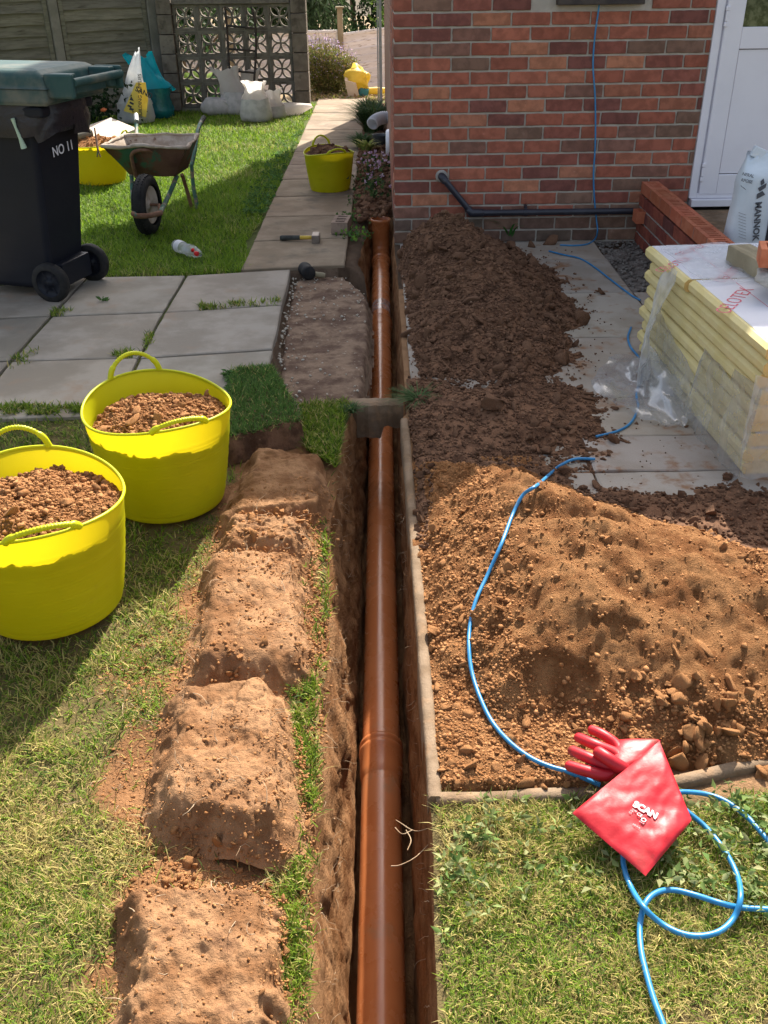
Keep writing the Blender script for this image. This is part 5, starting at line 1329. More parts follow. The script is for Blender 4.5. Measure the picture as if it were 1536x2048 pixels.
def lawnc(px, py, off=.012): return at(px, py, off)
L1 = [lawnc(1330, 1590, .03), lawnc(1365, 1584, .022), lawnc(1410, 1588), lawnc(1450, 1602), lawnc(1490, 1630), lawnc(1520, 1662), lawnc(1560, 1710), lawnc(1620, 1775), lawnc(1640, 1810), lawnc(1600, 1826), lawnc(1536, 1819), lawnc(1480, 1815), lawnc(1440, 1806, .022), lawnc(1390, 1790), lawnc(1345, 1780), lawnc(1312, 1786, .02), lawnc(1290, 1808, .024), lawnc(1280, 1850), lawnc(1282, 1900), lawnc(1292, 1945), lawnc(1308, 2000), lawnc(1330, 2060), lawnc(1350, 2140)]
L2 = [lawnc(1350, 1600, .035), lawnc(1378, 1626, .022), lawnc(1412, 1655), lawnc(1448, 1700), lawnc(1474, 1750), lawnc(1481, 1795, .030), lawnc(1468, 1835), lawnc(1440, 1862), lawnc(1400, 1872), lawnc(1360, 1866), lawnc(1320, 1845), lawnc(1288, 1815, .034), lawnc(1262, 1775), lawnc(1248, 1735), lawnc(1246, 1700, .02)]
for P in (L1, L2):
    mb = MB(); mb.tube(curve_pts(P, 7), .0054, 12); mb.build('cable_run', M['blue'], cable)

# =================================================================== RED GLOVE
glove = empty('red_glove', (0, 0, 0), 'red rubber gauntlet glove with folded cuff at the foot of the front heap', 'glove')
def skin(name, chains, m, parent, lv=2):
    """chains: list of [(Vector, radius)...]; grown into one smooth mesh"""
    V = []; E = []; R = []
    def add(p, r): V.append(tuple(p)); R.append(r); return len(V) - 1
    root_ = add(*chains[0][0])
    for ch in chains:
        prev = root_ if (Vector(ch[0][0]) - Vector(V[root_])).length < 1e-6 else None
        for i, (p, r) in enumerate(ch):
            if i == 0:
                j = None
                for q, v in enumerate(V):
                    if (Vector(v) - Vector(p)).length < 1e-6: j = q
                if j is None: j = add(p, r)
                prev = j; continue
            j = add(p, r); E.append((prev, j)); prev = j
    me = bpy.data.meshes.new(name); me.from_pydata(V, E, []); me.update(); o = link(name, me, None)
    sm = o.modifiers.new('s', 'SKIN'); 
    sv = me.skin_vertices[0].data if me.skin_vertices else None
    if sv is None:
        bpy.context.view_layer.objects.active = o; o.select_set(True)
    for i, r in enumerate(R): me.skin_vertices[0].data[i].radius = (r[0], r[1]) if hasattr(r, '__len__') else (r, r)
    me.skin_vertices[0].data[0].use_root = True
    sm.use_smooth_shade = True; ss = o.modifiers.new('u', 'SUBSURF'); ss.levels = lv; ss.render_levels = lv
    dg = bpy.context.evaluated_depsgraph_get(); me2 = bpy.data.meshes.new_from_object(o.evaluated_get(dg)); bpy.data.objects.remove(o)
    me2.materials.clear(); me2.materials.append(m); me2.name = name
    for p in me2.polygons: p.use_smooth = True
    return link(name, me2, parent)
def gp(px, py, z): return at(px, py, z + .016)
pc = gp(1258, 1526, .040)
def finger(bx, by, tx, ty, z0, z1, r0, r1, mx=None, my=None, zm=None):
    b, t = gp(bx, by, z0), gp(tx, ty, z1); m_ = gp(mx, my, zm) if mx else b.lerp(t, .5); P = [b, m_, t]
    P = curve_pts(P, 2); k = len(P) - 1
    return [(p, r0 + (r1 - r0) * i / k) for i, p in enumerate(P)]
palm = [(pc, .016), (gp(1290, 1520, .056), .018), (gp(1330, 1520, .05), .018)]
def glove_mesh():
    # palm as a flattened rounded slab, fingers skinned from inside it
    ks = [gp(1232, 1488, .055), gp(1222, 1503, .056), (gp(1215, 1532, .053)), gp(1218, 1553, .046)]
    ch = []
    roots_ = []
    for (k, (tx, ty, tz_), mid, rb_, rt_) in ((ks[0], (1177, 1457, .056), (1205, 1469, .062), .0098, .0085), (ks[1], (1150, 1472, .050), (1186, 1488, .064), .0102, .0088), (ks[2], (1137, 1498, .044), (1178, 1516, .058), .0105, .0092), (ks[3], (1130, 1529, .036), (1172, 1542, .046), .0105, .0090)):
        m_ = gp(*mid); t_ = gp(tx, ty, tz_)
        c = [(pc, .021)] + [(q, 1.32 * (rb_ + (rt_ - rb_) * (i / 6))) for i, q in enumerate(curve_pts([k, m_, t_], 3))]
        ch.append(c)
    tb = gp(1252, 1543, .050); c = [(pc, .021), (tb, .018)] + [(q, .0160 - .0016 * i / 4) for i, q in enumerate(curve_pts([gp(1238, 1533, .066), gp(1212, 1515, .080), gp(1190, 1500, .076)], 2))]
    ch.append(c)
    
    return ch
for ci, c in enumerate(glove_mesh()): pass
GL = glove_mesh()
# one continuous hand: voxel-free union through a single skin
hand = skin('glove_hand', GL, M['red'], glove, 2)
# palm: padded sheet between knuckles and wrist, lying inside the hand
def padded(name, P, th, m, parent, nu=26, nv=26, amp=.004, seed=1, top=None):
    """pillow over 4 corner points (a,b,c,d); returns object and its surface function"""
    a, b, c, d = P; V = []; F = []
    nn = ((b - a).cross(d - a)).normalized(); nn = nn if nn.z > 0 else -nn
    def f(u, v, s):
        p = (a.lerp(b, u)).lerp(d.lerp(c, u), v); e = (1 - abs(2 * u - 1) ** 3) * (1 - abs(2 * v - 1) ** 3)
        w = fbm1(u * 3.2 + seed, v * 3.2, 3, seed) * amp * (e ** .3)
        return p + nn * (s * th / 2 * (e ** .45 if e > 0 else 0) + w)
    for s in (1, -1):
        for j in range(nv + 1):
            for i in range(nu + 1): V.append(f(i / nu, j / nv, s))
    o_ = (nu + 1) * (nv + 1)
    for j in range(nv):
        for i in range(nu): q = j * (nu + 1) + i; F.append((q, q + 1, q + nu + 2, q + nu + 1)); F.append((o_ + q, o_ + q + nu + 1, o_ + q + nu + 2, o_ + q + 1))
    o = link(name, pymesh(name, V, F, m, True), parent); return o, f
padded('palm', [gp(1226, 1482, .050), gp(1322, 1480, .060), gp(1290, 1540, .046), gp(1212, 1560, .044)], .036, M['red'], glove, seed=3, amp=.002)
CA, CB, CC, CD = gp(1319, 1482, .088), gp(1384, 1640, .042), gp(1291, 1752, .016), gp(1144, 1626, .040)
cuff, cf_ = padded('folded_cuff', [CA, CB, CC, CD], .020, M['red'], glove, 48, 48, .008, seed=8)
def cuffpt(px, py):
    best = None
    for i in range(41):
        for j in range(41):
            p = cf_(i / 40, j / 40, 1); q = proj(*p); e = abs(q[0] - px) + abs(q[1] - py)
            if best is None or e < best[0]: best = (e, p)
    return best[1] + Vector((0, 0, .0016))
def cufftext(body, p0, p1, size, bold=0.0):
    a, b = cuffpt(*p0), cuffpt(*p1); nn = (CB - CA).cross(CD - CA).normalized(); nn = nn if nn.z > 0 else -nn
    return text('printed_lettering', body, M['print'], glove, a + nn * .001, b - a, nn.cross(b - a), size, ext=.0003, bold=bold)
cufftext('SCAN', (1267, 1612), (1304, 1636), .019, .0011)
cufftext('EN388', (1264, 1619), (1280, 1629), .0035); cufftext('UK', (1259, 1622), (1270, 1630), .0045); cufftext('CA', (1257, 1628), (1268, 1636), .0045)
cufftext('CE', (1271, 1631), (1283, 1639), .0095, .0001); cufftext('3121X', (1277, 1645), (1290, 1653), .004); cufftext('SIZE 10 XL', (1265, 1648), (1290, 1664), .0035)
cr2 = MB(); s0_, s1_ = cuffpt(1284, 1634), cuffpt(1292, 1640); 
cc_ = cuffpt(1288, 1641); cr2.lathe([(.0036, -.0003), (.0058, -.0003), (.0058, .0004), (.0036, .0004)], 6, tuple(cc_)); cr2.build('printed_emblem', M['print'], glove)
settle(glove, (pc.x, pc.y, 0))

# =================================================================== SMALL THINGS ON THE PATH AND LAWN
hp0, hp1 = at(561, 476, .03), at(624, 476, .03)
ham = empty('lump_hammer', (hp0.x, hp0.y, 0), 'lump hammer with black and yellow handle lying on the path', 'hammer')
def rel(p): return Vector((p.x - hp0.x, p.y - hp0.y, p.z))
mb = MB(); a, b = rel(at(560, 476, .025)), rel(at(600, 475, .028)); mb.tube([a, a.lerp(b, .1), b], [.012, .017, .014], 12); mb.build('grip', M['grip'], ham)
mb = MB(); c = rel(at(624, 475, .030)); mb.tube([b, c], [.012, .012], 12); mb.build('handle', M['yellowgrip'], ham)
mb = MB(); hc = rel(at(632, 476, .030)); mb.box(hc, (.05, .10, .055)); mb.build('head', M['steel'], ham, bevel=.006, seg=2)
mp = at(615, 558, -.04); mal = empty('rubber_mallet', (mp.x, mp.y, -.045), 'black rubber mallet lying in the bare soil by the lifted slab', 'mallet')
MM = Matrix.Rotation(radians(18), 3, 'Z') @ Matrix.Rotation(radians(90), 3, 'X')
mb = MB(); mb.lathe([(.001, -.062), (.032, -.062), (.038, -.055), (.040, -.03), (.036, 0), (.040, .03), (.038, .055), (.032, .062), (.001, .062)], 24, (-.005, .04, .040), MM); mb.build('head', M['rubber'], mal)
mb = MB(); mb.tube([(.02, .02, .03), (.085, .02, .020), (.10, .02, .018)], [.015, .016, .013], 12); mb.build('handle', M['wood'], mal)
bp_ = at(678, 472, .0); pbk = perf_mesh(.215, .105, .07, 3, m='oldbrick'); o = link('old_brick', pbk, None, (bp_.x - .055 + .11, bp_.y + .0, .012), (0, 0, radians(84))); o.color = (1, 1, 1, 1); tag(o, 'old brown brick standing on the path edge beside the weeds', 'brick')
bt = at(372, 497, 0); bot = empty('plastic_bottle', (bt.x, bt.y, 0), 'squashed clear plastic bottle with red cap on the shaded grass', 'bottle')
b0_, b1_ = at(350, 488, .05), at(403, 508, .045); dv = (b1_ - b0_); Ml = dv.to_track_quat('Z', 'Y').to_matrix(); Lb = dv.length
mb = MB(); mb.lathe([(.001, 0), (.028, .004), (.036, .02), (.037, Lb * .3), (.030, Lb * .42), (.037, Lb * .52), (.036, Lb * .72), (.022, Lb * .9), (.012, Lb * .97)], 24, (b0_.x - bt.x, b0_.y - bt.y, .045), Ml); mb.build('bottle_body', M['clearplastic'], bot)
mb = MB(); cpp = at(393, 509, .05); mb.lathe([(.001, -.008), (.014, -.008), (.015, 0), (.014, .009), (.001, .01)], 16, (cpp.x - bt.x, cpp.y - bt.y, .055), Ml); mb.lathe([(.001, -.006), (.011, -.006), (.012, 0), (.001, .007)], 14, (cpp.x - bt.x - .022, cpp.y - bt.y + .02, .07), Ml); mb.build('cap', M['redcap'], bot)
mb = MB(); mb.lathe([(.0372, Lb * .12), (.0376, Lb * .13), (.0376, Lb * .29), (.0372, Lb * .30)], 24, (b0_.x - bt.x, b0_.y - bt.y, .045), Ml); mb.build('label_band', M['hose'], bot)
# pale board on the far lawn
B4 = [at(118, 268, .02), at(222, 235, .10), at(272, 254, .09), at(225, 276, .02)]
B4 = [at(110, 275, .02), at(221, 235, .11), at(274, 257, .09), at(200, 285, .02)]
mb = MB(); dn = Vector((0, 0, -.018)); q = [B4[0], B4[3], B4[2], B4[1]]; mb.hexa([v + dn for v in q], q); tag(mb.build('pale_board', M['board'], None), 'flat pale board propped on the lawn beside the blue bag', 'board')

# =================================================================== BAGS ON THE FAR LAWN
def sackmesh(prof, n, seed, fold=.10, lean=(0, 0), flat=.7, tw=0.0, topfold=.3):
    """prof=[(z, r)]"""
    V = []; m_ = len(prof); H = prof[-1][0]
    for j, (z, r) in enumerate(prof):
        t = z / H
        for i in range(n):
            a = 2 * pi * i / n + tw * t; k = 1 + fbm1(cos(a) * 1.6 + seed, sin(a) * 1.6 + t * 2, 3, seed) * fold * 2 + sin(a * 5 + seed + t * 3) * topfold * .20 * t * t + fbm1(cos(a) * 5 + seed, sin(a) * 5 + t * 4, 3, seed + 1) * fold * .8
            V.append((r * k * cos(a) + lean[0] * t * t * H, r * k * sin(a) * flat * (1 - .65 * t * topfold) + lean[1] * t * t * H, z + fbm1(cos(a) + seed, sin(a) + t * 3, 3, seed + 2) * .10 * H * t + topfold * .10 * H * t ** 6 * (abs(cos(a)) ** 3 - .3)))
    F = [(j * n + i, j * n + (i + 1) % n, (j + 1) * n + (i + 1) % n, (j + 1) * n + i) for j in range(m_ - 1) for i in range(n)]
    return V, F
def sack(px, py, wpx, hpx, label, seed, fill=.55, lean=(0, 0), m0='sack', m1='sacktop', grp='half-empty white sacks by the screen wall', name='sand_sack', top=.5, cat='sack', mid=.8):
    b = at(px, py, -.005); sc = FPX / (proj(b.x, b.y, 0)[0] * 0 + (b - CAM_O).dot(Vector((0, cos(radians(PITCH)), -sin(radians(PITCH))))))
    W = wpx / sc; H = hpx / sc; root = empty(name, (b.x, b.y + W * .3, 0), label, cat, grp); R = W / 2; zf = H * fill
    pr = [(0, R * .55), (.012, R * .92), (zf * .3, R), (zf * .7, R * .9), (zf, R * mid)]
    V, F = sackmesh([(.0, .001)] + [(z + .001, r) for z, r in pr], 32, seed, .05, (lean[0] * fill, lean[1] * fill)); 
    link('filled_body', pymesh('filled_body', V, F, M[m0], True), root)
    pr2 = [(zf * .92, R * mid * 1.01)] + [(zf + (H - zf) * q, R * (mid * (1 - q) + top * q) * (1 - .22 * sin(pi * q))) for q in (.15, .3, .45, .6, .75, .88, 1.0)]
    V, F = sackmesh([(z, r) for z, r in pr2], 40, seed + 9, .12, lean, topfold=.8); link('loose_top', pymesh('loose_top', V, F, M[m1], True), root)
    return root
sack(472, 232, 62, 82, 'tall open white sack at the back of the sack group, leaning left', 801, .5, (-.25, .1), top=.80)
sack(492, 228, 62, 76, 'white sack with a twisted neck behind the middle sack', 807, .5, (.16, .0), top=.62)
sack(512, 247, 66, 74, 'frontmost white sack with grey sandy lower half', 811, .58, (-.02, .05), top=.72)
sack(548, 240, 50, 52, 'small crumpled white sack right of the frontmost one', 821, .45, (-.05, 0), top=.8)
def lying(px, py, wpx, hpx, label, seed, m='sack', grp='half-empty white sacks by the screen wall', tail=False):
    b = at(px, py, 0); sc = 172.0 * 12 / (b.y + .6); V, F = ico(3, seed, .0, (1, 1, 1)); W = wpx / sc / 2; H = hpx / sc / 2
    V = V / np.linalg.norm(V, axis=1)[:, None]; V = np.sign(V) * np.abs(V) ** .85
    V = V * np.array([W, W * .55, H]) * (1 + fbm(V[:, 0] * 2 + seed, V[:, 1] * 2 + V[:, 2] * 2, 4, seed) * .22)[:, None]
    if tail: k = sstep(.1, 1, V[:, 0] / W); V[:, 1] *= 1 - .5 * k; V[:, 2] = V[:, 2] * (1 - .5 * k) + k * .03
    o = link('sand_sack', fastmesh('sand_sack', V, F, M[m], True), None, (b.x, b.y + W * .5, H * .85)); return tag(o, label, 'sack', grp)
lying(433, 232, 62, 34, 'plump grey filled sack lying at the left of the sack group', 831)
lying(590, 232, 66, 24, 'flat empty sack trailing right towards the path', 841, 'sacktop', tail=True)
# blue bag, teal base and clear printed bag
bb_ = sack(314, 240, 66, 112, 'bright blue polythene bag with silvery teal filled base', 851, .50, (-.28, .1), 'tealbag', 'bluebag', None, 'blue_bag', top=.85, cat='bag', mid=1.25)
cbg = sack(268, 250, 78, 128, 'clear sack with yellow builders print leaning on the blue bag', 861, .3, (.16, .0), 'clearbag', 'clearbag', None, 'clear_sack', top=.12, cat='bag', mid=.86)
mb = MB(); yb = cbg.location.y - .20
Q = [(247, 222), (292, 235), (296, 200), (291, 165), (272, 165)]
V = [atY(x, y, yb + (240 - y) * .0012) for x, y in Q]; V2 = [v + Vector((0, .004, 0)) for v in V]; mb.add(V + V2, [(0, 1, 2, 3, 4), (9, 8, 7, 6, 5)] + [(i, (i + 1) % 5, 5 + (i + 1) % 5, 5 + i) for i in range(5)])
yp = mb.build('yellow_print', M['yellowprint'], cbg); yp.location = -cbg.location
tx = text('lettering', 'BUILDING SUPPLIES', M['ink'], cbg, atY(284, 236, yb - .004) - cbg.location, (.12, 0, 1), (-1, 0, .12), .050, bold=.001)
tx2 = text('lettering', 'SAND', M['ink'], cbg, atY(270, 181, yb - .01) - cbg.location, (1, 0, -.5), (.5, 0, 1), .07, bold=.002)
mb = MB(); 
for q in ([(254, 212), (262, 216), (264, 213), (257, 209)], [(258, 219), (266, 222), (268, 218), (260, 215)], [(258, 206), (266, 210), (268, 207), (261, 203)]):
    v = [atY(x, y, yb - .006 + (240 - y) * .0012) for x, y in q]; mb.add(v, [(0, 1, 2, 3)])
v = [atY(x, y, yb - .006 + (240 - y) * .0012) for x, y in ((259, 200), (268, 202), (262, 192))]; mb.add(v, [(0, 1, 2)])
ei = mb.build('printed_emblem', M['ink'], cbg); ei.location = -cbg.location
# yellow bag beyond the path
yb2 = at(722, 192, 0)
ro = empty('yellow_bag', (yb2.x, yb2.y, 0), 'yellow and brown striped bag slumped over blue base near far fence', 'bag')
sc = 150.0
V, F = ico(3, 5, 0); V = V / np.linalg.norm(V, axis=1)[:, None]; V = V * np.array([.14, .12, .15]) * (1 + fbm(V[:, 0] * 3, V[:, 1] * 3 + V[:, 2] * 4, 5, 5) * .65)[:, None]; V[:, 0] -= V[:, 2] * .25; V[:, 2] = np.maximum(V[:, 2], -.2)
link('bag_cloth', fastmesh('bag_cloth', V + np.array([-.03, 0, .20]), F, M['yellowprint'], True), ro)
mb = MB(); mb.box((.03, -.03, .05), (.14, .12, .12), Matrix.Rotation(.2, 3, 'Y')); mb.build('blue_base', M['tealbag'], ro, bevel=.03, seg=3)
mb = MB(); mb.tube([(.10, 0, .06), (.2, .02, .06), (.36, .04, .06)], [.04, .045, .03], 10); mb.build('bag_tail', M['yellowprint'], ro)
mb = MB(); mb.hexa([(-.16, -.12, .0), (-.02, -.14, .0), (-.02, .0, .0), (-.16, .0, .0)], [(-.2, -.12, .2), (-.06, -.16, .16), (-.06, .0, .2), (-.2, .0, .24)]); mb.build('brown_flap', M['board'], ro)

# =================================================================== SCREEN WALL
YS = 12.0
def xs(px, py): return atY(px, py, YS)
xL, xR = xs(351, 70).x, xs(584, 70).x; bs = (xR - xL) / 5; zb_ = xs(590, 217).z; ztop_s = xs(450, 8).z
sw = empty('screen_wall', (0, 0, 0), 'weathered grey pierced block screen wall with petal pattern', 'screen wall')
nrow = 4; z_rows = [ztop_s - bs * (r + 1) for r in range(nrow)]
def screen_block(s, d=.09):
    mb = MB(); b = .026
    mb.box((0, 0, s / 2 - b / 2), (s, d, b)); mb.box((0, 0, -s / 2 + b / 2), (s, d, b)); mb.box((-s / 2 + b / 2, 0, 0), (b, d, s - 2 * b)); mb.box((s / 2 - b / 2, 0, 0), (b, d, s - 2 * b))
    h = s / 2 - b + .002
    for sx in (-1, 1):
        for sz in (-1, 1):
            for side in (-1, 1):
                pts = []
                for k in range(9):
                    t = k / 8; x, z = sx * h * t, sz * h * t; nrm = Vector((-sz, 0, sx)).normalized() * side; w = .036 * sin(pi * t) ** .8; pts.append(Vector((x, 0, z)) + nrm * w)
                for a, b2 in zip(pts[:-1], pts[1:]):
                    dv_ = b2 - a; ang = atan2(dv_.z, dv_.x); mb.box((a + b2) / 2, (dv_.length + .003, d * .86, .015), Matrix.Rotation(-ang, 3, 'Y'))
    o = mb.build('screen_block', M['block']); me = o.data; bpy.data.objects.remove(o); return me
SBm = screen_block(bs - .008)
rgW = random.Random(3)
for r in range(nrow):
    for c in range(5):
        o = link('screen_block', SBm, sw, (xL + bs * (c + .5), YS, z_rows[r] + bs / 2), (0, rgW.choice([0, pi / 2, pi]), 0)); k = rgW.uniform(.85, 1.15); o.color = (k, k, k * .97, 1)
for (x0, x1) in ((xL - .17, xL - .004), (xR + .004, xR + .175)):
    z = z_rows[-1] - .03
    while z < ztop_s + .1:
        mb = MB(); mb.box(((x0 + x1) / 2, YS, z + .097), (x1 - x0, .20, .192)); o = mb.build('pillar_block', M['block'], sw, bevel=.005); k = rgW.uniform(.85, 1.1); o.color = (k * 1.05, k, k * .95, 1); z += .2
mb = MB(); mb.box(((xL + xR) / 2, YS, ztop_s + .028), (xR - xL - .01, .16, .05)); o = mb.build('coping', M['block'], sw, bevel=.006); o.color = (1, 1, 1, 1)
mb = MB()
for r in range(nrow + 1): mb.box(((xL + xR) / 2, YS, ztop_s - bs * r), (xR - xL, .075, .0085))
for c in range(1, 5): 
    for r in range(nrow): mb.box((xL + bs * c, YS, z_rows[r] + bs / 2), (.0085, .074, bs - .009))
mb.box(((xL + xR) / 2, YS, z_rows[-1] - .2), (xR - xL + .3, .10, .38)); mb.build('mortar_joints', M['cpost'], sw)
# black steel frame leaning on the screen wall
lad = empty('steel_frame', (0, 0, 0), 'narrow black steel ladder frame leaning against the screen wall', 'ladder frame')
pxtube('rail', [(450, 13, 11.84), (454, 60, 11.82), (457, 110, 11.78), (460, 165, 11.7)], .013, 'black_steel', lad, 8); pxtube('rail', [(502, 13, 11.84), (510, 45, 11.82), (512, 100, 11.78), (508, 168, 11.7)], .013, 'black_steel', lad, 8)
for (x0, y0, x1, y1, Y_) in ((453, 51, 510, 57, 11.82), (457, 98, 512, 102, 11.78), (459, 141, 510, 146, 11.74)): pxtube('rung', [(x0, y0, Y_), (x1, y1, Y_)], .011, 'black_steel', lad, 8)

# =================================================================== FENCES
F0 = Vector((xL - .22, 12.12, 0)); FD = Vector((-.80, -.60, 0))
FN = Vector((FD.y, -FD.x, 0)); FN = FN if FN.y < 0 else -FN     # towards the garden
def fs(px, py):
    d = ray(px, py); o = CAM_O; n = FN; t = (F0 - o).dot(n) / d.dot(n); p = o + d * t; return (p - F0).dot(FD), p.z
fence = empty('garden_fence', (0, 0, 0), 'weathered grey-green lapped board fence behind the wheelie bin', 'fence')
posts = [fs(304, 60)[0], fs(108, 50)[0]]; span = posts[1] - posts[0]; posts = [-.12] + posts + [posts[1] + span * k for k in (1, 2, 3)]
FA_ = atan2(FD.y, FD.x)
pit = .109; zlow = -.02
def lapboard(L, seed, H=.128):
    rg = random.Random(seed); n = 12; V = []; F = []
    for i in range(n + 1):
        x = L * i / n; w = .004 * sin(i * .8 + seed) + rg.uniform(-.002, .002)
        V += [(x, -.034, w), (x, -.012, H), (x, -.002, H), (x, -.014, w)]
    for i in range(n):
        for q in range(4): F.append((i * 4 + q, i * 4 + (q + 1) % 4, (i + 1) * 4 + (q + 1) % 4, (i + 1) * 4 + q))
    F.append((3, 2, 1, 0)); F.append(tuple(n * 4 + q for q in range(4))); return pymesh('board', V, F, M['fence'])
rgF = random.Random(8)
for bi in range(len(posts) - 1):
    s0_, s1_ = posts[bi] + .055, posts[bi + 1] - .055; L = s1_ - s0_
    if L < .05: continue
    mes = [lapboard(L, bi * 3 + k) for k in range(3)]
    for k in range(17):
        p = F0 + FD * s1_ ; z = zlow + k * pit   # boards run from far end back along -FD so the outer face looks to the garden
        o = link('board', rgF.choice(mes), fence, (p.x, p.y, z + (.02 if bi % 2 else 0)), (0, 0, atan2(-FD.y, -FD.x))); g_ = rgF.uniform(.82, 1.15); o.color = (g_ * 1.02, g_, g_ * rgF.uniform(.9, 1.0), 1)
    for s in (s0_ + .03, s1_ - .03):
        c = F0 + FD * s + FN * .034; mb = MB(); mb.box((c.x, c.y, .92), (.045, .022, 1.86), Matrix.Rotation(FA_, 3, 'Z')); o = mb.build('batten', M['fence'], fence); o.color = (.95, .95, .9, 1)
for s in posts:
    c = F0 + FD * s + FN * .01; mb = MB(); mb.box((c.x, c.y, .95), (.10, .11, 2.0), Matrix.Rotation(FA_, 3, 'Z')); mb.build('post', M['cpost'], fence, bevel=.008)
YF = 18.0
ff = empty('far_fence', (0, 0, 0), 'weathered panel fence, coloured pale for sunlight, at the far end of the garden', 'fence')
fpx = [682, 790, 900]; pxs = [atY(682, 100, YF).x + k * 1.88 for k in (-4, -3, -2, -1, 0, 1, 2)]
ztf = atY(650, 60, YF).z
for i in range(len(pxs) - 1):
    x0, x1 = pxs[i] + .05, pxs[i + 1] - .05; slope = .115 if i == 4 else (-.02 if i == 5 else 0.0); L = x1 - x0; drop_ = .05 if i == 4 else (0 if i < 4 else -.16)
    for k in range(15):
        z = ztf - .16 - k * .115 - drop_
        mb = MB(); mb.box((L / 2, -.004, .06), (L, .012, .128), Matrix.Rotation(.17, 3, 'X')); o = mb.build('board', M['fencefar'], ff, loc=(x0, YF, z), rot=(0, -slope, 0)); g_ = rgF.uniform(.85, 1.12); o.color = (g_, g_, g_ * 1.02, 1)
    mb = MB(); mb.box((L / 2, -.02, .0), (L, .05, .04)); o = mb.build('capping', M['fencefar'], ff, loc=(x0, YF, ztf - .02 - drop_), rot=(0, -slope, 0))
for x in pxs:
    mb = MB(); mb.box((x, YF - .02, ztf - .62), (.09, .09, 1.9)); mb.box((x, YF - .02, ztf + .34), (.14, .14, .025)); mb.build('post', M['wood'], ff)
gp0, gp1 = atY(762, 214, 11.9), atY(757, -30, 11.9)
mb = MB(); mb.box((gp0.x, 11.9, .75), (.035, .055, 1.56)); mb.box((gp0.x - .03, 11.9, .75), (.014, .05, 1.56)); tag(mb.build('metal_post', M['galv'], None), 'thin galvanised metal post standing beside the far house corner', 'post')

# =================================================================== FOLIAGE
def leaf_cloud(name, P, L, W, dirs, cols, m, parent=None, seed=1, fold=.25, label=None, cat=None, kind=None, curl=.25):
    """many small folded leaves: P (n,3) bases, dirs (n,3) leaf directions"""
    rg = np.random.default_rng(seed); n = len(P); d = dirs / np.linalg.norm(dirs, axis=1)[:, None]; r = rg.normal(size=(n, 3)); s = np.cross(d, r); s /= np.linalg.norm(s, axis=1)[:, None] + 1e-9; u = np.cross(s, d)
    L = np.broadcast_to(L, (n,))[:, None]; W = np.broadcast_to(W, (n,))[:, None]
    a = P; b = P + d * L * .45 + s * W * .5 + u * W * fold; c = P + d * L - u * L * curl * .5; e = P + d * L * .45 - s * W * .5 + u * W * fold; mid = P + d * L * .5 
    V = np.stack([a, b, c, e, mid], 1).reshape(-1, 3); o = np.arange(n)[:, None] * 5
    F = np.concatenate([o + np.array([[0, 1, 4]]), o + np.array([[1, 2, 4]]), o + np.array([[2, 3, 4]]), o + np.array([[3, 0, 4]])], 0)
    C_ = np.repeat(cols, 5, 0); ob = link(name, fastmesh(name, V, F, m, False, C_), parent)
    if kind: ob['kind'] = kind
    return tag(ob, label, cat)
def pal(rg, n, cols, var=.18):
    c = np.array(cols)[rg.integers(0, len(cols), n)]; return c * rg.uniform(1 - var, 1 + var, (n, 1)) * rg.uniform(.95, 1.05, (n, 3))
def crown(root, blobs, n, L, W, cols, droop=0.0, seed=1, out=.5, name='crown'):
    rg = np.random.default_rng(seed); vol = np.array([b[3] * b[4] * b[5] for b in blobs]); k = rg.choice(len(blobs), n, p=vol / vol.sum()); B = np.array(blobs)[k]
    v = rg.normal(size=(n, 3)); v /= np.linalg.norm(v, axis=1)[:, None]; r = rg.uniform(0, 1, n) ** .45; P = B[:, :3] + v * r[:, None] * B[:, 3:6]
    cl = fbm(P[:, 0] * 2.2 + P[:, 2], P[:, 1] * 2.2 + P[:, 2] * 1.7, 3, seed); keep = cl > -.22; P, v = P[keep], v[keep]; m_ = len(P)
    d = v * out + rg.normal(size=(m_, 3)) * .6; d[:, 2] -= droop
    return leaf_cloud(name, P, L * rg.uniform(.6, 1.3, m_), W * rg.uniform(.7, 1.3, m_), d, pal(rg, m_, cols), M['leaf'], root, seed)
def trunk(root, pts, r, name='trunk', m='bark'):
    mb = MB(); P = curve_pts(pts, 4); mb.tube(P, [r * (1 - .7 * i / len(P)) for i in range(len(P))], 8); return mb.build(name, M[m], root)
def tree(x, y, z0, blobs, n, L, W, cols, label, droop, seed, cat='tree', name='tree', grp=None):
    root = empty(name, (x, y, z0), label, cat, grp); hh = max(b[2] for b in blobs)
    trunk(root, [(0, 0, 0), (.05, .05, hh * .4), (-.05, 0, hh * .8)], .09)
    for b in blobs[:4]: trunk(root, [(0, .02, hh * .3), (b[0] * .5, b[1] * .5, b[2] * .75), (b[0], b[1], b[2])], .035, 'limb')
    crown(root, blobs, n, L, W, cols, droop, seed)
zf_ = -1.15
G1 = [(.05, .085, .035), (.075, .12, .05), (.11, .16, .08), (.04, .06, .025)]
G2 = [(.02, .045, .018), (.035, .07, .025), (.015, .03, .012)]
G3 = [(.12, .21, .035), (.16, .26, .05), (.07, .13, .025)]
tree(-1.75, 19.3, zf_, [(0, 0, 2.5, 1.0, .8, .9), (.6, -.2, 1.9, .7, .7, .8), (-.7, 0, 2.2, .8, .7, .9), (.3, -.5, 1.5, .7, .5, .5)], 5200, .24, .045, G1, 'tree with long drooping grey-green leaves over the far fence, right of the screen wall', 1.1, 901)
tree(-.45, 20.2, zf_, [(0, 0, 2.6, .9, .8, 1.1), (-.4, 0, 1.7, .7, .7, .7), (.4, 0, 1.7, .7, .7, .7)], 4200, .12, .06, G2, 'dark green shrub showing between the two lighter trees past the far fence', .2, 902, cat='shrub', name='shrub')
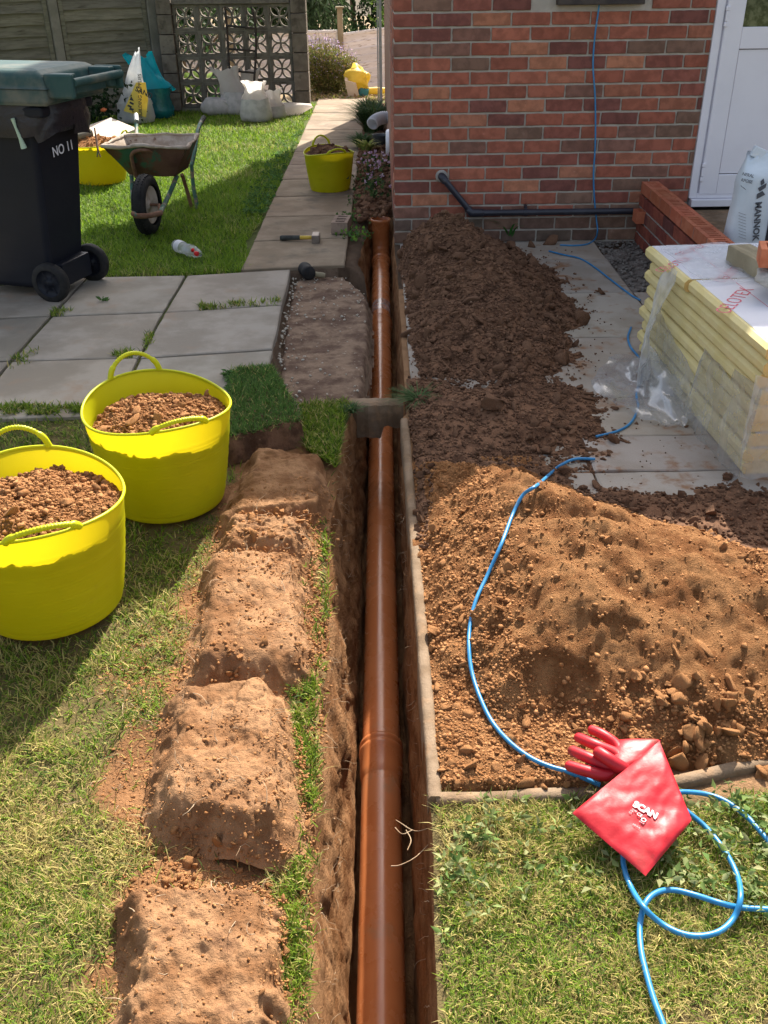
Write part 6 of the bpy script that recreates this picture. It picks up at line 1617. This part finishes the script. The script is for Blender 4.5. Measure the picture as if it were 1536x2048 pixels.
tree(.55, 19.4, zf_, [(0, 0, 2.5, .75, .6, 1.0), (-.3, 0, 1.8, .6, .5, .7), (.5, 0, 1.9, .6, .5, .8)], 5200, .10, .05, G3, 'bright yellow-green sunlit tree past the far fence, beside the house wall', .2, 903)
tree(-3.1, 16.3, -.9, [(0, 0, 1.9, .8, .6, .8), (-.8, 0, 1.7, .8, .6, .8), (.7, 0, 1.5, .6, .5, .5)], 4200, .13, .06, G2 + G1[:1], 'dark leafy shrub seen through the top of the screen wall', .3, 904, cat='shrub', name='shrub')
tree(-4.4, 18.9, zf_, [(0, 0, 2.4, 1.2, .8, 1.0), (-1.2, 0, 2.2, 1.2, .8, 1.1), (1.0, 0, 2.0, .9, .6, .9)], 4200, .14, .06, G2 + G1[1:2], 'broad dark tree standing farthest left past the far fence', .3, 905)
tree(1.9, 21, zf_, [(0, 0, 2.6, 1.2, .8, 1.2), (1.3, 0, 2.5, 1.2, .8, 1.1)], 2500, .14, .06, G2, 'dark tree hidden mostly by the house wall at the back', .3, 906)
# flowering bush at the end of the path
fb = at(655, 192, 0); bush = empty('flowering_bush', (fb.x - .02, fb.y + .30, -.02), 'tall wispy bush with small mauve flowers beside the path end', 'bush')
rg = np.random.default_rng(33)
mbs = MB()
for k in range(150):
    a = rg.uniform(0, 6.28); r = .40 * sqrt(rg.uniform(0, 1)); x, y = r * cos(a), r * sin(a) * .7; h = (.50 + .28 * rg.uniform(0, 1) - .35 * max(0, x)) * (1 - .3 * r)
    mbs.tube([(x * .35, y * .35, 0), (x * .7, y * .7, h * .5), (x + rg.normal() * .04, y + rg.normal() * .04, h)], [.004, .003, .0015], 4, cap=False)
mbs.build('stems', M['stem'], bush)['kind'] = 'stuff'
n = 9000; a = rg.uniform(0, 6.28, n); r = .43 * np.sqrt(rg.uniform(0, 1, n)); x, y = r * np.cos(a), r * np.sin(a) * .7; z = rg.uniform(.02, 1, n) ** .8 * (.62 - .35 * np.maximum(0, x)) * (1 - .3 * r)
leaf_cloud('foliage', np.stack([x, y, z], 1), .045, .012, rg.normal(size=(n, 3)) + np.array([0, 0, .6]), pal(rg, n, [(.17, .19, .05), (.24, .23, .07), (.10, .13, .04), (.26, .20, .09)]), M['leaf'], bush, 34)['kind'] = 'stuff'
n = 900; a = rg.uniform(0, 6.28, n); r = .45 * np.sqrt(rg.uniform(0, 1, n)); x, y = r * np.cos(a), r * np.sin(a) * .7; z = rg.uniform(.45, 1.25, n) * (.60 - .35 * np.maximum(0, x)) * (1 - .25 * r)
leaf_cloud('flowers', np.stack([x, y, z], 1), .020, .020, rg.normal(size=(n, 3)), pal(rg, n, [(.36, .28, .50), (.45, .35, .55), (.22, .15, .30), (.50, .38, .45)]), M['petal'], bush, 35)['kind'] = 'stuff'
# leaf litter and low growth at the path end
n = 5200; x = rg.uniform(-1.0, .1, n); y = rg.uniform(12.9, 14.4, n)
leaf_cloud('leaf_litter', np.stack([x, y, zfar(x, y) + .01], 1), .06, .03, rg.normal(size=(n, 3)) * np.array([1, 1, .35]) + np.array([0, 0, .1]), pal(rg, n, [(.45, .33, .2), (.36, .26, .14), (.40, .36, .12), (.28, .30, .08), (.5, .38, .28)]), M['leaf'], None, 36, label='dry brown leaf litter and low growth at the end of the path', cat='leaf litter', kind='stuff')
# squash plant
sq_ = at(395, 215, 0); squash = empty('squash_plant', (sq_.x, sq_.y + .25, 0), 'large-leaved squash plant growing against the screen wall', 'plant')
def bigleaf(seed, R=.16):
    rg = random.Random(seed); n = 20; V = [(0, 0, 0)]; F = []
    for ring, k in ((1, .5), (2, 1.0)):
        for i in range(n):
            a = 2 * pi * i / n; r = R * k * (1 + .13 * cos(5 * a) * k - (.55 if i == 0 else 0) * k + rg.uniform(-.06, .06)); V.append((-r * cos(a) + R * .0, r * sin(a), -.28 * r * r / R + .012 * cos(5 * a) * k + rg.uniform(-.008, .008)))
    for i in range(n): F.append((0, 1 + i, 1 + (i + 1) % n))
    for i in range(n): a, b = 1 + i, 1 + (i + 1) % n; F.append((a, a + n, b + n)); F.append((a, b + n, b))
    return V, F
lm = []
for k in range(4):
    V, F = bigleaf(k); me = fastmesh('leaf', np.array(V), np.array(F), M['leaf'], True, np.tile(np.array([[(.05, .12, .035), (.04, .09, .03), (.20, .30, .05), (.42, .40, .06)][k]]), (len(V), 1))); lm.append(me)
rgq = random.Random(12)
SP = [(330, 160, 1, .9), (345, 172, 0, 1.1), (352, 158, 1, 1), (375, 168, 0, 1), (384, 163, 2, 1.0), (405, 160, 2, 1.1), (420, 170, 0, 1.1), (432, 182, 1, 1.1), (380, 194, 2, .9), (398, 198, 3, .75), (360, 192, 0, 1), (340, 190, 1, 1), (420, 192, 0, 1), (440, 195, 1, .9), (370, 180, 1, 1.1), (410, 182, 1, 1.1), (330, 200, 1, .8), (352, 205, 0, .8), (395, 172, 0, 1.0)]
for i, (px, py, k, s) in enumerate(SP):
    Y_ = squash.location.y - .1 + rgq.uniform(-.12, .18); p = atY(px, py, Y_); q = p - squash.location
    o = link('leaf', lm[k], squash, q, (rgq.uniform(.2, 1.0), rgq.uniform(-.5, .5), rgq.uniform(-1, 1)), (s, s, s))
    mb = MB(); mb.tube([(q.x * .4, q.y * .4, 0), (q.x * .8, q.y * .8, q.z * .7), (q.x, q.y, q.z - .005)], .006, 6); mb.build('stalk', M['stem'], squash)
# rose by the fence
rs = at(190, 250, 0); rose = empty('rose_bush', (rs.x, rs.y + .1, 0), 'low dark rose plant with one orange bloom by the fence', 'plant')
n = 500; leaf_cloud('foliage', np.stack([rg.normal(size=n) * .22, rg.normal(size=n) * .1, rg.uniform(.02, .42, n)], 1), .06, .035, rg.normal(size=(n, 3)), pal(rg, n, G2), M['leaf'], rose, 38)['kind'] = 'stuff'
q = atY(206, 221, rs.y - .1) - rose.location; mb = MB(); mb.tube([(0, 0, 0), (q.x * .5, q.y * .5, q.z * .7), tuple(q)], .005, 5); mb.build('stem', M['stem'], rose)
V, F = ico(1, 5, .2); link('bloom', fastmesh('bloom', V * .035, F, M['petal'], False, np.tile(np.array([[.75, .22, .08]]), (len(V), 1))), rose, tuple(q))
# bed beside the path: dug dark earth
gxx, gyy = np.meshgrid(np.arange(-.24, .12, .012), np.arange(6.45, 12.2, .02))
zbed = .03 + .10 * np.exp(-((gyy - 7.6) / .75) ** 2) * sstep(-.22, -.02, gxx) + fbm(gxx * 9, gyy * 9, 4, 130) * .035 + fbm(gxx * 30, gyy * 30, 3, 131) * .012 - .05 * sstep(-.14, -.2, gxx) - .12 * sstep(6.75, 6.5, gyy)
tag(sheet('flower_bed', gxx, gyy, zbed, M['soil_dark'], keep=zbed > -.03), kind='structure')
def hbed(X, Y): return .03 + .10 * np.exp(-((Y - 7.6) / .75) ** 2) * sstep(-.22, -.02, X) + fbm(X * 9, Y * 9, 4, 130) * .035
n = 700; X_ = rg.uniform(-.18, .06, n); Y_ = rg.uniform(6.4, 9.5, n)
tag(merged('soil_crumbs', CL_T, np.stack([X_, Y_, hbed(X_, Y_) + .005], 1), rg.uniform(.006, .03, n), M['clod_dark'], None, seed=14), 'dark dug crumbs in the flower bed against the house side', 'soil crumbs')
gl_ = at(730, 265, 0)
lg = empty('grass_clump', (-.06, 10.1, 0), 'tall dark strap-leaved clump beside the path', 'plant')
def strap(root, n, R, H, w, cols, seed, name='foliage', spread=1.0):
    rg = np.random.default_rng(seed); V = []; F = []; Cc = []; a = rg.uniform(0, 6.28, n); b0 = np.stack([np.cos(a) * R * .3 * rg.uniform(0, 1, n), np.sin(a) * R * .3 * rg.uniform(0, 1, n), np.zeros(n)], 1)
    h = H * rg.uniform(.6, 1.15, n); out = R * rg.uniform(.3, 1.3, n) * spread; d = np.stack([np.cos(a), np.sin(a), np.zeros(n)], 1); s = np.stack([-np.sin(a), np.cos(a), np.zeros(n)], 1)
    col = pal(rg, n, cols); pts = []
    for k, t in enumerate((0, .3, .6, .85, 1.0)):
        c = b0 + d * (out * t ** 1.8)[:, None] + np.array([0, 0, 1]) * (h * (t - .38 * t ** 3))[:, None]; ww = w * (1 - t ** 2) + .0005; pts += [c - s * ww, c + s * ww]
    V = np.stack(pts, 1).reshape(-1, 3); o = np.arange(n)[:, None] * 10; F = np.concatenate([o + np.array([[2 * k, 2 * k + 1, 2 * k + 3, 2 * k + 2]]) for k in range(4)], 0)
    ob = link(name, fastmesh(name, V, F, M['leaf'], False, np.repeat(col, 10, 0)), root); ob['kind'] = 'stuff'; return ob
strap(lg, 700, .30, .42, .006, [(.05, .10, .035), (.08, .14, .05), (.035, .07, .03), (.12, .16, .06)], 41)
for (x, y, s, h, lab) in ((-.16, 9.3, .16, .18, 'small dark strap-leaved tuft nearer along the path'), (-.12, 11.2, .2, .3, 'farthest strap-leaved tuft next to the metal post')):
    r_ = empty('grass_clump', (x, y, 0), lab, 'plant'); strap(r_, 260, s, h, .006, [(.05, .10, .035), (.09, .15, .05)], int(x * 100) % 97)
hs_ = at(733, 312, 0); hosta = empty('hosta_plant', (hs_.x, hs_.y, .03), 'low yellow-green hosta behind the tub on the path', 'plant')
strap(hosta, 46, .12, .15, .022, [(.34, .36, .09), (.24, .30, .07), (.42, .40, .14)], 43)
pt = at(762, 300, 0); mb = MB(); mb.lathe([(.001, .0), (.06, .0), (.075, .11), (.08, .115), (.07, .11), (.06, .03), (.001, .03)], 20); tag(mb.build('plant_pot', M['pot'], None, loc=(pt.x, pt.y, .02)), 'small grey plant pot behind the hosta', 'plant pot')
cy = empty('cyclamen_patch', (-.02, 7.45, .08), 'patch of pale pink cyclamen flowers on the dug bank behind the path tub', 'plant')
n = 50; X_ = rg.normal(size=n) * .06; Y_ = rg.uniform(-.55, .65, n); Z_ = rg.uniform(.03, .15, n); m2 = MB()
for k in range(0, n, 2): m2.tube([(X_[k], Y_[k], -.05), (X_[k], Y_[k], Z_[k])], .0016, 4, cap=False)
m2.build('stems', M['stem'], cy)['kind'] = 'stuff'
PP = np.repeat(np.stack([X_, Y_, Z_], 1), 5, 0); leaf_cloud('flowers', PP, .021, .012, rg.normal(size=(n * 5, 3)) + np.array([0, 0, 1.0]), pal(rg, n * 5, [(.60, .42, .58), (.68, .56, .68), (.48, .30, .52)]), M['petal'], cy, 44)['kind'] = 'stuff'
n = 260; leaf_cloud('foliage', np.stack([rg.normal(size=n) * .06 - .02, rg.uniform(-.7, .7, n), rg.uniform(-.03, .08, n)], 1), .035, .03, rg.normal(size=(n, 3)) + np.array([0, 0, .7]), pal(rg, n, [(.05, .10, .04), (.09, .15, .05), (.03, .05, .02)]), M['leaf'], cy, 45)['kind'] = 'stuff'
for (px, py, s, cols, lab, sd_) in ((706, 425, .045, [(.09, .18, .05), (.13, .24, .07)], 'small leafy weed by the old brick on the path edge', 46), (712, 462, .05, [(.16, .30, .05), (.08, .16, .05)], 'bright green weed beside the trench corner', 47), (725, 395, .05, [(.08, .14, .05), (.11, .18, .06)], 'trailing weed between tub and trench', 48), (722, 352, .06, [(.10, .14, .05), (.06, .09, .03)], 'low weed right against the tub on the path', 49)):
    p = at(px, py + 14, .0); r_ = empty('weed', (p.x, p.y, 0), lab, 'weed'); n = 90; v = rg.normal(size=(n, 3)) * np.array([s, s * 1.2, s * .5]); v[:, 2] = np.abs(v[:, 2])
    leaf_cloud('foliage', v, .026, .02, rg.normal(size=(n, 3)) + np.array([0, 0, .8]), pal(rg, n, cols), M['leaf'], r_, sd_)['kind'] = 'stuff'
wl = at(1015, 478, 0); r_ = empty('weed', (wl.x, wl.y - .03, .03), 'broad-bladed green weed at the wall foot behind the dark heap', 'weed'); strap(r_, 16, .16, .16, .009, [(.06, .20, .04), (.04, .14, .03)], 50)
gt = at(846, 806, 0); r_ = empty('weed', (gt.x - .02, gt.y, .01), 'dark grass tuft at the right end of the bridging edging', 'weed'); strap(r_, 240, .09, .045, .0016, [(.06, .12, .04), (.10, .17, .06), (.16, .18, .08)], 51, spread=1.2)
gt = at(705, 824, 0); r_ = empty('weed', (gt.x, gt.y, .0), 'wispy weed at the left end of the bridging edging', 'weed'); strap(r_, 110, .05, .04, .0016, [(.06, .13, .04), (.14, .18, .08)], 52, spread=1.0)

# =================================================================== GRASS
def blades(name, P, H, W, lean, cols, parent=None, seed=1, label=None):
    rg = np.random.default_rng(seed); n = len(P); a = rg.uniform(0, 2 * pi, n); d = np.stack([np.cos(a), np.sin(a), np.zeros(n)], 1); tws = a + pi / 2 + rg.normal(size=n) * .5; s = np.stack([np.cos(tws), np.sin(tws), np.zeros(n)], 1)
    l1 = lean * rg.uniform(.3, 1.0, n); l2 = l1 + rg.uniform(.1, .7, n); up = np.array([0, 0, 1.0])
    h = H[:, None]; w = W[:, None]; mid = P + up * h * .55 * np.cos(l1)[:, None] + d * h * .55 * np.sin(l1)[:, None]; tip = mid + up * h * .5 * np.cos(l2)[:, None] + d * h * .5 * np.sin(l2)[:, None]; tip[:, 2] = np.maximum(tip[:, 2], P[:, 2] + .002)
    V = np.stack([P - s * w * .5, P + s * w * .5, mid - s * w * .42, mid + s * w * .42, tip], 1).reshape(-1, 3); o = np.arange(n)[:, None] * 5
    F = np.concatenate([o + np.array([[0, 1, 3]]), o + np.array([[0, 3, 2]]), o + np.array([[2, 3, 4]])], 0)
    ob = link(name, fastmesh(name, V, F, M['grass'], False, np.repeat(cols, 5, 0)), parent); ob['kind'] = 'stuff'
    return tag(ob, label, 'grass' if label else None)
def gcol(rg, n, dry, g1=(.13, .225, .018), g2=(.245, .335, .03), g3=(.055, .115, .013), straw=(.52, .43, .155)):
    dry = np.broadcast_to(dry, (n,)); u = rg.uniform(0, 1, (n, 1)); g = np.array(g1) * (1 - u) + np.array(g2) * u; k = rg.uniform(0, 1, n) < .25; g[k] = g3
    t = rg.uniform(0, 1, n) < dry; s = np.array(straw) * rg.uniform(.7, 1.15, (n, 1)); return np.where(t[:, None], s, g) * rg.uniform(.8, 1.2, (n, 1))
POLY_OUT = [wpoly([(-500, 900), (-330, 590), (-60, 575), (175, 554), (372, 550), (584, 538), (568, 610), (548, 700), (530, 800), (228, 826), (-80, 836), (-400, 860)])]
def lawn(name, n, x0, x1, y0, y1, side, H, W, lean, seed, label, pxlo=-260, ref=1.2):
    rg = np.random.default_rng(seed); X = rg.uniform(x0, x1, n); Y = rg.uniform(y0, y1, n); keep = rg.uniform(0, 1, n) < np.clip((ref / np.maximum(Y, ref)) ** 1.5, 0, 1)
    X, Y = X[keep], Y[keep]; P2 = projn(np.stack([X, Y, X * 0], 1)); px, py = P2[:, 0], P2[:, 1]; k = (px > pxlo) & (px < 2700) & (py < 2330); X, Y, px, py = X[k], Y[k], px[k], py[k]
    big = fbm(X * 2.3, Y * 2.3, 4, 61); fine = fbm(X * 14, Y * 14, 3, 62)
    if side == 'L':
        k = X < xl(Y) - .006; sm = soil_mask(px, py, X, Y); near = Y < 3.7
        k &= ~(near & (rg.uniform(0, 1, len(X)) < sm * .95)); 
        for pl in POLY_OUT: k &= polydist(X, Y, pl) < -.004
        k &= polydist(X, Y, BARE) < 0
        for (cx_, cy_, r_) in ((-.705, 2.70, .17), (-.915, 2.125, .18)): k &= np.hypot(X - cx_, Y - cy_) > r_
        dens = .82 + .6 * fine + .5 * big; k &= rg.uniform(0, 1, len(X)) < np.clip(dens, .18, 1)
    else:
        k = (X > xr(Y) + .012) & (Y < 1.405 + fbm(X * 9, X * 0, 3, 66) * .03); 
        bare = sstep(.15, .5, big + .4 * fine - .25 + .6 * sstep(1.15, .85, Y) * sstep(.2, .6, X)); k &= rg.uniform(0, 1, len(X)) < 1.0 - .85 * bare
    X, Y, big, fine = X[k], Y[k], big[k], fine[k]; m_ = len(X); Z = (zg_left(X, Y) if side == 'L' else zg_right(X, Y)) - .002
    dry = np.clip((.42 if side == 'L' else .50) + .55 * big + .25 * fine, .08, .85) 
    dry = dry * (1 - sstep(1.9, 2.8, Y) * .7)
    sc = (np.maximum(Y, 1.2) / 1.2) ** .55
    blades(name, np.stack([X, Y, Z], 1), H * rg.uniform(.55, 1.35, m_) * (1 + .7 * fine + .3 * big), W * rg.uniform(.7, 1.3, m_) * sc, lean, gcol(rg, m_, dry), None, seed, label)
lawn('grass', 420000, -2.3, -.12, .3, 3.75, 'L', .030, .0021, 1.25, 71, 'matted dry and green grass on the left lawn in front of the tubs')
lawn('grass', 225000, .08, 2.4, .3, 1.48, 'R', .028, .0021, 1.3, 72, 'thin straw-flecked grass right of the trench under the blue cable loops')
# extra dense tufts along the trench lip
rg = np.random.default_rng(73); PX = []; 
for g, c in zip(GSTRIPS, (2100, 1900, 260)):
    gx0, gx1, gy0, gy1 = min(p[0] for p in g), max(p[0] for p in g), min(p[1] for p in g), max(p[1] for p in g); q = np.stack([rg.uniform(gx0, gx1, c * 3), rg.uniform(gy0, gy1, c * 3)], 1); q = q[inpoly(q[:, 0], q[:, 1], g)][:c]; q = q[rg.uniform(0, 1, len(q)) < np.clip(.5 + 2.2 * fbm(q[:, 0] / 28, q[:, 1] / 40, 3, 88), .04, 1)]; PX.append(np.array([at(a, b, -.01)[:] for a, b in q]))
for g, c in (([(612, 1050), (662, 1040), (655, 1300), (640, 1700), (616, 2100), (560, 2100), (590, 1650)], 1500), ([(600, 812), (698, 806), (672, 935), (612, 900)], 3800), ([(30, 712), (80, 700), (60, 730), (10, 745)], 260), ([(395, 612), (560, 600), (562, 612), (400, 622)], 1000), ([(225, 712), (262, 700), (270, 716), (240, 722)], 250), ([(290, 668), (308, 668), (305, 690), (288, 690)], 200), ([(280, 712), (300, 705), (290, 690), (275, 716)], 150), ([(100, 622), (150, 620), (140, 632), (105, 634)], 200), ([(0, 812), (170, 815), (170, 830), (0, 835)], 1500), ([(460, 742), (545, 738), (556, 752), (460, 756)], 900)):
    gx0, gx1, gy0, gy1 = min(p[0] for p in g), max(p[0] for p in g), min(p[1] for p in g), max(p[1] for p in g); q = np.stack([rg.uniform(gx0, gx1, c * 3), rg.uniform(gy0, gy1, c * 3)], 1); q = q[inpoly(q[:, 0], q[:, 1], g)][:c]; q = q if c > 3000 else q[rg.uniform(0, 1, len(q)) < np.clip(.45 + 2.0 * fbm(q[:, 0] / 22, q[:, 1] / 9, 3, 89), .05, 1)]; PX.append(np.array([at(a, b, .0)[:] for a, b in q]))
P_ = np.concatenate(PX); nn_ = len(P_); blades('grass', P_, .030 * rg.uniform(.5, 1.3, nn_) * np.clip(P_[:, 1] / 2.2, .9, 1.2), .0024 * np.clip(P_[:, 1] / 1.4, 1, 1.9), 1.0, gcol(rg, nn_, .16), None, 74, 'green grass tufts along the trench lip and in the slab joints')
# grass on the sod
Xs, Ys, Zs, pr_ = SODG; k = np.argwhere(pr_ > .80); rg = np.random.default_rng(75); q = k[rg.integers(0, len(k), 6500)]
P_ = np.stack([Xs[q[:, 0], q[:, 1]] + rg.normal(size=6500) * .003, Ys[q[:, 0], q[:, 1]] + rg.normal(size=6500) * .003, Zs[q[:, 0], q[:, 1]] - .002], 1)
b_ = blades('grass', P_, .026 * rg.uniform(.6, 1.3, 6500), np.full(6500, .0034), 1.15, gcol(rg, 6500, .06, (.08, .17, .03), (.14, .26, .05), (.05, .11, .02)), SOD, 76)
# the far lawn
rg = np.random.default_rng(77); n = 330000; X = rg.uniform(-4.9, -.70, n); Y = rg.uniform(5.0, 12.5, n); k = rg.uniform(0, 1, n) < (5.2 / Y) ** 1.25; X, Y = X[k], Y[k]
pe = np.interp(Y, [5.33, 12.9], [pl0.x, pl1.x]) - .01 + fbm(Y * 3, Y * 0, 3, 78) * .05; k = X < pe; k &= (Y < 12.05 + (X + 2.7) * .75) ; k &= polydist(X, Y, POLY_OUT[0]) < -.01; k &= (X > -4.6 + (Y - 5) * .0)
k &= np.hypot(X - ctd.x, Y - ctd.y - .17) > .18
X, Y = X[k], Y[k]; big = fbm(X * 1.6, Y * 1.6, 4, 79); fine = fbm(X * 8, Y * 8, 3, 80); n = len(X); dry = np.clip(.12 + .75 * big + .35 * fine, .02, .8)
P_ = np.stack([X, Y, -.014 + 0 * X], 1)
blades('grass', P_, .050 * rg.uniform(.5, 1.4, n) * (1 + .35 * fine), .0050 * (Y / 6) ** .6 * rg.uniform(.8, 1.2, n), 1.0, gcol(rg, n, dry, (.15, .27, .02), (.25, .37, .03), (.08, .16, .016), (.38, .38, .12)), None, 81, 'longer bright green grass on the far lawn behind the wheelie bin')
# flat-leaved weeds in the front lawns
def weeds(name, polys, n, size, cols, seed, label):
    rg = np.random.default_rng(seed); P = []; D = []
    for g, c in polys:
        gx0, gx1, gy0, gy1 = min(p[0] for p in g), max(p[0] for p in g), min(p[1] for p in g), max(p[1] for p in g); m_ = 0
        while m_ < c:
            x, y = rg.uniform(gx0, gx1), rg.uniform(gy0, gy1)
            if not inpoly(np.array([x]), np.array([y]), g)[0]: continue
            p = at(x, y, .0); m_ += 1; k = rg.integers(3, 8); a0 = rg.uniform(0, 6.28)
            for i in range(k):
                a = a0 + i * 6.28 / k + rg.normal() * .3; P.append((p.x + cos(a) * .003, p.y + sin(a) * .003, rg.uniform(.006, .022))); D.append((cos(a), sin(a), rg.uniform(-.1, .5)))
    P = np.array(P); D = np.array(D); n = len(P); L = size * rg.uniform(.5, 1.4, n)
    return leaf_cloud(name, P, L, L * rg.uniform(.3, .6, n), D, pal(rg, n, cols, .3), M['leaf'], None, seed, label=label, cat='weeds', kind='stuff')
WC = [(.17, .25, .07), (.27, .33, .12), (.12, .19, .05), (.33, .35, .16)]
weeds('lawn_weeds', [([(870, 1605), (1180, 1590), (1230, 1720), (1210, 1790), (1050, 1800), (880, 1900)], 42), ([(1240, 1640), (1300, 1760), (1540, 1850), (1560, 1600), (1400, 1560)], 95), ([(870, 1640), (1000, 1640), (960, 1790), (880, 1800)], 25)], 0, .019, WC, 83, 'pale flat weed rosettes in the grass around the red glove')
weeds('lawn_weeds', [([(200, 600), (210, 600), (215, 605), (205, 606)], 3), ([(455, 752), (540, 745), (520, 790), (465, 800)], 140), ([(606, 262), (529, 430), (480, 430), (560, 285)], 260)], 0, .028, [(.07, .15, .04), (.11, .21, .06)], 84, 'small green clover leaves on the sod and along the path edge')
bpy.context.view_layer.update()
